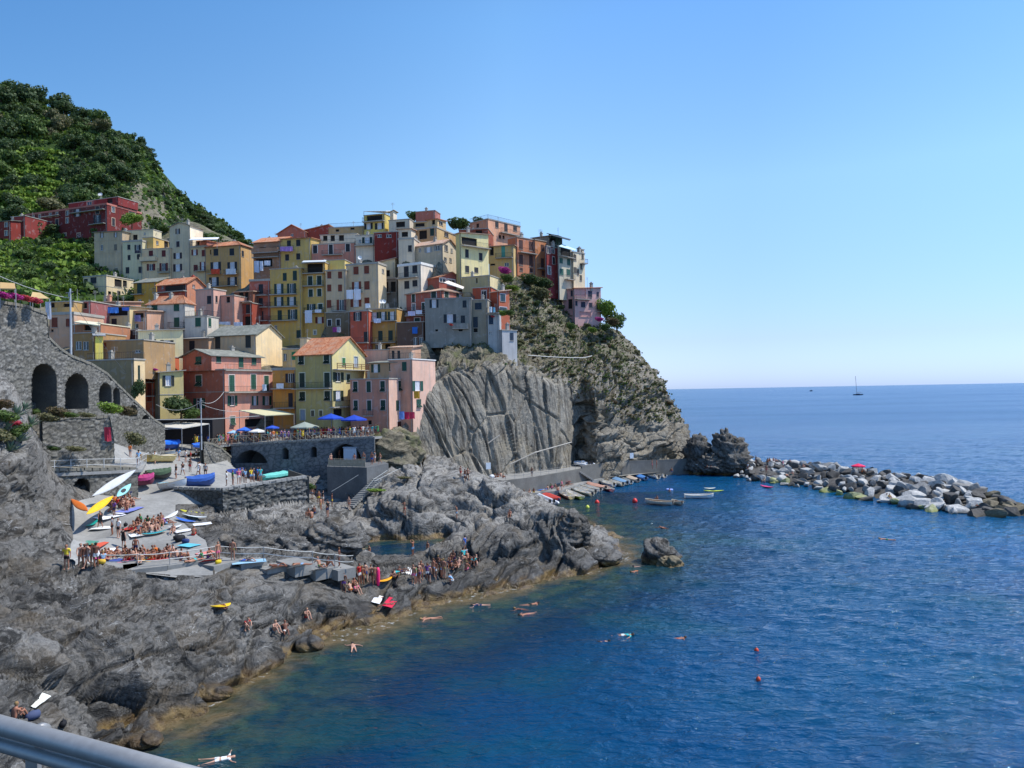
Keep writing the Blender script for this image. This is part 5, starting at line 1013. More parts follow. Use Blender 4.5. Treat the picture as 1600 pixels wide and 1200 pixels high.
H('H', 'low pink wall house behind the gable coloured sunlit lemon', 800, 1040, None, 290, 470, 127, 8, (222, 182, 170), 'flat', .4, D=6)
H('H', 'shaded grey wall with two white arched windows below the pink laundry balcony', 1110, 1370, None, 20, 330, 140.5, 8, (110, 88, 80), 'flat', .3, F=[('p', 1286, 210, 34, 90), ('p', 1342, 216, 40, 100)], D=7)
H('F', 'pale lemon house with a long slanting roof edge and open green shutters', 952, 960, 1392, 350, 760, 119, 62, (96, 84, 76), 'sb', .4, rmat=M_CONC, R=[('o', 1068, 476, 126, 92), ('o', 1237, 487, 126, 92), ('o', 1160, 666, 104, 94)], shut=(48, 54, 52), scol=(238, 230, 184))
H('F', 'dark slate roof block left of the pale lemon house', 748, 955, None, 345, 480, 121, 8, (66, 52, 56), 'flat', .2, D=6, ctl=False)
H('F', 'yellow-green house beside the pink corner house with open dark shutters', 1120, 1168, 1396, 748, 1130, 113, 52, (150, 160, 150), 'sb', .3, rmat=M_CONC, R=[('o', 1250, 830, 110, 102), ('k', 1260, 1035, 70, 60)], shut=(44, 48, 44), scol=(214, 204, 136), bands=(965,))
H('F', 'narrow orange-red house front with balconies and pink flowers', 1020, 1112, None, 592, 1110, 115.5, 10, (206, 98, 64), 'flat', .3, F=[('s', 1060, 670, 40, 130, (120, 46, 36)), ('s', 1068, 930, 36, 200, (120, 46, 36)), ('s', 1068, 790, 34, 40, (120, 46, 36))], balc=[('F', 1010, 1112, 745), ('F', 1000, 1112, 845), ('F', 1040, 1150, 975)], D=7)
H('F', 'khaki terrace block with a railed roof above the stone rampart', 470, 920, 1026, 628, 960, 104, 14, (150, 142, 112), 'flat', .4, R=[('s', 966, 752, 18, 140)], scol=(226, 206, 164), rail=True, cat='house')
H('F', 'brown glazed bar pavilion on the khaki terrace', 340, 545, None, 372, 600, 110, 8, (176, 138, 84), 'flat', .2, F=[('p', 385, 492, 60, 84), ('p', 455, 494, 56, 84)], shut=SH_BROWN, D=7)
H('F', 'small bright yellow hut with a grey lid roof', 545, 548, 622, 400, 600, 109, 56, (200, 180, 90), 'sl', .4, rmat=M_GREYP, scol=(250, 234, 90), D=4, ctl=False, pipe=False)
H('F', 'low tan buildings behind the yellow hut', 622, 1012, None, 440, 620, 111, 8, (176, 146, 104), 'flat', .3, F=[('s', 640, 490, 24, 50, SH_BROWN), ('p', 955, 548, 50, 30)], D=8)
H('F', 'pale pink house with brown arched shutters behind the lamp pole', 106, 342, None, 192, 400, 118, 8, (216, 176, 152), 'flat', .9, F=[('s', 157, 270, 54, 94, SH_BROWN), ('s', 290, 272, 46, 78, SH_BROWN), ('k', 132, 348, 26, 24)], D=7)
H('F', 'purple-pink house with dark ribbon windows', 340, 505, None, 68, 260, 124, 8, (168, 96, 104), 'flat', .2, F=[('k', 365, 118, 60, 60), ('k', 447, 108, 42, 52), ('k', 405, 108, 14, 52)], D=7)
H('F', 'ochre house with a pale balustrade left of the lamp pole', 110, 340, None, 70, 250, 122, 8, (196, 158, 92), 'flat', .2, F=[('k', 130, 100, 40, 44), ('k', 270, 112, 60, 46)], balc=[('F', 120, 345, 190, 'solid')], D=6)
H('F', 'pink and orange low roofs with small chimneys above the yellow house', 506, 745, None, 72, 200, 136, 10, (210, 150, 128), 'sb', .8, rmat=M_TILEP, F=[('k', 552, 96, 20, 20)], D=7, chim=2)
H('F', 'low terrace building with a pale slab canopy right of the lamp pole', 330, 600, None, 285, 400, 114, 8, (190, 124, 92), 'flat', .2, rmat=paint((214, 206, 176)), F=[('k', 500, 320, 120, 50)], D=7, ctl=False)
# ---------------------------------------------------------------- ground under the town
for a in [(300, 690, 112), (400, 690, 116), (500, 688, 121), (600, 690, 124), (650, 660, 128), (690, 600, 138), (230, 660, 112), (150, 560, 108), (60, 480, 120), (0, 480, 130), (-200, 480, 120), (-200, 430, 160), (0, 440, 165), (100, 450, 165), (130, 430, 175), (-100, 400, 185), (60, 400, 190)]:
 w = W(*a); TCT.append((w.x, w.y, w.z))
for px, z, d in [(300, 70, 215), (400, 62, 215), (500, 62, 215), (600, 62, 215), (700, 62, 215), (790, 56, 215), (860, 48, 215), (930, 35, 212), (300, 10, 100), (450, 9, 106), (600, 9, 112), (200, 11, 100), (100, 14, 100), (-100, 30, 105)]:
 k = (px - 800) / F; TCT.append((k * d, d, z))
gp = np.linspace(-250, 960, 260); gd = np.linspace(104, 216, 200)
TX = np.outer(gd, (gp - 800) / F); TY = np.repeat(gd[:, None], 260, 1); tzz = rbf(TCT, np.stack([TX.ravel(), TY.ravel()], -1), c=1.5)
TP = np.stack([TX.ravel(), TY.ravel(), tzz - 0.6], -1); TP[:, 2] += fbm(TP * 0.3, 3, 600) * 0.5
gm = np.ones((200, 260), bool); gm[(TX > 12) & (TY < 150)] = False; gm[(TX > -14) & (TY < 124)] = False; gm[(TX > 4) & (TY < 146)] = False; gm[(TX > 16) & (TY < 172)] = False; PXg = np.tile(gp, (200, 1)); gm[(PXg > 695)] = False; gm[(TY < 113) & (PXg < 250)] = False; gm[(TY < 121) & (PXg >= 250)] = False; gm[(PXg > 610) & (TY < 130)] = False; gm[(TP[:, 2] < 8.5).reshape(200, 260)] = False
TF = grid_faces(200, 260, gm); V, TF, _u = compact(TP, TF)
o = link('village_ground', mesh_np('village_ground', V, TF), M_SOIL); tag(o, kind='structure')
TOWN_BVH = BVHTree.FromPolygons([tuple(p) for p in V], [tuple(int(k) for k in f) for f in TF])
# ================================================================ stone walls, ramp, square, quay
def stone_mat(name, a, b, c, conc=False):
 n = NT(name); v = n.coord('World'); s = n.node('ShaderNodeAttribute', attribute_name='stone').outputs['Fac']; j = n.node('ShaderNodeAttribute', attribute_name='joint_arch_shade').outputs['Fac']
 col = n.mix(s, a, b); col = n.mix(n.ramp(n.noise(v, 0.5, 5, 0.65), [(0.4, 0), (0.66, 0.8)]), col, c)
 col = n.mix(n.math('MULTIPLY', j, 0.75), col, tuple(x * .38 for x in a))
 f = n.noise(v, 7, 6, .7); col = n.mix(n.ramp(f, [(0.35, .5), (0.6, 0)]), col, tuple(x * .5 for x in a))
 return n.out(col, 0.9, n.bump(f, .5, .04), spec=0.2)
M_STONE = stone_mat('rubble_stone', (0.13, 0.125, 0.11), (0.34, 0.325, 0.29), (0.22, 0.205, 0.165))
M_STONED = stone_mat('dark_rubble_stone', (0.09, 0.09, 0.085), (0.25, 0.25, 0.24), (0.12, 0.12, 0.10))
M_STONEB = stone_mat('shade_blue_stained_wall', (0.13, 0.15, 0.17), (0.18, 0.20, 0.22), (0.24, 0.25, 0.25))  # blue of the wall's shadow is mixed into these stone colours
def concrete_mat(name, c):
 n = NT(name); v = n.coord('World'); b = n.mix(n.ramp(n.noise(v, 0.4, 6, .65), [(0.35, 0), (0.65, 1)]), mul(c, .78), mul(c, 1.12)); f = n.noise(v, 4, 6, .7)
 b = n.mix(n.ramp(f, [(0.35, .4), (0.6, 0)]), b, mul(c, .55)); return n.out(b, 0.9, n.bump(f, .3, .03), spec=0.2)
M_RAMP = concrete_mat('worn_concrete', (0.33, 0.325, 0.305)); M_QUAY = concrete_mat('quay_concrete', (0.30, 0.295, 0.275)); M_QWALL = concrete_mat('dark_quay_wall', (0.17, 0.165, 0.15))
class VPlane:
 def __init__(s, A, B): s.A = Vector((A.x, A.y, 0)); s.u = Vector((B.x - A.x, B.y - A.y, 0)); s.L = s.u.length; s.u.normalize(); s.n = Vector((s.u.y, -s.u.x, 0))
 def uz(s, px, py):
  r = ray(px, py); o = Vector((0, 0, CAMZ)); t = (s.A - o).dot(s.n) / r.dot(s.n); p = o + r * t; return (p - s.A).dot(s.u), p.z
 def pt(s, u, z, off=0.0): p = s.A + s.u * u + s.n * off; return Vector((p.x, p.y, z))
def stone_wall(name, A, B, top, zbot, arches=(), res=0.11, mat=None, label='', cap=0.6, cell=(0.52, 0.27), amp=0.09, recess=1.8, kind=None, seed=0):
 pl = VPlane(A, B); T = [pl.uz(*t) for t in top]; T.sort(); tu = np.array([t[0] for t in T]); tz_ = np.array([t[1] for t in T])
 us = np.arange(tu[0], tu[-1] + res, res); zs = np.arange(zbot, tz_.max() + res, res); U, Z = np.meshgrid(us, zs); top_u = np.interp(U, tu, tz_)
 Zc = np.minimum(Z, top_u)
 q = np.stack([U.ravel() / cell[0], Zc.ravel() / cell[1], np.zeros(U.size) + seed], -1); q[:, :2] += 0.25 * np.stack([vnoise(q * .7, 61), vnoise(q * .7, 62)], -1); q[:, 2] = np.floor(q[:, 2]) + .5
 I = q.copy(); f1, f2, idv = worley(I, 300 + seed); j = 1 - sstep(0.03, 0.20, f2 - f1)
 off = (idv - .5) * amp + (1 - j) * amp * 0.8 * (1 - f1 * .5)
 arch = np.zeros(U.size)
 for (l, r, t, b) in arches:
  ul, zt_ = pl.uz(l, t); ur, _ = pl.uz(r, t); _, zb_ = pl.uz((l + r) / 2, b); uc = (ul + ur) / 2; w = abs(ur - ul) / 2; hr = min(w, 1.1 * w); zc = zt_ - hr
  uu, zz = U.ravel(), Zc.ravel(); ins = (np.abs(uu - uc) < w) & (zz > zb_) & ((zz < zc) | (((uu - uc) / w) ** 2 + ((zz - zc) / hr) ** 2 < 1)); arch[ins] = 1
 hole = (arch > 0).reshape(U.shape)
 P = np.stack([pl.A.x + pl.u.x * U.ravel() + pl.n.x * off, pl.A.y + pl.u.y * U.ravel() + pl.n.y * off, Zc.ravel()], -1)
 m = (Z - top_u) < res * 1.01; hf = hole[:-1, :-1] & hole[1:, 1:] & hole[1:, :-1] & hole[:-1, 1:]; okf = m[:-1, :-1] & m[1:, 1:] & m[1:, :-1] & m[:-1, 1:] & ~hf; Fq = grid_faces(len(zs), len(us))[okf.ravel()]; V, F2, used = compact(P, Fq)
 me = mesh_np('stonework', V, F2); at = me.attributes.new('stone', 'FLOAT', 'POINT'); at.data.foreach_set('value', idv[used].astype(np.float32)); at = me.attributes.new('joint_arch_shade', 'FLOAT', 'POINT'); at.data.foreach_set('value', np.where(arch[used] > 0, 0.6, j[used]).astype(np.float32))  # dark mortar joints, plus painted shade on points inside the arches
 root = empty(name, pl.pt(pl.L / 2, zbot)); tag(root, label, 'wall'); o = link('stonework', me, mat or M_STONE); o.parent = root; o.matrix_parent_inverse = Matrix.Translation(root.location).inverted(); o['kind'] = 'stuff'
 for (l, r, t, b) in arches:
  ul, zt_ = pl.uz(l, t); ur, _ = pl.uz(r, t); _, zb_ = pl.uz((l + r) / 2, b); uc = (ul + ur) / 2; w = abs(ur - ul) / 2 - .04; hr = min(w, 1.1 * w); zc = zt_ - hr
  prof = [(uc - w, max(zb_, zbot) - .3)] + [(uc - w * math.cos(math.pi * k / 12), zc + hr * math.sin(math.pi * k / 12)) for k in range(13)] + [(uc + w, max(zb_, zbot) - .3)]
  vm = MB(); n_ = len(prof); vm.add([pl.pt(u_, z_, .06) for u_, z_ in prof] + [pl.pt(u_, z_, -recess) for u_, z_ in prof], [(k, k + 1, n_ + k + 1, n_ + k) for k in range(n_ - 1)] + [tuple(range(n_, 2 * n_)), (0, n_, 2 * n_ - 1, n_ - 1)])
  vo = vm.build('vault', mat or M_STONE); vo.parent = root; vo.matrix_parent_inverse = Matrix.Translation(root.location).inverted()
 mb = MB()
 for (u0, z0), (u1, z1) in zip(T[:-1], T[1:]):
  n = max(1, int((u1 - u0) / .7))
  for k in range(n):
   a, b = k / n, (k + 1) / n - .02; ua, ub = u0 + (u1 - u0) * a, u0 + (u1 - u0) * b; za, zb2 = z0 + (z1 - z0) * a + .06 * vnoise(np.array([[ua * 3, 0, seed]]))[0], z0 + (z1 - z0) * b
   mb.slab([pl.pt(ua, za + .12, .12), pl.pt(ub, zb2 + .12, .12), pl.pt(ub, zb2 + .12, -cap), pl.pt(ua, za + .12, -cap)], .3)
  bk = max(cap, recess + .2) if arches else cap; mb.add([pl.pt(u0, z0 - .2, -bk), pl.pt(u1, z1 - .2, -bk), pl.pt(u1, zbot, -bk), pl.pt(u0, zbot, -bk)], [(0, 1, 2, 3)])
 mb.add([pl.pt(T[-1][0], T[-1][1], 0), pl.pt(T[-1][0], T[-1][1], -cap), pl.pt(T[-1][0], zbot, -cap), pl.pt(T[-1][0], zbot, 0)], [(0, 1, 2, 3)])
 c = mb.build('coping', M_RAMP if kind == 'c' else paint((128, 124, 112), .9, 'coping_stone', .25)); c.parent = root; c.matrix_parent_inverse = Matrix.Translation(root.location).inverted()
 return pl, root
def polyslab(name, pts, thick, mat, label=None, cat=None, kind=None, ground=True):
 m = MB(); p = [tuple(q) for q in pts]
 ar = sum(p[i][0] * p[(i + 1) % len(p)][1] - p[(i + 1) % len(p)][0] * p[i][1] for i in range(len(p)))
 if ar < 0: p.reverse()
 m.slab(p, thick); o = m.build(name, mat); tag(o, label, cat, kind=kind)
 if ground: GROUND.append(BVHTree.FromPolygons([Vector(v) for v in m.v], m.f))
 return o
# left: the arched rampart
stone_wall('stone_rampart', W(-60, 600, 69), W(258, 600, 100), [(-60, 468), (0, 471), (40, 478), (72, 490), (76, 528), (95, 546), (115, 558), (142, 568), (166, 583), (190, 607), (215, 631), (240, 655), (257, 666)], 8.5,
           [(48, 88, 566, 648), (100.5, 138, 582, 640), (154, 174, 597, 629), (176, 187, 605, 633), (202, 214, 632, 651), (221, 233, 648, 656)], label='great stone rampart with a row of arches stepping down to the square', cap=7.5, recess=7.0)
stone_wall('retaining_wall', W(66, 670, 76.5), W(178, 670, 83), [(66, 655), (90, 654), (110, 651), (140, 651), (171, 651), (174, 668), (178, 690)], 9.0, label='rough stone retaining wall with weeds below the arched rampart', cell=(.6, .34), seed=2)
lp, lroot = stone_wall('arched_wall', W(50, 760, 72.5), W(214, 760, 80), [(50, 734), (120, 733), (214, 732)], 4.5, [(68, 90.5, 750, 830), (113, 141, 747.5, 812)], label='low stone wall with two arches beside the kayaks', cell=(.5, .36), cap=3.4, recess=3.2, seed=3)
polyslab('walkway', [lp.pt(-3, 10.85, .2), lp.pt(lp.L + .5, 10.3, .2), W(232, 716, 98), W(180, 700, 100), lp.pt(-3, 11.2, -7)], .3, M_RAMP, 'raised concrete footpath with thin rails above the two arches', 'footpath', kind='structure')
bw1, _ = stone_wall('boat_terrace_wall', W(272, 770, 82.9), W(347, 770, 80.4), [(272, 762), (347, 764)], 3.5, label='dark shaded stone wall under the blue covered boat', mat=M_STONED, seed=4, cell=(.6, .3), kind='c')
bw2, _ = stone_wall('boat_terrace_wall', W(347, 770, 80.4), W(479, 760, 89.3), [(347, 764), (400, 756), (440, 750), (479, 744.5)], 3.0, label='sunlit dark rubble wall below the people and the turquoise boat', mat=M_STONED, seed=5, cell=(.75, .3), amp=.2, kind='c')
bw3 = polyslab('wall_return', [W(479, 744.5, 89.2), W(479, 744.5, 89.2) + Vector((0.3, 0, 0)), W(452, 734, 100), W(450, 734, 100)], 5.5, M_STONED, 'short return side of the rubble wall at the ravine', 'wall')
# terrace / ramp surface
rx = np.arange(min(p[0] for p in rp_xy), max(p[0] for p in rp_xy), .35); ry = np.arange(min(p[1] for p in rp_xy), max(p[1] for p in rp_xy), .35)
rx = np.arange(rx[0] - 1.5, rx[-1] + 1.5, .3); ry = np.arange(ry[0] - 1.5, ry[-1] + 1.5, .3); XX, YY = np.meshgrid(rx, ry); rz_ = rbf(ctl, np.stack([XX.ravel(), YY.ravel()], -1), c=1.2); RP = np.stack([XX.ravel(), YY.ravel(), rz_ - .1], -1)
dg_ = np.full(len(RP), 1e9)
for i in range(len(rp_xy)):
 a = np.array(rp_xy[i]); ab = np.array(rp_xy[(i + 1) % len(rp_xy)]) - a; t = np.clip(((RP[:, :2] - a) @ ab) / (ab @ ab), 0, 1); dg_ = np.minimum(dg_, np.linalg.norm(RP[:, :2] - (a + t[:, None] * ab), axis=1))
mm_ = (inpoly(RP[:, 0], RP[:, 1], rp_xy) | (dg_ < .5)).reshape(XX.shape)
RF = grid_faces(len(ry), len(rx), mm_); V, RF, _u = compact(RP, RF); ramp = link('ramp', mesh_np('ramp', V, RF, True), M_RAMP); tag(ramp, kind='structure'); add_ground(V, RF)
# bathing steps along the terrace front
BL = [(4.95, 100, 888, 192, 892), (4.95, 192, 892, 262, 884), (4.92, 262, 884, 336, 874), (4.75, 334, 885, 377, 874.5), (4.55, 377, 882, 418, 875), (4.1, 418, 891, 461, 881.5), (4.25, 461, 886, 493, 880), (3.75, 493, 892, 529, 884.5), (3.6, 528, 892, 556, 886)]
for i, (z, a, ya, b, yb) in enumerate(BL):
 p, q = W(a, ya, z=z), W(b, yb, z=z); u = (q - p).normalized(); n = Vector((-u.y, u.x, 0)); q = q - u * .02
 polyslab('bathing_ledge', [p, q, q + n * (3.4 if i > 2 else 2.4), p + n * (3.4 if i > 2 else 2.4)], .85, M_QUAY, ['left end of the concrete bathing terrace edge', 'concrete terrace edge below the standing bathers', 'concrete terrace edge with the girl dangling her legs', 'first concrete ledge right of the bathing terrace', 'concrete ledge with a pale blue towel', 'concrete ledge with the stretched-out sunbather', 'concrete ledge with a yellow hat', 'concrete ledge next to last above the dark rocks', 'last concrete ledge above the dark rocks'][i], 'ledge')
# square terrace
SQ = 10.75
pA, pB = W(361, 693, 113.0), W(584, 681, 109.5)
polyslab('square', [Vector((pA.x, pA.y, SQ + .1)), Vector((pB.x, pB.y, SQ + .95)), Vector((W(606, 676, 115).x, 115, SQ + .8)), Vector((W(600, 640, 128).x, 128, SQ + .6)), W(300, 655, 130), W(205, 670, 118), W(225, 700, 108), W(270, 712, 103), W(334, 697, 110)], .35, M_RAMP, kind='structure')
stone_wall('square_wall', Vector((pA.x, pA.y, 0)), Vector((pB.x, pB.y, 0)), [(361, 695), (420, 691), (480, 687.5), (540, 684.5), (584, 682.5)], 2.0, [(364, 420, 703, 724), (440.5, 451.5, 699, 718), (485, 495.5, 697, 715), (515, 565, 693.5, 729)], label='tall stained wall of the square in painted blue shade, with arches and slit windows', mat=M_STONEB, seed=6, cell=(.9, .5), amp=.03, cap=.5, recess=5.5, kind='c', res=.14)
stone_wall('curved_parapet', W(318, 700, 105), W(361, 720, 112.5), [(318, 691), (330, 693), (345, 700), (361, 714)], 5.5, label='low curved stone parapet between the boat ramp and the square wall', seed=7, mat=M_STONE)
# platform with hut
pz = 7.95
P4 = [W(511, 728, z=pz), W(573, 730, z=pz), W(606, 727, z=pz), W(600, 715, z=pz)]
P4 = [W(511, 728, 104), W(573, 730, 101.5), W(607, 727, 107), W(590, 716, 115), W(515, 716, 114)]
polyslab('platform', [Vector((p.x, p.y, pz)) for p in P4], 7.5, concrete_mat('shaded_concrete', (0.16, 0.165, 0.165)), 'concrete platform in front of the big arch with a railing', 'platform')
m = MB(); a = W(537, 722, 110); m.box((0, 0, 0), (1.9, 1.6, 2.1)); m.slab([(-.1, -.1, 2.25), (2.0, -.1, 2.25), (2.0, 1.7, 2.35), (-.1, 1.7, 2.35)], .08)
for k in range(6): m.box((.05 + k * .31, -.03, .05), (.08 + k * .31, -.001, 2.05))
tag(m.build('hut', paint((168, 184, 200)), None, (a.x, a.y, pz)), 'pale blue-grey hut under the big arch', 'hut')
# quay
UP = [(752, 754.5, 3.3), (790, 751, 3.3), (832, 745.5, 3.2), (870, 739.5, 3.2), (909, 732.3, 3.2), (945, 727.5, 3.1), (983, 724.3, 3.0), (1030, 722.5, 2.8), (1078, 720.5, 2.7)]
UW = [W(a, b, z=z) for a, b, z in UP]
back = [Vector((p.x - 3.2, p.y + 6.5, p.z)) for p in UW]
polyslab('quay_promenade', UW + back[::-1], 4.2, M_QUAY, kind='structure')
m = MB()
for p, q in zip(UW[:-1], UW[1:]):
 n = Vector(((q - p).y, -(q - p).x, 0)).normalized(); m.add([p + n * .12 + Vector((0, 0, .03)), q + n * .12 + Vector((0, 0, .03)), q + n * .3 - Vector((0, 0, 3.6)), p + n * .3 - Vector((0, 0, 3.6))], [(3, 2, 1, 0)]); m.add([p + n * .12 + Vector((0, 0, .03)), q + n * .12 + Vector((0, 0, .03)), q - n * .3 + Vector((0, 0, .03)), p - n * .3 + Vector((0, 0, .03))], [(0, 1, 2, 3)])
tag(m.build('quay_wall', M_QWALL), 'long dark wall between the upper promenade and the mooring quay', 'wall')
# sea-wall parapet at the far end
m = MB(); e0 = [UW[i] for i in (4, 5, 6, 7, 8)]
for p, q in zip(e0[:-1], e0[1:]):
 n = Vector(((q - p).y, -(q - p).x, 0)).normalized(); zz = Vector((0, 0, .55)); m.slab([p + n * .1 + zz, q + n * .1 + zz, q - n * .25 + zz, p - n * .25 + zz], .52)
tag(m.build('parapet', M_QWALL), 'low parapet on the seaward half of the promenade', 'parapet')
LQ = [(795, 774, .75), (840, 770, .75), (878, 766, .8), (900, 758, .8), (919, 752, .85), (945, 746.5, .85), (972, 741, .85), (1015, 736, .85), (1060, 734.3, .85), (1100, 733.5, .85)]
LW = [W(a, b, z=z) for a, b, z in LQ]; lb = [UW[1] + Vector((0, 0, 0)), UW[2], UW[3], UW[4], UW[5], UW[6], UW[7], UW[8] + Vector((4, 0, 0))]; lb = [Vector((p.x + .4, p.y + .8, .8)) for p in lb]
polyslab('mooring_quay', LW + lb[::-1], 1.9, M_QUAY, kind='structure')
# ---------------------------------------------------------------- posts-and-rails
_PM = {}
def post_mesh(h, w):
 if (h, w) not in _PM: m = MB(); m.box((-w / 2, -w / 2, 0), (w / 2, w / 2, h)); _PM[h, w] = m.mesh('post')
 return _PM[h, w]
def fence(name, pts, step, h, w, mat, label, cross=False, mids=(.5,), infill=None, cat='fence', rail=.05, tube=False):
 root = empty(name, pts[0]); tag(root, label, cat); o0 = Vector(pts[0]); prev = None
 segs = [];
 for a, b in zip(pts[:-1], pts[1:]):
  L = (b - a).length; n = max(1, round(L / step)); segs += [a.lerp(b, k / n) for k in range(n)]
 segs.append(pts[-1])
 for i, p in enumerate(segs): inst('post', post_mesh(h, w), mat, root, p - o0)
 for p, q in zip(segs[:-1], segs[1:]):
  m = MB(); a, b = p - o0, q - o0
  for z in (h - rail, *[h * x for x in mids]): m.tube([a + Vector((0, 0, z)), b + Vector((0, 0, z))], rail * .5, 4)
  m.build('rail', mat, root)
  if cross:
   m = MB(); m.tube([a + Vector((0, 0, .12)), b + Vector((0, 0, h - .1))], rail * .45, 4); m.tube([a + Vector((0, 0, h - .1)), b + Vector((0, 0, .12))], rail * .45, 4); m.build('cross_brace', mat, root)
  if infill:
   m = MB(); m.add([a + Vector((0, 0, .08)), b + Vector((0, 0, .08)), b + Vector((0, 0, h - .15)), a + Vector((0, 0, h - .15))], [(0, 1, 2, 3)]); m.build('panel', infill, root)
 return root
M_WOODG = paint((168, 158, 138), .85, 'grey_wood', .25)
g = lambda px, py, d, z: (lambda w: Vector((w.x, w.y, z)))(W(px, py, d))
fence('square_fence', [g(325, 688, 107, SQ + .05), g(340, 692, 110, SQ), g(361, 690, 113.1, SQ + .15), g(420, 688, 112.2, SQ + .35), g(500, 683, 110.9, SQ + .65), g(583, 678, 109.6, SQ + .98)], 1.25, 1.15, .1, M_WOODG, 'grey wooden fence with crossed braces along the square', cross=True, mids=())
fence('footpath_rail', [lp.pt(-2.5, 10.86, 0), lp.pt(lp.L * .5, 10.62, 0), lp.pt(lp.L, 10.32, 0), W(232, 722, 93)], 1.6, 1.25, .05, paint((206, 208, 206), .5, 'pale_metal'), 'thin pale metal railing of the footpath over the arches', mids=(.5,), rail=.045)
fence('platform_fence', [Vector((W(513, 728, 104).x, 104.1, pz)), Vector((W(570, 729, 101.7).x, 101.9, pz))], .95, 1.15, .08, M_WOODG, 'pale plank fence on the platform before the big arch', mids=(.5,), infill=M_WOODG)
fence('promenade_rail', [p + Vector((0, 0, .03)) for p in UW[:5]], 2.2, 1.0, .04, M_GREYP, 'thin grey handrail along the near half of the promenade', mids=(.5,), rail=.035)
M_ROPE = paint((196, 196, 190), .8, 'rope')
def rope(name, pts, r, label, mat=M_ROPE, sag=0.25, cat='rope', parts=None):
 m = MB(); out = []
 for a, b in zip(pts[:-1], pts[1:]):
  n = 8
  for k in range(n): t = k / n; p = a.lerp(b, t); out.append(p - Vector((0, 0, sag * 4 * t * (1 - t))))
 out.append(pts[-1]); m.tube(out, r, 4); o = m.build(name, mat); tag(o, label, cat); return o
tp = [(88, 879, 5), (148, 866, 5), (215, 866, 4.95), (265, 863, 4.9), (339, 853, 4.9), (412, 855, 4.75), (488, 862, 4.2), (523, 866, 3.9), (552, 868, 3.7)]
def over(px, py, z, dz): w = W(px, py, z=z + dz); return w
r1 = [over(a, b, z, 1.0) for a, b, z in tp]; r2 = [p - Vector((0, 0, .5)) for p in r1]
rope('rope', r1, .035, 'upper pale rope strung on posts along the bathing terrace', sag=.08); rope('rope', r2, .035, 'lower pale rope strung on posts along the bathing terrace', sag=.08)
for i, p in enumerate(r1[1:-1]):
 m = MB(); m.tube([(0, 0, -1.15), (0, 0, .05)], .03, 6); tag(m.build('rope_post', M_GREYP, None, p), 'slim rope post %s' % ['left of the standing bathers', 'amid the bathers sitting on the terrace', 'right of the girl dangling her legs', 'near the man standing at the terrace edge', 'above the pale blue towel ledge', 'above the ledge with the yellow hat', 'near the last concrete ledge'][i], 'post')
# ================================================================ free rocks
_BM = []
def boulder_mesh(seed, sub=3, angular=1.0):
 import bmesh
 bm = bmesh.new(); bmesh.ops.create_icosphere(bm, subdivisions=sub, radius=1); rs_ = np.random.RandomState(seed)
 V = np.array([tuple(v.co) for v in bm.verts]); N = rs_.randn(10, 3); N /= np.linalg.norm(N, axis=1, keepdims=True); D = 0.5 + 0.32 * rs_.rand(10)
 V = V * 1.2
 for n_, d_ in zip(N, D):                                # planed faces
  s = V @ n_; V = V - np.outer(np.maximum(s - d_, 0) * angular, n_)
 V = V * np.array([1, .85, .78]); V += (fbm(V * 2.0 + seed, 3, seed) * .06)[:, None] * V
 for v, c in zip(bm.verts, V): v.co = c
 me = bpy.data.meshes.new('boulder'); bm.to_mesh(me); bm.free(); return me
BOULD = [boulder_mesh(i) for i in range(12)]
def brock(name, c1, c2, stain=None):
 n = NT(name); v = n.coord('Object'); oi = n.node('ShaderNodeObjectInfo').outputs['Random']; vv = n.node('ShaderNodeVectorMath', {0: v, 1: n.node('ShaderNodeCombineXYZ', {0: n.math('MULTIPLY', oi, 50.0)})}, operation='ADD').outputs[0]
 b = n.mix(n.ramp(n.noise(vv, 1.3, 6, .65), [(0.35, 0), (0.65, 1)]), c1, c2); b = n.mix(n.ramp(n.noise(vv, 5, 6, .7), [(0.4, .5), (0.6, 0)]), b, tuple(x * .5 for x in c1))
 z = n.node('ShaderNodeSeparateXYZ', {'Vector': n.node('ShaderNodeNewGeometry').outputs['Position']}).outputs[2]
 zz = n.math('ADD', z, n.math('MULTIPLY', n.noise(n.coord('World'), .8, 3), .5)); wet = n.ramp(zz, [(0.3, 1), (0.75, 0)])
 b = n.mix(n.math('MULTIPLY', wet, .75), b, stain or (0.07, 0.06, 0.04)); return n.out(b, .85, n.bump(n.noise(vv, 4, 7, .7), .5, .08), spec=.3)
B_WHITE = brock('white_limestone', (0.40, 0.40, 0.385), (0.62, 0.61, 0.58)); B_GREY = brock('grey_boulder', (0.24, 0.235, 0.22), (0.38, 0.37, 0.35)); B_DARK = brock('dark_boulder', (0.07, 0.065, 0.06), (0.16, 0.15, 0.135)); B_BROWN = brock('brown_boulder', (0.14, 0.115, 0.07), (0.26, 0.22, 0.15), (0.12, 0.08, 0.03)); B_ALG = brock('algae_boulder', (0.30, 0.32, 0.14), (0.48, 0.48, 0.30), (0.22, 0.24, 0.03))
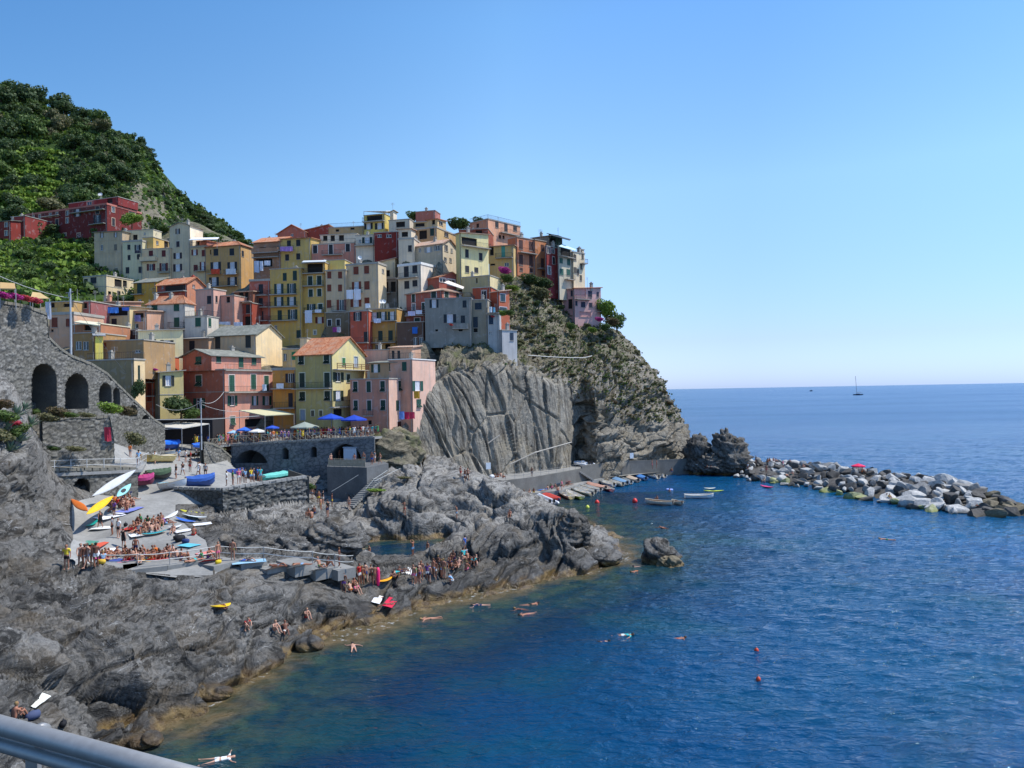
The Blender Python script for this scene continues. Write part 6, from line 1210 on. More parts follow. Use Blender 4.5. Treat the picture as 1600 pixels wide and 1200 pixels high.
#        # (object, base label, pixel x) -> made single at the end
LO = [(1112, 738), (1160, 750), (1200, 755), (1280, 766), (1330, 780), (1400, 790), (1460, 801), (1530, 807), (1600, 807), (1660, 803)]
HI = [(1116, 716), (1160, 716), (1200, 718), (1280, 725), (1330, 731), (1400, 741), (1460, 747), (1530, 764), (1600, 790), (1660, 797)]
rs = random.Random(5); bpts = []
def lerp_pts(P, x):
 for (a, ya), (b, yb) in zip(P[:-1], P[1:]):
  if a <= x <= b: return ya + (yb - ya) * (x - a) / (b - a)
 return P[0][1] if x < P[0][0] else P[-1][1]
core = MB(); cl = []
for px in range(1114, 1680, 12):
 a = W(px, lerp_pts(LO, px), z=0.0); hgt = 2.3 if px < 1500 else 2.3 - (px - 1500) * .012; b = W(px, lerp_pts(HI, px), z=max(.4, hgt)); cl.append((a, b))
BWT = []
n_b = 0
for i in range(2600):
 if n_b >= 298: break
 px = rs.uniform(1116, 1606) if rs.random() > .15 else rs.uniform(1300, 1560); v = rs.random() * 1.25
 k = min(len(cl) - 2, max(0, int((px - 1114) / 12))); f = (px - 1114) / 12 - k; a = cl[k][0].lerp(cl[k + 1][0], f); b = cl[k][1].lerp(cl[k + 1][1], f)
 if v <= 1: p = a.lerp(b, v); p.z = b.z * (1 - (1 - v) ** 1.6)
 else: p = b + (b - a) * (v - 1) * .8; p.z = b.z * (1 - (v - 1) * 2.5)
 r = rs.uniform(.5, 1.5) * (1.1 if px > 1380 else .9); sc = (r * rs.uniform(.95, 1.45), r * rs.uniform(.8, 1.15), r * rs.uniform(.8, 1.2))
 if any((p.x - q.x) ** 2 + ((p.y - q.y) * .8) ** 2 < (.52 * (r + s)) ** 2 for q, s in bpts): continue
 bpts.append((p, r)); n_b += 1
 t = rs.random(); low = v < .14
 mat = (B_ALG if t < .35 else B_DARK if t < .6 else B_WHITE) if low else (B_WHITE if t < .5 else B_GREY if t < .68 else B_DARK)
 if px > 1545: mat = B_BROWN if t < .85 else B_DARK
 if px < 1150 and t > .5: mat = B_DARK
 o = inst('boulder', BOULD[rs.randrange(12)], mat, None, (p.x, p.y, p.z - sc[2] * .12), rs.uniform(0, 6.28)); o.rotation_euler = (rs.uniform(-.5, .5), rs.uniform(-.5, .5), rs.uniform(0, 6.28)); o.scale = sc
 cn = {B_WHITE: 'white', B_GREY: 'pale grey', B_DARK: 'dark', B_BROWN: 'brown', B_ALG: 'green-stained'}[mat]
 row = 'at the waterline' if low else 'low on the slope' if v < .45 else 'high on the slope' if v < .85 else 'on the crest'
 sec = 'cliff end' if px < 1180 else 'left of umbrella' if px < 1320 else 'right of umbrella' if px < 1420 else 'broad right part' if px < 1545 else 'seaward tip'
 tag(o, 'x', 'boulder', 'boulders of the breakwater'); LABELS.append((o, '%s %s boulder %s, %s' % ('large' if r > 1.35 else 'mid-sized' if r > 1.0 else 'small', cn, row, sec), px))
 BWT.append((p, sc))
m = MB(); vv = []; ff = []
for a, b in cl:
 bb = b + (b - a) * .8; vv += [(a.x, a.y, -1), (a.x * .5 + b.x * .5, a.y * .5 + b.y * .5, b.z * .45), (b.x, b.y, b.z - .6), (bb.x, bb.y, -1)]
for i in range(len(cl) - 1): ff += [(4 * i + j, 4 * i + 4 + j, 4 * i + 5 + j, 4 * i + 1 + j) for j in range(3)]
m.add(vv, ff); o = m.build('rubble_core', B_DARK); tag(o, 'dark rubble filling between the breakwater boulders', 'rubble', kind='stuff'); GROUND.append(BVHTree.FromPolygons([Vector(v) + Vector((0, 0, .9)) for v in m.v], m.f))
def rock_mass(name, px, py, d, size, label, seed, mat=M_ROCK, amp=.35, rz=0, spike=None, sub=5, cat='rock', n_str=(0.3, -.2, .9)):
 import bmesh
 bm = bmesh.new(); bmesh.ops.create_icosphere(bm, subdivisions=sub, radius=1); V = np.array([tuple(v.co) for v in bm.verts]); bm_f = [[v.index for v in f.verts] for f in bm.faces]; bm.free()
 w = W(px, py, d=d); V0 = V.copy(); V[:, 2] = np.where(V[:, 2] > 0, V[:, 2], V[:, 2] * .5)
 if spike is not None: V = spike(V)
 V = V * np.array(size); c, s = math.cos(rz), math.sin(rz); V = np.stack([V[:, 0] * c - V[:, 1] * s, V[:, 0] * s + V[:, 1] * c, V[:, 2]], -1)
 P = V + np.array([w.x, w.y, w.z]); nrm = V0 / np.linalg.norm(V0, axis=1, keepdims=True)
 P = P + nrm * (strata_disp(P * (1.6 if size[2] < 4 else 1.0), amp, seed, dip=n_str))[:, None]
 me = mesh_np(name, P - np.array([w.x, w.y, w.z]), np.array(bm_f)); o = link(name, me, mat, None, w); tag(o, label, cat); GROUND.append(BVHTree.FromPolygons([Vector(p) for p in P], bm_f)); return o
rock_mass('sea_rock', 1030, 878, 77.5, (1.75, 1.5, 1.95), 'dark rock standing alone in the water with an orange-brown foot', 11, rz=.3, amp=.5)
rock_mass('sea_rock', 1047, 884, 75.5, (1.2, 1.1, .7), 'low brown weedy ledge at the foot of the lone rock', 12, amp=.35, mat=B_BROWN)
rock_mass('sea_stack', 1134, 722, 155, (4.6, 4, 6.6), 'tallest dark rock at the root of the breakwater', 13, amp=1.15, spike=lambda V: V * np.stack([1 - .45 * np.maximum(V[:, 2], 0), 1 - .4 * np.maximum(V[:, 2], 0), 1 + 0 * V[:, 2]], -1))
rock_mass('sea_stack', 1090, 724, 157, (3.2, 4, 6.0), 'pointed dark rock between the cliff and the tallest sea stack', 14, amp=1.0, spike=lambda V: V * np.stack([1 - .5 * np.maximum(V[:, 2], 0), 1 - .4 * np.maximum(V[:, 2], 0), 1 + 0 * V[:, 2]], -1))
rock_mass('sea_stack', 1112, 728, 154, (3.0, 3, 2.5), 'low dark boulder mass at the foot of the sea stacks', 15, amp=.6)
rock_mass('pinnacle', 886, 838, 77, (1.5, 1.4, 2.3), 'left tilted slab pinnacle at the tip of the dark rocks', 16, amp=.5, rz=.6, spike=lambda V: V * np.stack([1 - .45 * np.maximum(V[:, 2], 0), 1 + 0 * V[:, 2], 1 + 0 * V[:, 2]], -1) + np.stack([V[:, 2] * .5, 0 * V[:, 2], 0 * V[:, 2]], -1))
rock_mass('pinnacle', 904, 838, 77.5, (1.1, 1.2, 2.1), 'right tilted slab pinnacle at the tip of the dark rocks', 17, amp=.45, rz=.9, spike=lambda V: V * np.stack([1 - .45 * np.maximum(V[:, 2], 0), 1 + 0 * V[:, 2], 1 + 0 * V[:, 2]], -1) + np.stack([V[:, 2] * .45, 0 * V[:, 2], 0 * V[:, 2]], -1))
rock_mass('rock_outcrop', 935, 872, 76.5, (2.2, 1.7, 1.0), 'layered rock tongue at the tip above orange weed', 18, amp=.4, n_str=(.2, -.3, .9))
rock_mass('rock_outcrop', 372, 868, 64.5, (2.6, 1.5, 2.0), 'blocky rock with a dark hollow under the rubble wall', 19, amp=.5)
rock_mass('rock_outcrop', 430, 862, 66, (3.0, 1.6, 1.5), 'long blocky ledge of rock under the rubble wall', 20, amp=.5)
rock_mass('rock_outcrop', 520, 850, 70, (3.2, 2.2, 2.0), 'rounded dark rock between the rubble wall and the pool', 21, amp=.5)
for i, (px, py, d, s, l) in enumerate([(228, 1158, 38.3, (.7, .5, .3), 'wet dark stone in the surf just above the foreground rail'), (485, 1008, 52.5, (.75, .6, .45), 'dark round stone awash near the sitting pair'), (436, 1021, 51.4, (.6, .4, .3), 'small dark stone awash left of the round one'), (338, 1084, 44.4, (.8, .5, .25), 'flat wet rock where the wave breaks')]):
 rock_mass('shore_stone', px, py, d, s, l, 30 + i, amp=.28, sub=4)
rock_mass('rock_outcrop', 604, 722, 114.5, (4.2, 3.6, 4.6), 'weedy rock slope under the seaward end of the square', 40, mat=M_SOIL, amp=.6)
rock_mass('rock_outcrop', 628, 712, 117, (3.6, 3.4, 4.4), 'dry grassy rock below the pale pink wing', 41, mat=M_SOIL, amp=.6)
# ================================================================ boats and boards
def half_b(t, stern=0.75):
 """half breadth along the hull, t 0 stern .. 1 bow"""
 return (stern + (1 - stern) * math.sin(min(1, t * 2) * math.pi / 2)) if t < .5 else math.cos((t - .5) * math.pi) ** .62 if t < 1 else 0
def hull_parts(L, B, Hh, stern=.75, n=16):
 o = MB(); i = MB(); V = []; Wd = 6
 def ring(t, inset=0.0):
  x = (t - .5) * L; b = max(.012, B / 2 * half_b(t, stern) - inset); sh = Hh * (1 + .38 * max(0, (t - .45) / .55) ** 2 + .16 * max(0, (.3 - t) / .3) ** 2); kz = Hh * .5 * max(0, (t - .8) / .2) ** 2
  pts = []
  for k in range(Wd + 1):
   a = k / Wd; y = b * (a ** .55 if a > 0 else 0); z = kz + inset + (sh - kz - inset) * a ** 1.9; pts.append((x, y, z))
  return [(p[0], -p[1], p[2]) for p in reversed(pts)] + pts[1:]
 for mb, ins in ((o, 0.0), (i, .05)):
  rings = [ring(k / n, ins) for k in range(n + 1)]; m = len(rings[0]); vv = [p for r in rings for p in r]; ff = []
  for a in range(n):
   for b in range(m - 1):
    q = (a * m + b, a * m + b + 1, (a + 1) * m + b + 1, (a + 1) * m + b); ff.append(q if ins else q[::-1])
  ff.append(tuple(range(m)) if not ins else tuple(reversed(range(m)))); mb.add(vv, ff)
 g = MB()
 for s_ in (-1, 1):
  pts = []
  for k in range(n + 1): r = ring(k / n); pts.append(Vector(r[-1 if s_ > 0 else 0]))
  g.tube(pts, .04, 4)
 return o, i, g, ring
def boat(p0, p1, label, hull=(230, 228, 222), inner=(234, 230, 220), cover=None, motor=False, B=None, H=.62, name='rowing_boat', rim=None, group=None, thw=3, tilt=0.0, cat='boat', hgap=0):
 d = p1 - p0; L = d.length; B = B or L * .34
 root = empty(name, (p0 + p1) / 2); root.rotation_euler = Matrix(((d.x / L, -d.y / max(1e-6, math.hypot(d.x, d.y)), 0), (d.y / L, d.x / max(1e-6, math.hypot(d.x, d.y)), 0), (d.z / L, 0, 1))).to_euler() if abs(d.z) > .3 else (tilt, 0, math.atan2(d.y, d.x)); tag(root, label, cat, group)
 o, i, g, ring = hull_parts(L, B, H); o.build('hull', paint(hull, .45, 'boat_paint'), root, smooth=True); i.build('hull_lining', paint(inner, .7, 'boat_lining', .2), root, smooth=True); g.build('gunwale', paint(rim or (216, 204, 180), .6, 'gunwale_paint'), root)
 if cover:
  m = MB(); n = 14; rs_ = random.Random(int(p0.x * 31)); rows = []
  for k in range(n + 1):
   t = .01 + .98 * k / n; r = ring(t); y = r[-1][1] + .05; z = r[-1][2]; x = r[0][0]; hp = .16 + .20 * math.sin(t * math.pi) + rs_.uniform(-.04, .05)
   rows.append([(x, -y - .03, z - .26 - rs_.uniform(0, .08)), (x, -y - .02, z + .03), (x, -y * .5, z + hp * .6), (x, 0, z + hp), (x, y * .5, z + hp * .6), (x, y + .02, z + .03), (x, y + .03, z - .26 - rs_.uniform(0, .08))])
  vv = [p for r in rows for p in r]; ff = [(a * 7 + b, a * 7 + b + 1, a * 7 + b + 8, a * 7 + b + 7) for a in range(n) for b in range(6)]; ff += [tuple(range(7))]
  m.add(vv, [f[::-1] for f in ff]); m.build('cover', paint(cover, .75, 'tarpaulin', .18), root)
 else:
  for k in range(thw):
   t = .22 + .5 * k / max(1, thw - 1); r = ring(t); y = r[-1][1] - .04; m = MB(); m.box((r[0][0] - .12, -y, H * .62), (r[0][0] + .12, y, H * .68)); m.build('thwart', paint((210, 194, 164), .7, 'thwart_wood', .25), root)
 if motor:
  m = MB(); x = -L / 2 - .12; m.box((x - .2, -.14, H * .8), (x + .12, .14, H * .8 + .42)); m.box((x - .06, -.05, -.15), (x + .04, .05, H * .8)); m.build('outboard_motor', paint((36, 36, 40), .35, 'motor_cowl'), root)
 return root
def kayak(p0, p1, label, col, col2=None, w=.62, h=.3, roll=0.0, name='kayak', open_top=True, group=None):
 d = p1 - p0; L = d.length; x = d.normalized(); yv = Vector((0, 0, 1)).cross(x).normalized(); z = x.cross(yv); M3 = Matrix((x, yv, z)).transposed() @ Matrix.Rotation(roll, 3, 'X'); root = empty(name, (p0 + p1) / 2); root.rotation_euler = M3.to_euler(); tag(root, label, name.replace('_', ' '), group)
 for nm, sg, c in (('hull', -1, col2 or col), ('deck', 1, col)):
  m = MB(); n = 16; vv = []; ff = []
  for k in range(n + 1):
   t = k / n; b = max(.01, w / 2 * math.sin(math.pi * min(1, max(0, t))) ** .75); xx = (t - .5) * L; lift = .12 * (2 * t - 1) ** 2
   for j in range(7): a = math.pi * j / 6; vv.append((xx, -b * math.cos(a), lift + sg * h * .5 * math.sin(a) * (.25 + .75 * math.sin(math.pi * t) ** .6) * (.55 if sg > 0 else 1)))
  for k in range(n):
   for j in range(6): q = (k * 7 + j, k * 7 + j + 1, (k + 1) * 7 + j + 1, (k + 1) * 7 + j); ff.append(q if sg < 0 else q[::-1])
  m.add(vv, ff); m.build(nm, paint(c, .35, 'kayak_shell'), root, smooth=True)
 if open_top:
  m = MB(); vv = [(0.42 * math.cos(a) - .1, .2 * math.sin(a), h * .3) for a in [k * math.pi / 5 for k in range(10)]]; m.add(vv, [tuple(range(10))]); m.build('cockpit', paint((40, 42, 46), .6, 'cockpit'), root)
 return root
def Z0(px, py, z=0.0): return W(px, py, z=z)
HB = [(874, 770, 893, 781, (226, 210, 160), None, False, 'cream boat with a yellow gunwale second from the inflatable'), (886, 771, 909, 781, (150, 170, 50), None, False, 'small yellow-green boat at the mooring quay'), (893, 766, 925, 776, (228, 222, 200), None, True, 'cream-white long boat right of the yellow-green one'),
      (897, 763, 930, 772, (222, 220, 210), None, True, 'white boat with a dark motor between two cream ones'), (902, 759, 938, 769, (230, 230, 230), None, True, 'white open boat in the middle of the moored row'), (917, 759, 946, 766, (216, 212, 206), (196, 150, 130), True, 'boat under a brownish-red cover in the moored row'), (944, 764, 956, 769, (160, 30, 34), None, False, 'tiny red boat in the moored row'),
      (938, 754, 959, 761, (232, 234, 236), None, True, 'short white dinghy near the quay middle'), (945, 752, 973, 760, (214, 206, 186), None, True, 'beige boat right of the short white dinghy'), (952, 748, 980, 758, (224, 226, 226), (120, 160, 196), True, 'boat with a light blue cover'), (964, 748, 986, 757, (236, 236, 234), None, True, 'white boat right of the light blue cover'),
      (972, 745, 997, 754, (206, 190, 176), (196, 178, 158), True, 'boat with a brown cover in the far part of the row'), (987, 742, 1009, 751, (70, 120, 180), (70, 130, 196), True, 'blue covered boat third from the far end'), (1004, 741, 1029, 749, (236, 236, 232), None, True, 'white boat second from the far end'), (1017, 739, 1039, 747, (232, 230, 224), None, True, 'white boat at the far end of the moored row')]
for a, b, c, d, col, cov, mot, lab in HB: boat(Z0(c, d), Z0(a, b), lab, col, cover=cov, motor=mot, H=.5, B=1.55, group='boats moored along the quay', name='moored_boat')
boat(Z0(853, 776), Z0(874, 785), 'blue boat with a red cloth next to the inflatable', (40, 60, 140), cover=(196, 70, 60), group='boats moored along the quay', B=1.6, H=.5, name='moored_boat')
boat(Z0(1052, 789.5), Z0(1008, 786.5), 'open white boat with a red bag, moored off the quay', (222, 218, 206), inner=(150, 120, 90), B=1.7, H=.55, name='moored_boat'); boat(Z0(1066, 789), Z0(1050, 787), 'small brown boat tied behind the open white boat', (200, 190, 172), inner=(130, 92, 70), B=1.2, H=.5, name='moored_boat'); boat(Z0(1070, 779), Z0(1115, 778.5), 'white launch moored alone in the harbour', (226, 228, 228), inner=(200, 204, 206), B=1.7, H=.6, name='moored_boat')
kayak(Z0(1099, 767, .1), Z0(1131, 767, .1), 'yellow-green kayak floating near the breakwater', (206, 214, 40)); kayak(Z0(1100, 763, .1), Z0(1118, 763, .1), 'white paddle board floating behind the yellow-green kayak', (236, 232, 210), name='paddle_board', open_top=False); kayak(Z0(1188, 758.5, .15), Z0(1209, 762, .15), 'pink inflatable mattress at the foot of the breakwater', (226, 50, 110), name='air_mattress', open_top=False, w=.9)
def inflatable(p0, p1, label):
 d = p1 - p0; L = d.length; root = empty('inflatable_boat', (p0 + p1) / 2, math.atan2(d.y, d.x)); tag(root, label, 'boat'); r = .26; B = 1.1
 for sg in (-1, 1):
  m = MB(); m.tube([(-L / 2 - .3, sg * B, .3), (-L / 2 + .2, sg * B, .34), (0, sg * B, .36), (L * .28, sg * B * .92, .42), (L * .42, sg * B * .6, .52), (L / 2, sg * .12, .62)], [.05, r, r, r, r * .95, r * .8], 10); m.build('tube', paint((226, 228, 232), .5, 'rubber'), root, smooth=True)
 m = MB(); m.slab([(-L / 2 + .2, -B, .3), (L * .3, -B * .8, .3), (L * .42, 0, .4), (L * .3, B * .8, .3), (-L / 2 + .2, B, .3)], .25); m.build('floor', paint((150, 152, 156), .7, 'boat_floor'), root)
 m = MB(); m.box((-.2, -.3, .3), (.25, .3, .95)); m.box((-.9, -.35, .3), (-.5, .35, .7)); m.build('console', paint((210, 212, 214), .5, 'console'), root)
 for sg in (-.35, .35):
  m = MB(); m.box((-L / 2 - .35, sg - .15, .5), (-L / 2 + .1, sg + .15, 1.0)); m.box((-L / 2 - .15, sg - .05, -.2), (-L / 2, sg + .05, .5)); m.build('outboard_motor', paint((30, 30, 34), .35, 'motor_cowl'), root)
 return root
inflatable(Z0(862, 790), Z0(824, 773), 'white inflatable boat with two black outboards at the quay corner')
inflatable(Z0(922, 728.5, 3.25), Z0(900, 726, 3.25), 'white inflatable lying on the promenade by the dark cleft')
# boats drawn up
G = lambda px, py: hit(px, py)[0]
def gb(a, b, c, d, lab, dz=.05, **k):
 p, q = G(a, b), G(c, d); L = (q - p).length
 if L > 9 or abs(p.z - q.z) > 2.2: z = min(p.z, q.z); p = W(a, b, z=z); q = W(c, d, z=z)
 return boat(p + Vector((0, 0, dz)), q + Vector((0, 0, dz)), lab, group='boats drawn up on the ramp', name='beached_boat', **k)
gb(226, 702, 280, 702, 'boat under a bright blue tarpaulin at the back of the ramp', hull=(30, 70, 150), cover=(30, 110, 220), H=.9); gb(222, 708, 266, 709, 'boat with a wine-red cover below the bright blue one', hull=(200, 200, 200), cover=(150, 60, 96), H=.6)
gb(229, 713, 274, 713, 'pale grey open boat below the wine-red one', hull=(190, 196, 196), H=.6); gb(227, 722, 273, 722, 'cream-yellow open boat with a dark keel shadow', hull=(214, 190, 120), inner=(196, 180, 130), H=.75)
gb(228, 748, 268, 748, 'boat under a dark green tarpaulin', hull=(60, 60, 56), cover=(70, 90, 66), H=.8, B=2.2); gb(210, 762, 241, 763, 'boat under a magenta tarpaulin propped on the slip', hull=(110, 40, 66), cover=(176, 60, 116), H=.9, B=1.9, dz=.35)
gb(254, 766, 291, 762, 'white boat with pale blue inside, left of the blue tarpaulin', hull=(222, 226, 228), inner=(160, 206, 214), H=.75, B=1.9); gb(290, 760, 336, 760, 'boat under a royal blue tarpaulin nearest the dark wall', hull=(50, 80, 140), cover=(50, 92, 168), H=.95, B=2.1)
gb(338, 748, 381, 744, 'boat under a crumpled navy blue tarpaulin', hull=(46, 60, 110), cover=(40, 62, 130), H=.8, B=1.9); gb(330, 735, 400, 735, 'large white boat under a turquoise tarpaulin', hull=(228, 226, 216), cover=(50, 160, 206), H=1.0, B=2.4)
gb(402, 746, 446, 741, 'grey boat with a black cover behind the turquoise one', hull=(160, 164, 164), cover=(40, 40, 44), H=.7, B=1.8); gb(409, 752, 460, 744, 'turquoise-green boat under a matching cover on the wall top', hull=(90, 190, 176), cover=(110, 200, 190), H=.65, B=1.7); gb(300, 703, 316, 704, 'small heap of boat under a bright blue sheet by the lamp post', cover=(50, 110, 210), H=.7, B=1.5)
k1 = lp.pt(9.6, 7.6, .55);
kayak(W(144, 776, 73.5), W(212, 735, 76.5), 'long white kayak leaning on the arched wall', (236, 236, 234), w=.85, h=.4, roll=.9, open_top=False); kayak(W(134, 805, 69), W(176, 776, 74), 'yellow kayak leaning beside the long white one', (240, 190, 30), w=.75, h=.35, roll=.7, open_top=False)
kayak(W(112, 781, 73), W(138, 800, 70), 'orange and white kayak under the arch', (226, 120, 50), (230, 230, 224), w=.7, roll=.5, open_top=False); kayak(W(182, 777, 73.5), W(204, 757, 76), 'pale turquoise canoe under the tip of the white kayak', (150, 210, 210), w=.7, roll=.6)
def board(a, b, c, d, lab, col, col2=None, w=.7, nm='paddle_board'): kayak(G(a, b) + Vector((0, 0, .16)), G(c, d) + Vector((0, 0, .16)), lab, col, col2, w=w, h=.16, open_top=False, name=nm)
board(134, 826, 153, 816, 'teal board with a white edge on the left of the ramp', (20, 150, 140)); board(282, 800, 320, 806, 'yellow and grey board on the rock below the dark wall', (220, 214, 60), (170, 176, 170)); board(284, 807, 323, 812, 'white board with teal tip below the yellow one', (226, 232, 234), (60, 160, 170)); board(274, 812, 306, 819, 'blue and white board below the white one', (60, 110, 200), (230, 230, 234)); board(255, 815, 278, 802, 'white board lying beside the bathers', (232, 232, 228))
board(220, 839, 262, 832, 'teal, white and orange board in front of the sitting group', (40, 160, 170), (226, 170, 90)); board(262, 828, 284, 824, 'white board under the sitting man', (230, 230, 230)); board(328, 953, 360, 948, 'yellow mattress on the dark rocks with a sunbather', (240, 200, 20), w=.9, nm='air_mattress'); board(586, 913, 613, 905, 'orange-yellow mattress on the rocks near the divers', (244, 170, 30), w=.95, nm='air_mattress')
# far vessels
def far_boat():
 p0, p1 = Z0(1333.5, 617.5), Z0(1346, 617.2); p1 = Vector((p1.x, p0.y, 0)); L = (p1 - p0).length; root = empty('sailing_boat', (p0 + p1) / 2); tag(root, 'dark sailing boat with bare mast near the horizon', 'sailing boat'); o, i, g_, _ = hull_parts(L, L * .25, L * .09); dk = paint((52, 66, 92), .5); o.build('hull', dk, root, smooth=True)
 m = MB(); m.slab([(-L * .4, -L * .1, L * .1), (L * .3, -L * .08, L * .1), (L * .3, L * .08, L * .1), (-L * .4, L * .1, L * .1)], L * .03); m.box((-L * .2, -L * .07, L * .1), (L * .12, L * .07, L * .15)); m.build('cabin', dk, root); m = MB(); m.tube([(-L * .15, 0, L * .1), (-L * .25, 0, L * 1.95)], L * .016, 6); m.build('mast', dk, root); m = MB(); m.tube([(-L * .15, 0, L * .26), (L * .3, 0, L * .24)], L * .02, 5); m.build('boom', dk, root)
 p0, p1 = Z0(1263.5, 611.4), Z0(1271.5, 611.3); L = 26; c = (p0 + p1) / 2; L = (Vector((p1.x, p0.y, 0)) - p0).length; root = empty('motor_yacht', c); tag(root, 'tiny dark motor boat left of the sailing boat on the horizon', 'motor boat'); o, i, g_, _ = hull_parts(L, L * .28, L * .16); o.build('hull', dk, root, smooth=True); m = MB(); m.box((-L * .25, -L * .1, L * .14), (L * .2, L * .1, L * .3)); m.box((-L * .1, -L * .08, L * .3), (L * .08, L * .08, L * .42)); m.build('cabin', dk, root)
far_boat()
def buoy(px, py, c, lab, r=.3, ring=False):
 p = Z0(px, py); root = empty('buoy', p); tag(root, lab, 'buoy')
 m = MB(); m.tube([(0, 0, -.1), (0, 0, r * .1), (0, 0, r * .6), (0, 0, r * 1.1), (0, 0, r * 1.5), (0, 0, r * 1.65)], [r * .6, r * .95, r, r * .8, r * .4, .03], 10); m.build('float', paint(c, .4), root, smooth=True); m = MB(); m.tube([(0, 0, r * 1.6), (0, 0, r * 2.1)], .035, 5); m.build('mooring_ring', M_GREYP, root)
buoy(933, 787, (226, 60, 50), 'red buoy off the moored boats', .38); buoy(992, 785, (226, 56, 50), 'red buoy nearer the open white boat', .42); buoy(918, 794, (226, 230, 90), 'yellow-white buoy near the inflatable boat', .3); buoy(1182, 1018, (214, 70, 40), 'upper of two orange-red buoys in the open water', .16); buoy(1185, 1063, (214, 80, 50), 'lower of two orange-red buoys in the open water', .15)
def ring_float(px, py, lab):
 p = Z0(px, py); m = MB(); m.tube([(.5 * math.cos(a), .5 * math.sin(a), .12) for a in [k * math.pi / 8 for k in range(17)]], .15, 8); tag(m.build('swim_ring', paint((150, 170, 230), .4), None, p, smooth=True), lab, 'swim ring')
ring_float(1046, 766, 'pale blue swimming ring with a bather in the harbour')
# ================================================================ people
BASE = {'pel': ((0, 0, .95), .125), 'spi': ((0, .01, 1.13), .112), 'che': ((0, 0, 1.33), .14), 'nek': ((0, .01, 1.49), .052), 'hdb': ((0, -.015, 1.56), .078), 'hdm': ((0, -.01, 1.635), .098), 'hdt': ((0, .0, 1.71), .07)}
for s_, n_ in ((-1, 'L'), (1, 'R')):
 BASE.update({'hip' + n_: ((s_ * .1, 0, .9), .092), 'kne' + n_: ((s_ * .11, -.015, .49), .058), 'ank' + n_: ((s_ * .115, .03, .08), .038), 'toe' + n_: ((s_ * .13, -.14, .03), .034),
                 'sho' + n_: ((s_ * .185, .01, 1.41), .055), 'elb' + n_: ((s_ * .25, .03, 1.13), .041), 'wri' + n_: ((s_ * .27, -.04, .89), .028), 'han' + n_: ((s_ * .265, -.075, .79), .033)})
EDG = [('pel', 'spi'), ('spi', 'che'), ('che', 'nek'), ('nek', 'hdb'), ('hdb', 'hdm'), ('hdm', 'hdt')] + [e for n_ in 'LR' for e in (('pel', 'hip' + n_), ('hip' + n_, 'kne' + n_), ('kne' + n_, 'ank' + n_), ('ank' + n_, 'toe' + n_), ('che', 'sho' + n_), ('sho' + n_, 'elb' + n_), ('elb' + n_, 'wri' + n_), ('wri' + n_, 'han' + n_))]
def P_(**k):
 d = {a: (Vector(b[0]), b[1]) for a, b in BASE.items()}
 for a, v in k.items(): d[a] = (Vector(v), d[a][1])
 return d
def shift(d, v, only=None): return {a: ((b[0] + Vector(v)) if only is None or a in only else b[0], b[1]) for a, b in d.items()}
UPB = {'spi', 'che', 'nek', 'hdb', 'hdm', 'hdt', 'shoL', 'shoR', 'elbL', 'elbR', 'wriL', 'wriR', 'hanL', 'hanR'}
def lean(d, ang, pivot=None, only=UPB):
 pv = Vector(pivot or d['pel'][0]); R = Matrix.Rotation(ang, 3, 'X'); return {a: (pv + R @ (b[0] - pv) if only is None or a in only else b[0], b[1]) for a, b in d.items()}
POSE = {}
POSE['standing'] = P_(hipL=(-.1, 0, .9))
POSE['standing with a hand on the hip'] = P_(elbR=(.38, .06, 1.18), wriR=(.2, -.06, 1.02), hanR=(.14, -.1, 1.0), kneL=(-.14, -.06, .5), ankL=(-.2, .0, .08), toeL=(-.26, -.14, .03))
POSE['walking'] = lean(P_(kneR=(.1, -.18, .52), ankR=(.11, -.3, .1), toeR=(.12, -.46, .06), kneL=(-.1, .04, .5), ankL=(-.1, .3, .16), toeL=(-.11, .2, .03), elbR=(.25, .16, 1.15), wriR=(.25, .1, .93), hanR=(.25, .06, .84), elbL=(-.25, -.1, 1.15), wriL=(-.24, -.28, 1.0), hanL=(-.24, -.35, .95)), .06)
POSE['standing with raised arms'] = P_(elbR=(.3, -.08, 1.55), wriR=(.14, -.12, 1.7), hanR=(.06, -.12, 1.74), elbL=(-.3, -.08, 1.5), wriL=(-.12, -.14, 1.62), hanL=(-.05, -.14, 1.65))
_s = P_(pel=(0, 0, .13), hipL=(-.1, -.02, .12), hipR=(.1, -.02, .12), kneL=(-.14, -.38, .45), kneR=(.13, -.36, .47), ankL=(-.12, -.58, .08), ankR=(.12, -.56, .08), toeL=(-.12, -.74, .03), toeR=(.12, -.72, .03))
def upper(d, z): return {a: ((b[0] - Vector((0, 0, .95 - z))) if a in UPB else b[0], b[1]) for a, b in d.items()}
POSE['sitting with bent knees'] = (lambda d: {**d, 'elbL': (Vector((-.22, -.2, .42)), .041), 'wriL': (Vector((-.12, -.42, .46)), .028), 'hanL': (Vector((-.04, -.46, .44)), .033), 'elbR': (Vector((.22, -.2, .42)), .041), 'wriR': (Vector((.12, -.42, .46)), .028), 'hanR': (Vector((.04, -.46, .42)), .033)})(lean(upper(_s, .13), .18))
_t = P_(pel=(0, 0, .13), hipL=(-.1, -.03, .12), hipR=(.1, -.03, .12), kneL=(-.14, -.46, .16), kneR=(.13, -.42, .3), ankL=(-.16, -.86, .06), ankR=(.13, -.74, .08), toeL=(-.18, -.92, .18), toeR=(.14, -.88, .04))
POSE['sitting and leaning back'] = (lambda d: {**d, 'elbL': (Vector((-.26, .42, .36)), .041), 'wriL': (Vector((-.28, .5, .08)), .028), 'hanL': (Vector((-.29, .56, .03)), .033), 'elbR': (Vector((.26, .42, .36)), .041), 'wriR': (Vector((.28, .5, .08)), .028), 'hanR': (Vector((.29, .56, .03)), .033)})(lean(upper(_t, .13), -.45))
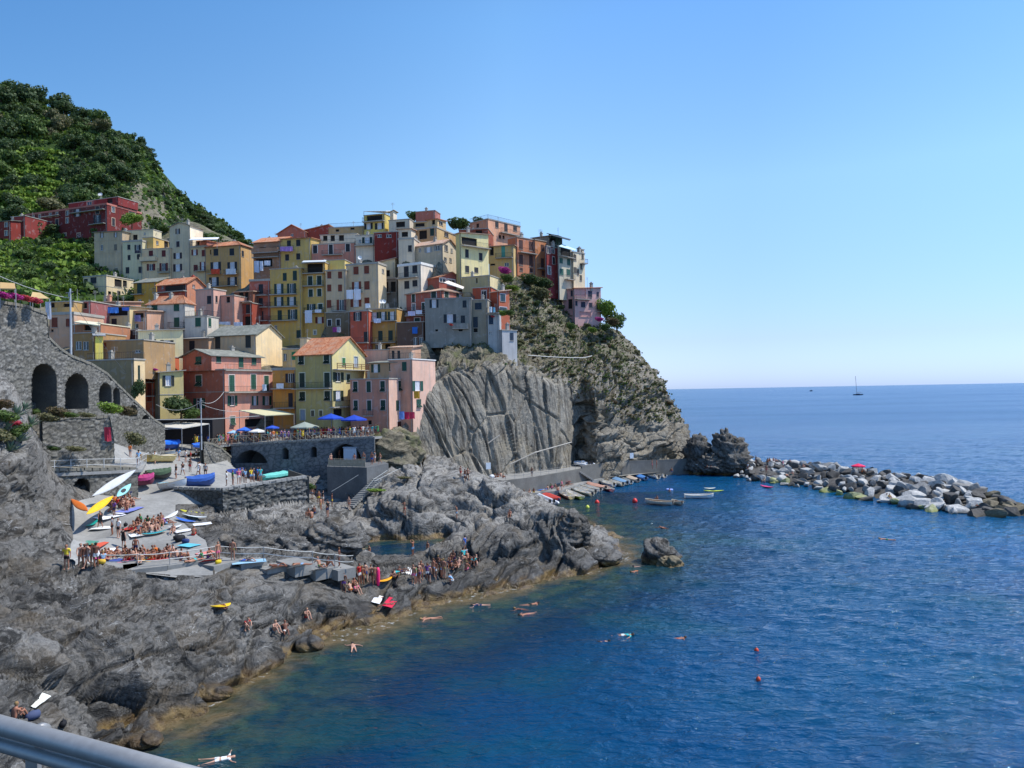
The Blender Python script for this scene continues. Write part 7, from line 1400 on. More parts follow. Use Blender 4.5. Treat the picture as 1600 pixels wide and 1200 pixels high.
POSE['sitting with dangling legs'] = (lambda d: {**d, 'elbL': (Vector((-.26, .06, .36)), .041), 'wriL': (Vector((-.27, -.06, .12)), .028), 'hanL': (Vector((-.27, -.12, .06)), .033), 'elbR': (Vector((.26, .06, .36)), .041), 'wriR': (Vector((.27, -.06, .12)), .028), 'hanR': (Vector((.27, -.12, .06)), .033)})(lean(upper(P_(pel=(0, 0, .12), hipL=(-.1, -.03, .11), hipR=(.1, -.03, .11), kneL=(-.12, -.46, .07), kneR=(.12, -.46, .07), ankL=(-.14, -.54, -.36), ankR=(.16, -.5, -.36), toeL=(-.15, -.68, -.42), toeR=(.18, -.64, -.42)), .12), .1))
POSE['crouching'] = (lambda d: {**d, 'elbL': (Vector((-.2, -.34, .6)), .041), 'wriL': (Vector((-.12, -.5, .45)), .028), 'hanL': (Vector((-.1, -.56, .36)), .033), 'elbR': (Vector((.2, -.34, .6)), .041), 'wriR': (Vector((.12, -.5, .45)), .028), 'hanR': (Vector((.1, -.56, .36)), .033)})(lean(upper(P_(pel=(0, .1, .32), hipL=(-.1, .06, .32), hipR=(.1, .06, .32), kneL=(-.15, -.3, .5), kneR=(.15, -.3, .46), ankL=(-.14, -.1, .09), ankR=(.14, -.06, .09), toeL=(-.15, -.26, .03), toeR=(.15, -.22, .03)), .32), .5, (0, .1, .32)))
_c = upper(P_(pel=(0, .1, .32)), .32)
_l = {a: (Vector((b[0].x, b[0].z - .9, -b[0].y + .13)), b[1]) for a, b in P_(kneR=(.12, -.2, .55), ankR=(.12, .05, .2), toeR=(.12, -.1, .1), elbR=(.3, .02, 1.2), wriR=(.18, -.1, 1.05)).items()}
for k_ in ('toeL', 'toeR'): _l[k_] = (Vector((_l[k_][0].x, _l['ank' + k_[-1]][0].y - .02, .16)), .034)
POSE['lying on the back'] = _l
POSE['lying face down'] = {a: (Vector((b[0].x, b[0].z - .9, b[0].y + .12)), b[1]) for a, b in P_(elbL=(-.36, -.02, 1.5), wriL=(-.18, -.04, 1.68), hanL=(-.1, -.05, 1.72), elbR=(.36, -.02, 1.5), wriR=(.18, -.04, 1.68), hanR=(.1, -.05, 1.72), toeL=(-.12, .02, -.04), toeR=(.12, .02, -.04), ankL=(-.12, 0, .08), ankR=(.12, 0, .08), kneL=(-.11, 0, .49), kneR=(.11, 0, .49)).items()}
POSE['swimming'] = {a: (Vector((b[0].x, b[0].z - .9, b[0].y * .6 - .02 + (.09 if a in ('hdb', 'hdm', 'hdt') else 0))), b[1]) for a, b in P_(elbL=(-.42, -.02, 1.5), wriL=(-.5, -.04, 1.74), hanL=(-.5, -.05, 1.84), elbR=(.48, -.02, 1.25), wriR=(.6, -.04, 1.1), hanR=(.66, -.05, 1.04), toeL=(-.2, .02, -.04), toeR=(.14, .02, -.04), ankL=(-.2, 0, .08), kneL=(-.13, 0, .49)).items()}
POSE['floating with spread arms'] = {a: (Vector((b[0].x, b[0].z - .9, -b[0].y * .5 - .0)), b[1]) for a, b in P_(elbL=(-.45, 0, 1.46), wriL=(-.68, 0, 1.5), hanL=(-.8, 0, 1.53), elbR=(.45, 0, 1.5), wriR=(.64, -.06, 1.62), hanR=(.74, -.08, 1.72), kneL=(-.2, 0, .5), ankL=(-.34, 0, .1), toeL=(-.38, -.05, -.04), kneR=(.2, 0, .48), ankR=(.28, 0, .08), toeR=(.3, -.05, -.05)).items()}
BM = {}
def build_body(pname):
 d = POSE[pname]; keys = list(d); idx = {k: i for i, k in enumerate(keys)}; me = bpy.data.meshes.new('skeleton'); me.from_pydata([tuple(d[k][0]) for k in keys], [(idx[a], idx[b]) for a, b in EDG], []); ob = bpy.data.objects.new('tmp_body', me); COL.objects.link(ob)
 ob.modifiers.new('skin', 'SKIN'); sv = me.skin_vertices[0].data
 for k in keys: r = d[k][1]; sv[idx[k]].radius = (r * (1.22 if k in ('che', 'pel', 'spi') else 1), r * (.78 if k in ('che', 'spi', 'pel') else 1)); sv[idx[k]].use_root = (k == 'pel')
 ss = ob.modifiers.new('sub', 'SUBSURF'); ss.levels = 1; dg = bpy.context.evaluated_depsgraph_get(); body = bpy.data.meshes.new_from_object(ob.evaluated_get(dg)); body.name = 'body'; bpy.data.objects.remove(ob); bpy.data.meshes.remove(me)
 body.polygons.foreach_set('use_smooth', [True] * len(body.polygons))
 Vv = np.array([tuple(v.co) for v in body.vertices]); Nv = np.array([tuple(v.normal) for v in body.vertices]); best = np.full(len(Vv), 9.0); lab = np.zeros(len(Vv), int); tt_ = np.zeros(len(Vv))
 for e, (a, b) in enumerate(EDG):
  A, B = np.array(d[a][0]), np.array(d[b][0]); ab = B - A; t = np.clip(((Vv - A) @ ab) / (ab @ ab), 0, 1); dist = np.linalg.norm(Vv - (A + t[:, None] * ab), axis=1) / (d[a][1] * .5 + d[b][1] * .5 + .02)
  c = dist < best; best = np.where(c, dist, best); lab = np.where(c, e, lab); tt_ = np.where(c, t, tt_)
 name = [('torso' if a in ('pel', 'spi') and b in ('spi', 'che') else 'neck' if (a, b) in (('che', 'nek'), ('nek', 'hdb')) else 'head' if b in ('hdm', 'hdt') else 'pelvis' if a == 'pel' else 'thigh' if a[:3] == 'hip' else 'shin' if a[:3] == 'kne' else 'foot' if a[:3] == 'ank' else 'shoulder' if a == 'che' else 'uparm' if a[:3] == 'sho' else 'arm') for a, b in EDG]
 e_spi = 0; up_head = (d['hdt'][0] - d['nek'][0]).normalized(); face_dir = np.cross(np.array(d['shoR'][0] - d['shoL'][0]), np.array(up_head)); face_dir /= np.linalg.norm(face_dir)   # behind -> front sign checked below
 hc_ = np.array(d['hdm'][0]); F_ = [tuple(p.vertices) for p in body.polygons]
 def sel(fn): return [f for f in F_ if all(fn(i) for i in f)]
 nm = [name[l] for l in lab]
 def shell(fn, off, nme):
  fs = sel(fn); used = sorted({i for f in fs for i in f}); mp = {o: n for n, o in enumerate(used)}
  if not fs: return None
  m = bpy.data.meshes.new(nme); m.from_pydata([tuple(Vv[i] + Nv[i] * off) for i in used], [], [tuple(mp[i] for i in f) for f in fs]); m.polygons.foreach_set('use_smooth', [True] * len(fs)); return m
 back = -face_dir if face_dir @ (np.array(d['toeL'][0] + d['toeR'][0] - d['ankL'][0] - d['ankR'][0])) > 0 else face_dir
 if pname in ('lying on the back', 'floating with spread arms'): back = np.array((0, 0, -1.0))
 if pname in ('lying face down', 'swimming'): back = np.array((0, 0, 1.0))
 uh = np.array(up_head)
 R = {'body': body,
         'swim shorts': shell(lambda i: nm[i] == 'pelvis' or (nm[i] == 'thigh' and tt_[i] < .55) or (lab[i] == 0 and tt_[i] < .35), .012, 'swim_shorts'),
         'bikini': shell(lambda i: nm[i] == 'pelvis' or (nm[i] == 'thigh' and tt_[i] < .12) or (lab[i] == 0 and tt_[i] < .2), .008, 'bikini_bottom'),
         'top': shell(lambda i: lab[i] == 1 and .45 < tt_[i] < .98, .01, 'bikini_top'),
         'shirt': shell(lambda i: nm[i] in ('torso', 'shoulder') or (nm[i] == 'uparm' and tt_[i] < .6), .018, 't_shirt'),
         'dress': shell(lambda i: nm[i] in ('torso', 'pelvis', 'shoulder') or (nm[i] == 'thigh' and tt_[i] < .75), .022, 'dress'),
         'hair': shell(lambda i: nm[i] == 'head' and ((Vv[i] - hc_) @ back > -.035 or (Vv[i] - hc_) @ uh > .055), .016, 'hair')}
 return R
for k_ in POSE: BM[k_] = build_body(k_)
SKIN = [paint(c, .55, 'skin', .06) for c in ((176, 124, 98), (150, 98, 74), (196, 150, 126), (118, 76, 58), (162, 110, 86))]
HAIR = [paint(c, .7, 'hair') for c in ((36, 26, 22), (60, 40, 28), (20, 18, 18), (110, 76, 44), (150, 120, 76))]
CL = {'red': (190, 40, 40), 'navy': (34, 44, 84), 'black': (28, 28, 30), 'white': (232, 232, 228), 'blue': (50, 96, 180), 'light blue': (140, 180, 214), 'pink': (224, 110, 140), 'yellow': (230, 200, 60), 'green': (60, 130, 80), 'orange': (226, 120, 50), 'turquoise': (60, 180, 180), 'grey': (140, 140, 142), 'purple': (110, 70, 140)}
rp_ = random.Random(77)
PN = dict(zip(POSE, ['standing', 'standing hand on hip', 'walking', 'with raised arms', 'sitting', 'leaning back', 'dangling legs', 'crouching', 'lying', 'lying face down', 'swimming', 'floating on the back']))
def person(px, py, pose, place, kind=None, color=None, rz=None, z=None, d=None, sink=0.0, scale=None, loc=None, pz=None):
 if loc is None:
  if z is not None: loc = W(px, py, z=z)
  elif d is not None: loc = W(px, py, d=d)
  else: loc, _ = hit(px, py)
 if loc is None: return None
 kind = kind or rp_.choice(['swim shorts', 'swim shorts', 'bikini', 'bikini', 'clothed'] if 'sit' in pose or 'ly' in pose or True else [])
 color = color or rp_.choice(list(CL)); s = scale or rp_.uniform(.93, 1.06); rz = rp_.uniform(0, 6.28) if rz is None else rz
 root = empty('person', (loc.x, loc.y, loc.z - sink), rz); root.scale = (s, s, s); B = BM[pose]; sk = rp_.choice(SKIN)
 inst('body', B['body'], sk, root, (0, 0, 0))
 hair = rp_.choice(HAIR); cm = paint(CL[color], .8, 'cloth')
 if B['hair']: inst('hair', B['hair'], hair, root, (0, 0, 0))
 if kind == 'swim shorts': inst('swim_shorts', B['swim shorts'], cm, root, (0, 0, 0)); g_ = '%s swim shorts' % color
 elif kind == 'bikini': inst('bikini_bottom', B['bikini'], cm, root, (0, 0, 0)); (inst('bikini_top', B['top'], cm, root, (0, 0, 0)) if B['top'] else None); g_ = '%s swimsuit' % color
 elif kind == 'dress': inst('dress', B['dress'], cm, root, (0, 0, 0)); g_ = '%s dress' % color
 else:
  c2 = rp_.choice(['navy', 'grey', 'black', 'light blue', 'white']); inst('t_shirt', B['shirt'], cm, root, (0, 0, 0)); inst('shorts', B['swim shorts'], paint(CL[c2], .8, 'cloth'), root, (0, 0, 0)); g_ = '%s shirt' % color
 tag(root, 'x', 'person', pz or 'people at the bathing place'); LABELS.append((root, 'person in %s %s %s' % (g_, PN[pose], place), px)); return root
ST, SH_, WK, UPA, SI, SB, SE, CR, LB, LF, SW, FL = 'standing', 'standing with a hand on the hip', 'walking', 'standing with raised arms', 'sitting with bent knees', 'sitting and leaning back', 'sitting with dangling legs', 'crouching', 'lying on the back', 'lying face down', 'swimming', 'floating with spread arms'
sit = lambda: rp_.choice([SI, SI, SB]); std = lambda: rp_.choice([ST, SH_, WK, ST])
for x, y in [(530, 380), (565, 350), (610, 400), (720, 360), (670, 345), (625, 340), (650, 330), (700, 300), (715, 330), (640, 380), (690, 390), (545, 395), (590, 370), (735, 385), (670, 420), (560, 440)]: px, py = rp('R', x, y + 25); person(px, py, sit(), 'near the kayaks')
for x, y in [(745, 590), (790, 600), (815, 600), (905, 590), (950, 540), (890, 545), (780, 560), (805, 530), (830, 580), (860, 540), (880, 590), (770, 610), (850, 625), (925, 560), (935, 600), (980, 560), (1000, 520), (1020, 545), (800, 640), (900, 620)]: px, py = rp('R', x, y + 22); person(px, py, sit(), 'mid ramp')
for x, y, po, kd, co in [(440, 600, WK, 'dress', 'black'), (545, 665, ST, 'clothed', 'grey'), (600, 690, ST, 'clothed', 'white'), (645, 778, SH_, 'dress', 'black'), (562, 500, ST, 'clothed', 'purple'), (1095, 640, SI, None, None), (1270, 668, SI, 'swim shorts', 'red'), (1115, 158, ST, 'clothed', 'black'), (1240, 100, ST, 'swim shorts', 'red'), (1315, 132, WK, 'dress', 'white'), (1378, 148, ST, 'clothed', 'grey')]: px, py = rp('R', x, y); person(px, py, po, 'on the ramp', kd, co)
for x, y in [(138, 972), (265, 962), (300, 965), (330, 958), (368, 955), (400, 948)]: px, py = rp('R', x, y); person(px, py, std(), 'at left end of rope')
for i, x in enumerate(range(440, 1120, 27)): px, py = rp('R', x + rp_.uniform(-12, 12), 905 - (x - 440) * .03 - rp_.uniform(0, 60)); person(px, py, sit(), 'on bathing terrace')
for i, x in enumerate(range(470, 1120, 95)): px, py = rp('R', x + rp_.uniform(-12, 12), 830); person(px, py, rp_.choice([LB, SB, LF]), 'at terrace back', rz=rp_.uniform(1, 2))
px, py = rp('R', 800, 905); person(px, py, SE, 'on the terrace edge', 'bikini', 'pink', rz=.2)
px, py = rp('R', 755, 850); person(px, py, ST, 'among terrace bathers', 'swim shorts', 'navy')
for x, y, po in [(1150, 880, SI), (1230, 888, SI), (1350, 885, SI), (1400, 870, SI), (1490, 900, ST), (1280, 900, LB)]: px, py = rp('R', x, y); person(px, py, po, 'on right terrace part')
for x, y, po, r_ in [(365, 545, ST, None), (500, 560, LB, 1.3), (770, 605, LB, 1.35), (980, 592, LF, 1.4), (1140, 605, SB, None), (1205, 600, SI, None), (1315, 600, ST, None), (1330, 800, ST, None)]: px, py = rp('S', x, y); person(px, py, po, 'on concrete ledges', rz=r_)
for x, y, po in [(265, 1110, ST), (290, 1088, SH_), (240, 1100, ST), (372, 1110, ST), (340, 1100, ST), (720, 1100, ST), (742, 1098, SH_), (770, 1092, ST), (790, 1068, ST), (758, 1104, ST), (858, 1090, ST), (845, 1075, SH_), (915, 1055, ST), (900, 1040, ST), (990, 1050, ST), (975, 1040, UPA), (942, 1000, ST), (1068, 1100, CR)]: px, py = rp('T', x, y); person(px, py, po, 'on dark diving rocks')
for x, y, po in [(1060, 900, SI), (1045, 950, SI), (1080, 880, SI), (1105, 960, SI), (1125, 940, SB), (1170, 860, SI), (1195, 850, SI), (1210, 880, SB), (1225, 920, SI), (1190, 980, SI), (1150, 900, SI), (1280, 920, SB), (1255, 930, SI), (1180, 820, ST), (590, 1025, SB), (610, 1000, LB), (560, 1050, SI), (182, 1130, SI), (100, 1175, ST), (205, 1185, SI), (160, 1180, CR), (225, 1005, SI), (300, 1000, SI)]: px, py = rp('T', x, y); person(px, py, po, 'in dark rocks group')
for x, y, po, zz in [(325, 822, ST, -.75), (848, 835, ST, -.2), (462, 905, ST, -1.2)]: px, py = rp('T', x, y); person(px, py, po, 'in the rock pool', z=0.0, sink=-zz)
px, py = rp('T', 715, 850); person(px, py, UPA, 'on the flat rock before the pool', 'swim shorts', 'light blue')
for x, y, po, kd, co in [(640, 485, UPA, 'bikini', 'red'), (1107, 518, UPA, 'swim shorts', 'light blue'), (1580, 500, SI, 'swim shorts', 'black'), (1142, 150, ST, 'swim shorts', 'red'), (1180, 182, ST, 'swim shorts', 'white'), (1205, 175, SH_, 'swim shorts', 'black')]: px, py = rp('T', x, y); person(px, py, po, 'on the big pale rock', kd, co)
for x, y, po in [(500, 910, ST), (530, 880, ST), (560, 950, ST), (580, 1020, ST), (600, 960, ST), (640, 1080, ST), (680, 980, ST), (500, 1085, SI), (475, 1060, SI), (520, 1040, SI), (830, 1010, ST), (560, 900, SI)]: px, py = rp('Q', x, y); person(px, py, po, 'in the ravine')
for x, y, po, kd, co in [(1020, 1062, SI, 'swim shorts', 'red'), (480, 1172, CR, 'clothed', 'red'), (735, 1185, SI, 'bikini', 'light blue'), (835, 1190, SB, 'swim shorts', 'white'), (250, 975, LB, 'swim shorts', 'orange')]: px, py = rp('S', x, y); person(px, py, po, 'on sloping shore rocks', kd, co, rz=rp_.uniform(.3, 1.2))
person(22, 1128, SI, 'just behind the metal rail', 'swim shorts', 'black', rz=2.8)
person(605, 947, LB, 'on a red towel on the rocks', 'bikini', 'red', rz=-.9); person(594, 937, LF, 'on a white towel on the rocks', 'bikini', 'yellow', rz=-.9)
for px, py, r_ in [(552, 1012, .3), (672, 967, 1.9), (750, 946, 1.6), (816, 953, 1.2), (829, 945, -1.2), (824, 960, 2.0), (974, 993, -1.6), (936, 1004, -1.5), (1057, 999, -1.3), (994, 893, 2.2), (1000, 887, 1.0), (1036, 825, .4), (1385, 843, 1.1)]: person(px, py, SW, 'in the open water' if px > 700 else 'close to the shore', None, None, rz=r_, z=0.0, sink=-.03, pz='swimmers')
person(341, 1187, FL, 'in the water nearest the camera', 'clothed', 'white', rz=-1.2, z=0.0, sink=-.0, pz='swimmers', scale=1.0)
person(1046, 769, ST, 'inside the pale blue swimming ring', 'swim shorts', 'blue', z=0.0, sink=1.1, pz='swimmers')
# the square
for i in range(86):
 px = 352 + i * 2.62 + rp_.uniform(-1.5, 1.5); t = (px - 361) / (584 - 361); row = rp_.choice([1.0, 1.0, 2.2, 3.4]); a = Vector((pA.x, pA.y, 0)).lerp(Vector((pB.x, pB.y, 0)), t); zz = SQ + .1 + .85 * t; back_ = Vector((.25, 1, 0)).normalized() * row
 person(px, 0, rp_.choice([ST, SH_, ST, ST]), 'behind square fence', rp_.choice(['clothed', 'clothed', 'dress']), loc=Vector((a.x + back_.x, a.y + back_.y, zz)), pz='crowd on the square')
for i in range(20): px = 300 + rp_.uniform(0, 56); person(px, 0, rp_.choice([ST, WK]), 'before pink corner house', rp_.choice(['clothed', 'clothed', 'dress']), loc=Vector((W(px, 680, 110).x, 110 + rp_.uniform(0, 4), SQ + .0)), pz='crowd on the square')
for x, y, co in [(455, 575, 'light blue'), (515, 588, 'white'), (560, 588, 'red'), (612, 562, 'grey'), (665, 562, 'black'), (240, 600, 'white'), (95, 610, 'light blue'), (20, 540, 'orange'), (640, 700, 'white'), (490, 700, 'black')]: px, py = rp('P', x, y); person(px, py, rp_.choice([WK, ST]), 'among ramp boats', 'clothed', co)
for x, y, co in [(865, 800, 'white'), (922, 795, 'green'), (975, 785, 'pink'), (1005, 775, 'grey'), (1035, 775, 'light blue'), (1085, 770, 'yellow'), (1110, 765, 'navy'), (1145, 760, 'blue'), (1170, 765, 'turquoise')]: px, py = rp('P', x, y); person(px, py, ST, 'behind rubble wall', 'clothed', co, loc=(lambda w: Vector((w.x, w.y + .5, 8.05)))(W(px, py, z=8.05)))
for x, y in [(1090, 590), (1132, 600)]: px, py = rp('P', x, y); person(px, py, ST, 'beside turquoise boat', 'clothed')
for x, y in [(670, 612), (745, 578), (880, 606), (962, 598), (1035, 606), (1060, 590), (1110, 600)]: px, py = rp('Q', x, y); person(px, py, std(), 'on the platform', z=pz)
for x, y, po in [(335, 118, ST), (65, 128, SI), (85, 122, SI), (110, 118, SI), (120, 130, SI), (1220, 58, ST), (1252, 56, ST)]: px, py = rp('U', x, y); person(px, py, po, 'on promenade', z=3.2)
for x, y, po in [(280, 238, SI), (320, 232, SI), (350, 225, SI), (420, 212, LB), (455, 205, SI), (480, 200, SI), (510, 190, SB), (545, 185, SI), (555, 205, ST), (600, 175, SB), (610, 165, LF), (470, 190, SI), (530, 215, SI), (1365, 72, SI), (1090, 80, SI)]: px, py = rp('U', x, y); person(px, py + 2, po, 'on mooring quay', z=.9)
for reg, x, y, po, co in [('L', 807, 480, ST, 'black'), ('L', 912, 470, SI, None), ('L', 932, 462, SI, None), ('L', 962, 462, SI, None), ('L', 980, 470, SI, None), ('L', 1110, 478, SI, None), ('L', 1225, 520, SI, 'grey'), ('L', 1050, 525, ST, None), ('L', 735, 548, ST, 'white'), ('L', 900, 575, ST, None), ('L', 885, 655, SI, None), ('L', 1085, 590, LB, None), ('L', 1130, 585, SI, None), ('L', 940, 620, SI, 'navy'), ('M', 345, 790, SI, None), ('M', 370, 795, SI, None), ('M', 395, 800, SI, None), ('M', 110, 555, SI, 'red'), ('M', 150, 560, SI, None), ('M', 1200, 860, LB, None), ('L', 280, 545, ST, 'white'), ('L', 375, 530, SI, 'pink'), ('L', 400, 530, SI, None)]:
 px, py = rp(reg, x, y); person(px, py, po, 'on the breakwater' if px > 1115 else 'below sea stacks', None, co, pz='people on the breakwater')
person(1028, 785, SI, 'in the open white boat', 'swim shorts', 'red', z=0.0, sink=-.25)
# ================================================================ small things
def cloth(reg, x, y, w, h, d, c, label, name='hanging_laundry', off=0.0, cat='laundry', seg=None):
 px, py = rp(reg, x, y); sc = REG[reg][2]; p = W(px, py, d=d); mw = w / sc * d / F; mh = h / sc * d / F; m = MB(); n = max(4, int(mw / .22)); rs_ = random.Random(int(x + y)); vv = []
 for i in range(n + 1):
  for j in range(4): vv.append(((i / n - .5) * mw, .07 * math.sin(i * 1.7 + j * .4) * (.4 + .3 * j) + rs_.uniform(-.02, .02), (.5 - j / 3) * mh - (rs_.uniform(0, .12) if j == 3 else 0)))
 ff = [(i * 4 + j, i * 4 + j + 1, (i + 1) * 4 + j + 1, (i + 1) * 4 + j) for i in range(n) for j in range(3)]; m.add(vv, ff); o = m.build(name, paint(c, .85, 'fabric', .1), None, p); tag(o, label, cat); return o
for a in [('B', 1210, 640, 84, 46, 176.4, (214, 80, 50), 'orange-red washing on the left upper balcony of the ochre house'), ('B', 1358, 640, 96, 50, 176.2, (226, 228, 230), 'white sheets on the right upper balcony of the ochre house'), ('B', 225, 1012, 104, 52, 126.8, (80, 140, 220), 'large light blue towel hung in the yellow house loggia'), ('B', 345, 1000, 70, 28, 126.8, (70, 110, 200), 'smaller blue towel hung beside the large one'), ('B', 1300, 1152, 110, 56, 145, (214, 216, 226), 'white washing on the red house, left part of the line'), ('B', 1430, 1150, 84, 44, 145, (220, 222, 232), 'white washing on the red house, right part of the line'), ('B', 460, 1090, 60, 60, 127, (120, 110, 150), 'purplish washing on the narrow pinkish house'), ('B', 462, 450, 60, 26, 182, (60, 60, 70), 'dark clothes under a window of the pale green house'),
          ('C', 1025, 922, 66, 86, 146.4, (232, 232, 236), 'left big white sheet on the beige house with orange-brown shutters'), ('C', 1098, 922, 66, 100, 146.4, (228, 228, 234), 'right big white sheet on the beige house with orange-brown shutters'), ('C', 628, 1135, 70, 118, 149, (214, 218, 226), 'long white sheet on the yellow house with glazed veranda'), ('C', 720, 1082, 64, 28, 149, (224, 226, 230), 'small white cloths beside the long sheet'), ('C', 415, 484, 120, 42, 162.6, (170, 130, 190), 'purple washing on the olive yellow house balcony'), ('C', 130, 655, 50, 108, 163, (190, 200, 216), 'left pale sheet hanging on the brown house'), ('C', 176, 648, 30, 90, 163, (214, 220, 230), 'narrow white sheet in the middle on the brown house'), ('C', 232, 620, 60, 44, 163, (224, 226, 232), 'short white cloth right of the narrow sheet'), ('C', 1198, 1030, 48, 40, 146, (226, 228, 232), 'small white cloth under the tall beige house'), ('C', 1290, 1175, 70, 40, 142, (216, 220, 236), 'white cloth on the salmon house upper balcony'),
          ('D', 265, 1105, 70, 40, 140, (214, 204, 226), 'white and lilac washing, left piece on the shaded balcony'), ('D', 335, 1092, 60, 36, 140, (226, 224, 232), 'white washing, right piece on the shaded balcony'), ('I', 50, 590, 50, 60, 140, (50, 110, 190), 'blue towel hanging on the shaded wall'), ('I', 780, 390, 26, 50, 136.9, (224, 224, 226), 'white shirt on the blue annex terrace'), ('I', 812, 392, 22, 46, 136.9, (120, 180, 200), 'light blue shirt on the blue annex terrace'),
          ('H', 1155, 915, 50, 72, 114.0, (120, 150, 210), 'blue patterned cloth, left on the lowest washing line'), ('H', 1205, 918, 46, 66, 114.3, (206, 40, 80), 'crimson cloth in the middle of the lowest washing line'), ('H', 1255, 915, 50, 60, 114.6, (214, 60, 90), 'pink-red cloth, right on the lowest washing line'), ('H', 1300, 718, 56, 70, 117, (220, 160, 50), 'yellow shirt on the line below the top right window'), ('H', 550, 90, 40, 50, 146.5, (200, 196, 206), 'pale cloth on the rough stone house'), ('H', 510, 92, 40, 46, 146.5, (150, 60, 130), 'purple cloth on the rough stone house'), ('G', 1030, 756, 70, 46, 119, (228, 226, 230), 'white shirts drying on the orange house balcony'), ('G', 880, 770, 40, 56, 115, (220, 224, 226), 'black and white towel on the pink corner house balcony'), ('F', 1080, 790, 34, 50, 113.5, (220, 224, 230), 'white cloth on the orange-red house balcony')]: cloth(*a)
def towel(reg, x, y, w, l, c, label, rz=.4, dz=.06):
 px, py = rp(reg, x, y); p, n = hit(px, py)
 if p is None: return
 m = MB(); vv = []; rs_ = random.Random(int(x * 3 + y))
 for i in range(6):
  for j in range(4): vv.append(((i / 5 - .5) * l, (j / 3 - .5) * w, rs_.uniform(0, .035)))
 m.add(vv, [(i * 4 + j, (i + 1) * 4 + j, (i + 1) * 4 + j + 1, i * 4 + j + 1) for i in range(5) for j in range(3)]); m.add([(v[0], v[1], v[2] - .02) for v in vv], [(i * 4 + j, i * 4 + j + 1, (i + 1) * 4 + j + 1, (i + 1) * 4 + j) for i in range(5) for j in range(3)])
 o = m.build('beach_towel', paint(c, .9, 'towel', .12), None, p + Vector((0, 0, dz))); n = n if n.z > 0 else -n; q = n.lerp(Vector((0, 0, 1)), .72).normalized().to_track_quat('Z', 'Y'); o.rotation_euler = (q @ Matrix.Rotation(rz, 3, 'Z').to_quaternion()).to_euler(); tag(o, label, 'towel', 'towels of the bathers')
for a in [('R', 405, 755, 1.2, 2.0, (206, 90, 66), 'red and white striped towel at the left of the ramp'), ('R', 350, 740, 1.0, 1.6, (80, 140, 120), 'green towel next to the striped one'), ('R', 470, 810, 1.4, 2.2, (228, 228, 232), 'white towel behind the standing bathers'), ('R', 470, 860, 1.0, 1.8, (220, 60, 150), 'pink towel by the standing bathers'), ('R', 480, 600, 1.3, 2.4, (228, 228, 224), 'white towel beside the teal board'), ('R', 520, 500, 1.6, 2.6, (232, 232, 236), 'large white towel in the upper ramp middle'), ('R', 700, 440, 1.4, 3.0, (120, 130, 200), 'blue and white patterned towel by the kayak group'), ('R', 650, 460, 1.2, 2.2, (226, 226, 230), 'white towel under the kayak group'), ('R', 735, 610, 1.2, 1.8, (200, 40, 40), 'red towel of the sitting group'), ('R', 820, 660, 1.2, 2.2, (226, 230, 230), 'white towel below the sitting group'), ('R', 640, 900, 1.0, 1.6, (226, 110, 150), 'light pink towel on the terrace'), ('R', 560, 900, 1.0, 1.6, (60, 80, 150), 'navy towel on the terrace'), ('R', 870, 890, 1.0, 2.0, (220, 170, 60), 'yellow-orange towel on the terrace'), ('R', 960, 880, 1.0, 1.8, (190, 40, 40), 'dark red towel on the terrace'), ('R', 1420, 900, 1.0, 1.6, (206, 50, 60), 'bright red towel on the right terrace'), ('R', 1380, 830, .9, 1.4, (230, 130, 120), 'salmon towel on the right terrace'), ('R', 1230, 760, 1.1, 1.8, (100, 190, 210), 'light blue towel among the black bags'), ('R', 1350, 570, 1.0, 1.6, (228, 228, 228), 'crumpled white towel near the boards'), ('R', 1180, 630, .9, 1.6, (224, 224, 226), 'white towel between two seated men'),
          ('S', 510, 565, 1.2, 2.6, (150, 190, 214), 'pale blue towel on the second concrete ledge'), ('S', 770, 618, 1.0, 2.6, (220, 190, 170), 'pinkish towel under the stretched-out sunbather'), ('S', 935, 605, .9, 1.4, (230, 230, 226), 'white towel under the yellow hat'), ('S', 1130, 635, 1.0, 1.4, (230, 230, 226), 'white towel on the next to last ledge'), ('Y', 920, 330, .8, 1.8, (206, 40, 70), 'crimson towel on the sloping rocks'), ('Y', 840, 310, .7, 1.6, (224, 226, 228), 'white towel left of the crimson one'), ('T', 680, 995, .9, 1.5, (228, 228, 224), 'white towel behind the divers'), ('U', 410, 212, 1.4, 3.0, (50, 110, 190), 'blue sheet on the mooring quay'), ('U', 520, 175, 1.4, 2.2, (110, 150, 200), 'pale blue sheet amid the quay bathers'), ('U', 600, 160, 1.0, 2.4, (226, 90, 80), 'coral towel at the quay wall'), ('X', 240, 545, .5, 1.0, (232, 232, 222), 'cream scrap of cloth on the rocks above the rail')]: towel(*a)
def bag(reg, x, y, c, label, s=.28):
 px, py = rp(reg, x, y); p, n = hit(px, py)
 if p is None: return
 m = MB(); m.tube([(-s, 0, s * .5), (-s * .8, 0, s * .55), (0, 0, s * .6), (s * .8, 0, s * .55), (s, 0, s * .5)], [s * .2, s * .6, s * .7, s * .6, s * .2], 8); root = empty('bag', p, x % 3); tag(root, label, 'bag', 'bags of the bathers'); m.build('bag_body', paint(c, .8, 'bag_cloth'), root, smooth=True); h_ = MB(); h_.tube([(s * .5 * math.cos(a), 0, s * 1.1 + s * .5 * math.sin(a)) for a in [k * math.pi / 6 for k in range(7)]], .018, 4); h_.build('strap', paint((30, 30, 34)), root)
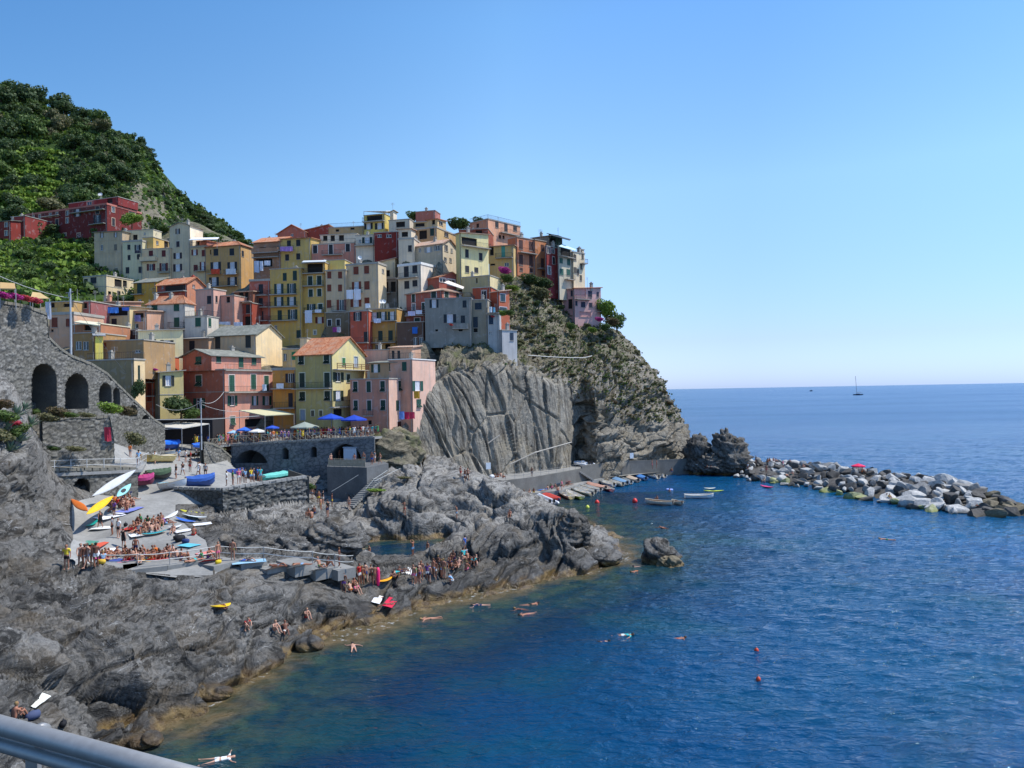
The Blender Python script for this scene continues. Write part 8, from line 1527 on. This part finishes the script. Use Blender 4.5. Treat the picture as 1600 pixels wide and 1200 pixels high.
for a in [('R', 1150, 720, (26, 26, 30), 'large black bag in the heap under the dark rock', .45), ('R', 1200, 735, (40, 60, 110), 'navy bag in the heap under the dark rock', .32), ('R', 1120, 700, (36, 36, 40), 'black rucksack left in the heap', .3), ('R', 1160, 860, (150, 160, 170), 'grey bag below the rope'), ('R', 1330, 860, (200, 200, 214), 'white bag by the red towel'), ('R', 700, 860, (120, 120, 124), 'grey bag amid the terrace bathers'), ('R', 450, 920, (220, 180, 60), 'yellow bag at the standing bathers'), ('T', 560, 1130, (24, 24, 28), 'black bag below the orange mattress'), ('T', 200, 1165, (140, 160, 190), 'light blue bag of the shaded pair'), ('T', 1070, 975, (30, 40, 50), 'dark bag of the sunbathing group'), ('R', 665, 585, (24, 24, 28), 'black shoulder bag of the walking woman'), ('X', 205, 655, (70, 80, 110), 'bluish bag on the rock behind the rail', .3), ('U', 40, 128, (220, 222, 224), 'white bag at the near end of the promenade', .5), ('S', 235, 575, (220, 190, 40), 'yellow bag on the first ledge', .25), ('X', 395, 700, (22, 22, 26), 'small black bag on the rock above the rail', .22)]: bag(*a)
px, py = rp('T', 405, 1115); p = hit(px, py)[0]; m = MB(); m.tube([(0, 0, 0), (0, 0, .3), (0, 0, 1.3), (0, 0, 1.55)], [.1, .17, .17, .1], 8); tag(m.build('pool_noodle_float', paint((240, 40, 110), .5), None, p, smooth=True), 'upright bright pink inflatable tube beside the orange mattress', 'inflatable')
# umbrellas and awnings
def umbrella(px, py, d, R, c, label, h=2.6, n=8, sq=False, name='umbrella'):
 top = W(px, py, d=d); base = (top.x, top.y, top.z - h); root = empty(name, base); tag(root, label, 'umbrella'); m = MB(); ring_ = [(R * math.cos(2 * math.pi * k / n + .4), R * math.sin(2 * math.pi * k / n + .4), h - R * .36) for k in range(n)]; lo = [(a, b, z - .18) for a, b, z in ring_]
 m.add([(0, 0, h)] + ring_ + lo, [(0, 1 + k, 1 + (k + 1) % n) for k in range(n)] + [(1 + k, 1 + n + k, 1 + n + (k + 1) % n, 1 + (k + 1) % n) for k in range(n)]); m.build('canopy', paint(c, .8, 'canvas', .1), root); m = MB(); m.tube([(0, 0, 0), (0, 0, h + .12)], .035, 6); m.build('pole', M_GREYP, root); m = MB()
 for q in ring_: m.tube([(0, 0, h - .05), (q[0], q[1], q[2] - .02)], .012, 4)
 m.build('ribs', M_GREYP, root)
umbrella(517, 646, 113.5, 2.0, (24, 70, 180), 'left of two big royal blue umbrellas on the square', 2.9); umbrella(553, 648, 113, 2.0, (24, 66, 176), 'right of two big royal blue umbrellas on the square', 2.9)
umbrella(382, 667, 114.5, 1.2, (50, 110, 210), 'small bright blue umbrella at the left of the crowd', 2.1); umbrella(425, 664, 115, 1.1, (50, 90, 200), 'small blue umbrella in the middle of the crowd', 2.1); umbrella(402, 669, 114, 1.3, (230, 226, 216), 'cream umbrella between the small blue ones', 2.0); umbrella(365, 672, 114.5, 1.0, (160, 200, 226), 'pale blue umbrella nearest the fence corner', 1.9)
umbrella(476, 659, 114.5, 2.2, (150, 160, 150), 'wide grey-green umbrella in the crowd', 2.2); umbrella(1341, 724, 119, 1.05, (236, 40, 90), 'bright pink umbrella on the breakwater', 1.7, name='beach_umbrella')
def canopy(reg, quad, ds_, thick, c, label, legs=True, name='awning', hgt=2.6):
 pts = [W(*rp(reg, *q), d=dd) for q, dd in zip(quad, ds_)]; root = empty(name, pts[0]); tag(root, label, 'awning'); o0 = pts[0]; m = MB(); m.slab([p - o0 for p in pts], thick); m.build('canopy', paint(c, .8, 'canvas', .1), root)
 if legs:
  for p in pts: m = MB(); m.tube([p - o0, p - o0 - Vector((0, 0, hgt))], .05, 6); m.build('leg', M_GREYP, root)
canopy('G', [(640, 990), (885, 1040), (1165, 1025), (965, 976)], [116.5, 113.8, 116, 120], .12, (206, 200, 160), 'beige pitched awning over the cafe terrace of the pink corner house', hgt=2.9)
canopy('P', [(180, 262), (480, 280), (725, 238), (440, 222)], [107, 104.5, 108, 112], .12, (206, 200, 186), 'large cream awning over the dark shade block by the ramp', hgt=3.0)
canopy('P', [(180, 296), (300, 290), (440, 284), (300, 278)], [106, 105, 106, 110], .05, (190, 186, 176), 'narrow lower flap under the cream awning', legs=False)
m = MB(); a = W(222, 700, 112); m.box((0, 0, 0), (11, 4, 4.2)); tag(m.build('awning_shade_block', paint((46, 44, 46), .95), None, (a.x, a.y, 10.6), -.05), 'dark block standing in for the shade under the cream awning', 'shade block')  # near-black block stands in for the shade beneath the awning
canopy('B', [(955, 335), (1225, 330), (1245, 312), (990, 318)], [178, 178, 183, 183], .15, (238, 238, 234), 'long bright white awning right of the tower house', hgt=2.2)
canopy('C', [(1160, 122), (1370, 120), (1420, 118), (1400, 140)], [171, 171, 177, 177], .12, (226, 222, 206), 'white pergola roof on the yellow penthouse', hgt=3.0); canopy('C', [(565, 612), (795, 606), (800, 592), (580, 598)], [148.6, 148.6, 151, 151], .1, (206, 210, 210), 'white striped awning over the glazed veranda', legs=False); canopy('D', [(575, 808), (760, 870), (770, 850), (620, 790)], [141.5, 142, 144.5, 144], .08, (226, 214, 196), 'cream awning on the rose-pink house terrace', legs=False); canopy('E', [(695, 335), (850, 378), (862, 366), (730, 318)], [160, 161, 164, 164], .1, (190, 222, 220), 'pale turquoise awning on the grey-green house', legs=False); canopy('E', [(620, 228), (800, 278), (812, 268), (640, 222)], [163, 163, 168, 168], .12, (60, 74, 80), 'dark slanting awning at the very top right of the village', legs=False); canopy('F', [(345, 262), (590, 298), (600, 270), (400, 250)], [112, 112, 116, 116], .15, (220, 214, 180), 'pale slab canopy behind the lamp pole', hgt=2.0)
canopy('N', [(270, 150), (440, 150), (360, 100), (290, 92)], [84, 84, 88, 88], .08, (206, 176, 120), 'tan awning over the flowers on the rampart', hgt=1.8); canopy('N', [(0, 60), (140, 62), (130, 15), (0, 5)], [72, 72, 78, 78], .12, (196, 160, 104), 'tan canopy at the left edge above the rampart', hgt=2.0); cloth('N', 430, 255, 50, 150, 84, (206, 206, 214), 'white and red cloth hanging at the rampart corner'); cloth('O', 960, 445, 60, 120, 76, (206, 60, 80), 'red and dark cloth hung on the retaining wall', cat='cloth', name='hanging_cloth')
m = MB(); a = W(221, 660, 98); m.box((-1.15, -.1, -.55), (1.15, .1, .55)); tag(m.build('sign_board', paint((96, 104, 116)), None, a), 'blank grey board on the end of the long cable beam', 'board')
m = MB(); m.tube([W(232, 656, 99), W(330, 655, 104), W(405, 650, 110)], .07, 6); tag(m.build('beam', M_GREYP), 'long thin grey beam from the grey board to the pink corner house', 'beam')
# poles, wires
def pole(px, y0, y1, d, r, label, arms=True):
 a, b = W(px, y1, d=d), W(px, y0, d=d); H_ = b.z - a.z; root = empty('utility_pole', (a.x, a.y, a.z)); tag(root, label, 'pole'); m = MB(); m.tube([(0, 0, 0), (0, 0, H_)], r, 10, r2=r * .7); m.build('shaft', paint((176, 182, 188), .45, 'galvanised', .1), root)
 if arms: m = MB(); m.tube([(-.5, 0, H_ - .5), (.3, 0, H_ - .35)], .05, 6); m.build('arm', M_GREYP, root); m = MB(); m.box((-.12, -.22, H_ - 1.0), (.12, -r, H_ - .5)); m.build('junction_box', M_GREYP, root)
pole(111, 451, 556, 84, .12, 'tall silvery utility pole standing behind the rampart'); pole(315, 622, 703, 104, .09, 'grey lamp pole on the ramp in front of the pink corner house')
rope('cable', [W(-40, 412, 82), W(109, 466, 84)], .035, 'pale cable running from the left edge to the silvery pole', sag=.5, mat=paint((190, 190, 186))); rope('cable', [W(112, 470, 84), W(196, 582, 104)], .025, 'thin cable slanting down from the silvery pole', sag=.2, mat=M_GREYP); rope('cable', [W(244, 632, 108), W(314, 628, 104)], .03, 'slack cable left of the grey lamp pole', sag=1.0); rope('cable', [W(316, 628, 104), W(350, 612, 113)], .03, 'slack cable from the lamp pole up to the corner house', sag=.8); rope('cable', [W(316, 632, 104), W(392, 640, 112)], .025, 'thin cable right of the lamp pole', sag=.6)
rope('pipe', [W(825, 555, 142), W(905, 559, 150), W(925, 556, 153)], .07, 'pale pipe running along the weedy slope above the slabs', sag=.1, mat=paint((196, 196, 190)))
rope('pipe', [W(796, 726, 129), W(836, 707, 131), W(893, 691, 138)], .12, 'pale diagonal ledge strip on the cliff slab', sag=.0, mat=M_CONC, cat='ledge'); rope('pipe', [W(762, 693, 126.5), W(781, 680, 127.5)], .12, 'short pale strip on the left of the cliff slab', sag=0, mat=M_CONC, cat='ledge')
for i, (px, py, lab) in enumerate([(763, 728, 'small white notice fixed low on the cliff'), (987, 712, 'small grey notice near the seaward cleft of the cliff')]):
 a = W(px, py, d=[124.6, 148.5][i]); m = MB(); m.box((-.45, -.03, -.55), (.45, .03, .55)); tag(m.build('notice_board', paint((206, 214, 220)), None, a, .5), lab, 'notice')
for pts, lab in [([(518, 768, 100), (560, 742, 101)], 'handrail line slanting across the dark ravine'), ([(548, 788, 97), (562, 775, 99), (585, 748, 101), (605, 735, 104)], 'handrail of the steps climbing from the ravine to the platform'), ([(585, 752, 100), (612, 738, 104), (625, 732, 106)], 'second handrail of the steps by the platform')]: rope('handrail', [W(*q) for q in pts], .035, lab, sag=.02, mat=paint((170, 174, 172)), cat='handrail')
# steps from the ravine and quay ladders
def stairs(a, b, n, w, label):
 root = empty('steps', a); tag(root, label, 'steps'); u = (b - a); h_ = Vector((u.x, u.y, 0)); L = h_.length; h_.normalize(); s_ = Vector((-h_.y, h_.x, 0))
 me = MB(); me.box((0, -w / 2, -.3), (L / n + .05, w / 2, u.z / n * .0 + .0)); me = me.mesh('step', M_QUAY)
 for k in range(n): o = inst('step', me, None, root, h_ * (L * k / n) + Vector((0, 0, u.z * (k + 1) / n)), math.atan2(h_.y, h_.x))
stairs(W(545, 792, 96), W(590, 748, 102.5), 16, 1.3, 'steps climbing from the ravine up to the platform'); stairs(W(820, 772, 124.5), W(801, 755, 124.8), 10, 1.2, 'steps from the near promenade down to the mooring quay'); stairs(W(925, 750, 141), W(903, 736, 139.3), 9, 1.2, 'middle steps from the promenade to the mooring quay')
# ---------------------------------------------------------------- plants
def at_hit(px, py, trees): p, n = hit(px, py, trees); return p
rs = random.Random(21); pl_ = []
for k in range(2200):
 if len(pl_) >= 105: break
 px = rs.uniform(700, 1062); py = rs.uniform(436, 655)
 lim = 548 if px < 830 else 548 + (px - 830) * .62
 if py > lim + 12 and rs.random() < .97: continue
 if py > 540 and rs.random() < .45: continue
 if px < 810 and py < 560 and rs.random() < .6: continue
 p, n = hit(px, py, [CLIFF_BVH])
 if p is None or p.z < 6: continue
 if 640 < px < 812 and py < 520: continue
 r = rs.uniform(.4, 1.1) * (1.35 if py < 505 else 1)
 if any((p - q).length < (r + s) * .5 for q, s in pl_): continue
 pl_.append((p, r)); m_ = rs.choice([L_DRY, L_DRY, L_DRY, L_MID, L_BROWN, L_DARK] if py > 520 else [L_MID, L_DARK, L_DRY, L_DRY]); cn = {L_DRY: 'dry olive', L_MID: 'green', L_BROWN: 'rusty brown', L_DARK: 'dark green'}[m_]
 LABELS.append((bush((p.x, p.y, p.z), r, m_, 'x', 'bushes on the headland', rs.uniform(.45, .8), rs.random() > .5, rs.randrange(60), 'cliff_bush'), '%s %s bush %s' % ('big' if r > 1.3 else 'small' if r < .85 else 'mid-sized', cn, 'on the slope under the skyline houses' if py < 500 else 'on the middle of the weedy headland' if py < 570 else 'low on the headland above bare rock'), px))
CS = cover('cliff_scrub', CLIFF_BVH, 3000, lambda r: (lambda x, y: (x, y) if y < (556 if x < 830 else 556 + (x - 830) * .62) + r.uniform(-25, 25) and not (640 < x < 790 and y > 545) else (None, None))(r.uniform(690, 1065), r.uniform(430, 660)), [L_DRY, L_DRY, L_DRY, L_MID, L_BROWN], .17, 9, 'dry weeds and grass on the upper cliff')
def sp(px, py, d, r, m_, lab, hs=.8, trunk=False, dense=True, seed=0, name='bush', cat='bush'): w = W(px, py, d=d); return tree(name, (w.x, w.y, w.z - r * (.75 if trunk else .25)), r, m_, lab, None, hs, dense, trunk, cat, seed)
sp(789, 425, 153, 1.5, L_PINK, 'magenta bougainvillea in flower above the weedy slope', .8, name='bougainvillea'); sp(793, 437, 152, 1.6, L_MID, 'green bush right under the magenta bougainvillea'); sp(796, 490, 139, 1.2, L_MID, 'green hedge on the terrace above the blue-white tower wall', .7); sp(786, 491, 139, 1.0, L_VINE, 'bright green shrub left on the terrace above the tower wall', .8)
sp(829, 440, 158, 2.3, L_DARK, 'dark hedge under the orange-salmon house'); sp(850, 446, 160, 2.4, L_DARK, 'dark rounded hedge under the crimson house'); sp(800, 452, 152, 1.8, L_VINE, 'light green bushes below the bougainvillea wall', .5); sp(846, 462, 158, 2.6, L_DRY, 'pale olive shrub in the middle of the upper slope')
sp(948, 487, 166, 2.6, L_VINE, 'bright green tree right of the pink cliff house', 1.2, True, name='tree', cat='tree'); sp(964, 505, 167, 2.9, L_MID, 'silvery green tree at the edge of the headland', .9, True, name='tree', cat='tree', seed=2); sp(937, 500, 161, 1.2, L_PINK, 'pink flowers below the pink cliff house', .6, name='flowering_bush'); sp(958, 505, 163, 1.7, L_BROWN, 'rusty red bush below the silvery tree'); sp(926, 517, 160, 1.2, L_VINE, 'round bright green bush on the garden terrace', .8); sp(946, 513, 161, 1.6, L_MID, 'green bush beside the round bright one'); sp(893, 512, 158, 1.2, L_MID, 'dark green bush left of the cliff house garden', 1.0)
sp(648, 340, 176, 2.2, L_MID, 'small tree behind the topmost rose roof block', .7); sp(722, 353, 174, 2.6, L_MID, 'green trees between the roofs left of the salmon-pink villa', .8); sp(750, 352, 174, 1.8, L_DARK, 'dark tree tip beside the salmon-pink villa', 1.2); sp(710, 353, 174, 1.8, L_DARK, 'dark roof garden shrub near the top of the village', 1.0)
sp(283, 640, 110, 2.6, L_DARK, 'leafy dark tree between the yellow-green house and the pink corner house', .9, True, seed=3, name='tree', cat='tree'); sp(301, 650, 109, 1.5, L_MID, 'smaller leafy crown beside the dark tree', .8, seed=4); sp(216, 612, 103, 1.0, L_DARK, 'slim dark shrub against the narrow orange-red house', 1.9, seed=5); sp(206, 345, 193, 2.9, L_VINE, 'yellow-green tree in front of the long red building', .8, True, seed=1, name='tree', cat='tree'); sp(190, 470, 166, 2.0, L_DARK, 'dark ivy bank under the cream villa arches', .6); sp(176, 474, 164, 1.8, L_DARK, 'dark bushes at the foot of the cream villa', .6, seed=2); sp(205, 470, 162, 1.5, L_MID, 'green bush left of the mustard house', .8, seed=4)
sp(174, 641, 79, 1.3, L_VINE, 'bright green bush at the foot of the rampart', .8); sp(199, 645, 83, 1.2, L_BROWN, 'pinkish brown bush right of the bright green one', .8); sp(95, 648, 75, 1.2, L_BROWN, 'rusty bush at the left foot of the rampart', .8); sp(112, 650, 75, .8, L_MID, 'low green weeds beside the rusty bush', .6); sp(137, 650, 76, .9, L_DRY, 'dry weeds in the middle of the rampart foot', .5); sp(77, 655, 74, 1.1, L_DRY, 'greyish weeds left of the rusty bush', .7); sp(213, 690, 84, 1.2, L_DRY, 'olive weeds above the footpath by the awning', 1.1); sp(120, 703, 75, 1.0, L_DRY, 'dry grass clump behind the footpath rail', .5); sp(85, 702, 75, .7, L_MID, 'green tuft behind the footpath rail', .6); sp(589, 767, 99, 1.4, L_VINE, 'bright green grass patch beside the platform steps', .3); sp(632, 747, 104, 1.1, L_DRY, 'dry grass patch above the green one', .3); sp(485, 762, 90, .7, L_MID, 'green weeds at the corner of the rubble wall', 1.0); sp(345, 703, 111, .9, L_DRY, 'weeds hanging over the curved parapet', .6); sp(640, 708, 118, 1.2, L_DRY, 'dry weeds on the slope under the pink wing', .5)
for px, py, c_, lab in [(6, 463, L_PINK, 'leftmost pink geraniums on the rampart'), (25, 465, L_PINK, 'second clump of pink geraniums on the rampart'), (42, 468, L_RED, 'red geraniums on the rampart'), (56, 471, L_RED, 'orange-red geraniums near the rampart corner'), (243, 578, L_PINK, 'small pink flowers on the narrow orange-red house balcony'), (770, 495, L_RED, 'red flower pots on the terrace over the tower wall'), (705, 508, L_RED, 'red flowers on the blue-grey house sill')]: d_ = {243: 113.5, 770: 138, 705: 138}.get(px, 70 + px * .12); sp(px, py, d_, .75 if d_ < 100 else .45, c_, lab, .7, name='flowers', cat='flowers')
def agave(px, py, s, label, c=(96, 118, 96), d=None):
 p = W(px, py, d=d) if d else hit(px, py)[0]
 if p is None: return
 root = empty('agave', p); tag(root, label, 'agave', 'agaves on the left rocks'); r_ = random.Random(int(px * 5 + py)); mt = paint(c, .6, 'agave_leaf', .2)
 for k in range(16):
  a = k * 2.4; el = .25 + 1.1 * (k / 16); L = s * r_.uniform(.8, 1.1); dx, dy, dz = math.cos(a) * math.cos(el), math.sin(a) * math.cos(el), math.sin(el); sx_, sy_ = -math.sin(a), math.cos(a); w = s * .09
  m = MB(); m.add([(sx_ * w * .6, sy_ * w * .6, 0), (-sx_ * w * .6, -sy_ * w * .6, 0), (dx * L * .5 + sx_ * w, dy * L * .5 + sy_ * w, dz * L * .5 + .02), (dx * L * .5 - sx_ * w, dy * L * .5 - sy_ * w, dz * L * .5 + .02), (dx * L * .52, dy * L * .52, dz * L * .5 - w * .6), (dx * L, dy * L, dz * L * .95)], [(0, 2, 4), (0, 4, 1), (1, 4, 3), (2, 5, 4), (4, 5, 3)]); m.build('leaf', mt, root)
for i, (px, py, s_) in enumerate([(8, 672, 1.6), (30, 690, 1.4), (25, 650, 1.5), (48, 665, 1.2), (60, 668, 1.3), (15, 705, 1.2), (38, 640, 1.0)]): agave(px, py, s_, ['grey-green agave at the left edge, middle height', 'agave just above the dark rock', 'tallest agave beside the pale rock spur', 'small agave on the pale rock spur', 'agave in the cleft left of the retaining wall', 'lowest agave at the left edge', 'highest small agave by the rampart foot'][i])
for i, (px, py, m_, s_) in enumerate([(5, 660, L_MID, 1.3), (20, 668, L_RED, .7), (30, 680, L_MID, 1.1), (0, 690, L_DRY, 1.2), (52, 650, L_MID, .9), (2, 640, L_BROWN, 1.0)]):
 p = hit(px, py)[0]; bush((p.x, p.y, p.z), s_, m_, ['green shrub at the left edge among the agaves', 'red aloe flowers among the agaves', 'green cushion right of the aloe flowers', 'dry cushion plant at the left edge', 'green weeds under the first arch', 'brown shrub at the left edge below the rampart'][i], None, .7, True, i)
cover('terrace_greens', TOWN_BVH, 3000, lambda r: (r.uniform(-40, 160), r.uniform(380, 480)), [L_MID, L_DARK, L_VINE], .45, 15, 'green growth on the lower vineyard terraces')
ts = []
for k in range(400):
 if len(ts) > 26: break
 px, py = rs.uniform(-20, 150), rs.uniform(385, 468); p = at_hit(px, py, [TOWN_BVH])
 if p is None or any((p - q).length < 5 for q in ts): continue
 ts.append(p); r = rs.uniform(1.6, 3.0); LABELS.append((tree('terrace_tree', (p.x, p.y, p.z - .8), r, rs.choice([L_DARK, L_MID, L_MID, L_VINE]), 'x', 'trees on the lower terraces', rs.uniform(.6, .9), True, True, 'tree', rs.randrange(40)), '%s leafy tree on the lower terraces below the red buildings' % ('broad' if r > 2.3 else 'small'), px))
for i, (px, py, r) in enumerate([(292, 372, 3), (312, 380, 3), (335, 385, 3.2), (360, 392, 2.8), (255, 365, 2.4), (225, 372, 2.2), (240, 355, 2.6)]):
 p = at_hit(px, py, [HILL_BVH, TOWN_BVH])
 if p: tree('slope_tree', (p.x, p.y, p.z - 1), r, [L_MID, L_DARK][i % 2], 'x', 'trees right behind the cream houses', .8, True, True, 'tree', i); LABELS.append((COL.objects['slope_tree' + ('' if i == 0 else '.%03d' % i)], 'tree right behind the tall cream row', px))
# ---------------------------------------------------------------- rail in the foreground
root = empty('metal_railing', W(0, 1130, d=1.75)); tag(root, 'grey galvanised tubular railing close to the camera at bottom left', 'railing'); o0 = root.location.copy()
gm_ = NT('galvanised_steel'); v = gm_.coord('Object'); M_GALV = gm_.out(gm_.mix(gm_.noise(v, 40, 5, .7), (0.24, 0.235, 0.225), (0.42, 0.415, 0.40)), .42, gm_.bump(gm_.noise(v, 260, 4, .6), .12, .002), metal=.35)
for nm, a, b, r in (('top_rail', (-260, 1062), (420, 1248), .0215), ('middle_rail', (-260, 1090), (420, 1282), .0155)):
 p, q = W(*a, d=1.97), W(*b, d=1.46); m = MB(); m.tube([p - o0, p.lerp(q, .35) - o0, p.lerp(q, .7) - o0, q - o0], r, 28); m.build(nm, M_GALV, root, smooth=True)
m = MB(); p = W(52, 1165, d=1.74) - o0; m.box((p.x - .014, p.y - .008, p.z - 1.0), (p.x + .014, p.y + .008, p.z)); m.build('post', M_GALV, root)
m = MB(); p, q = W(60, 1146, d=1.71) - o0, W(66, 1148, d=1.706) - o0; m.tube([p, q], .0242, 28); m.build('joint_sleeve', M_GALV, root, smooth=True)
# ================================================================ every label made to single out one thing
def finish_labels():
 by = {}
 for o, l, x in LABELS: by.setdefault(l, []).append((x, o))
 for l, L in by.items():
  L.sort(key=lambda t: t[0]); n = len(L)
  for i, (x, o) in enumerate(L):
   if n == 1: o['label'] = l
   else: o['label'] = l + (' (leftmost)' if i == 0 else ' (rightmost)' if i == n - 1 else ' (%s from left)' % ('%d%s' % (i + 1, {1: 'st', 2: 'nd', 3: 'rd'}.get((i + 1) % 10 if i + 1 not in (11, 12, 13) else 0, 'th'))))
finish_labels()
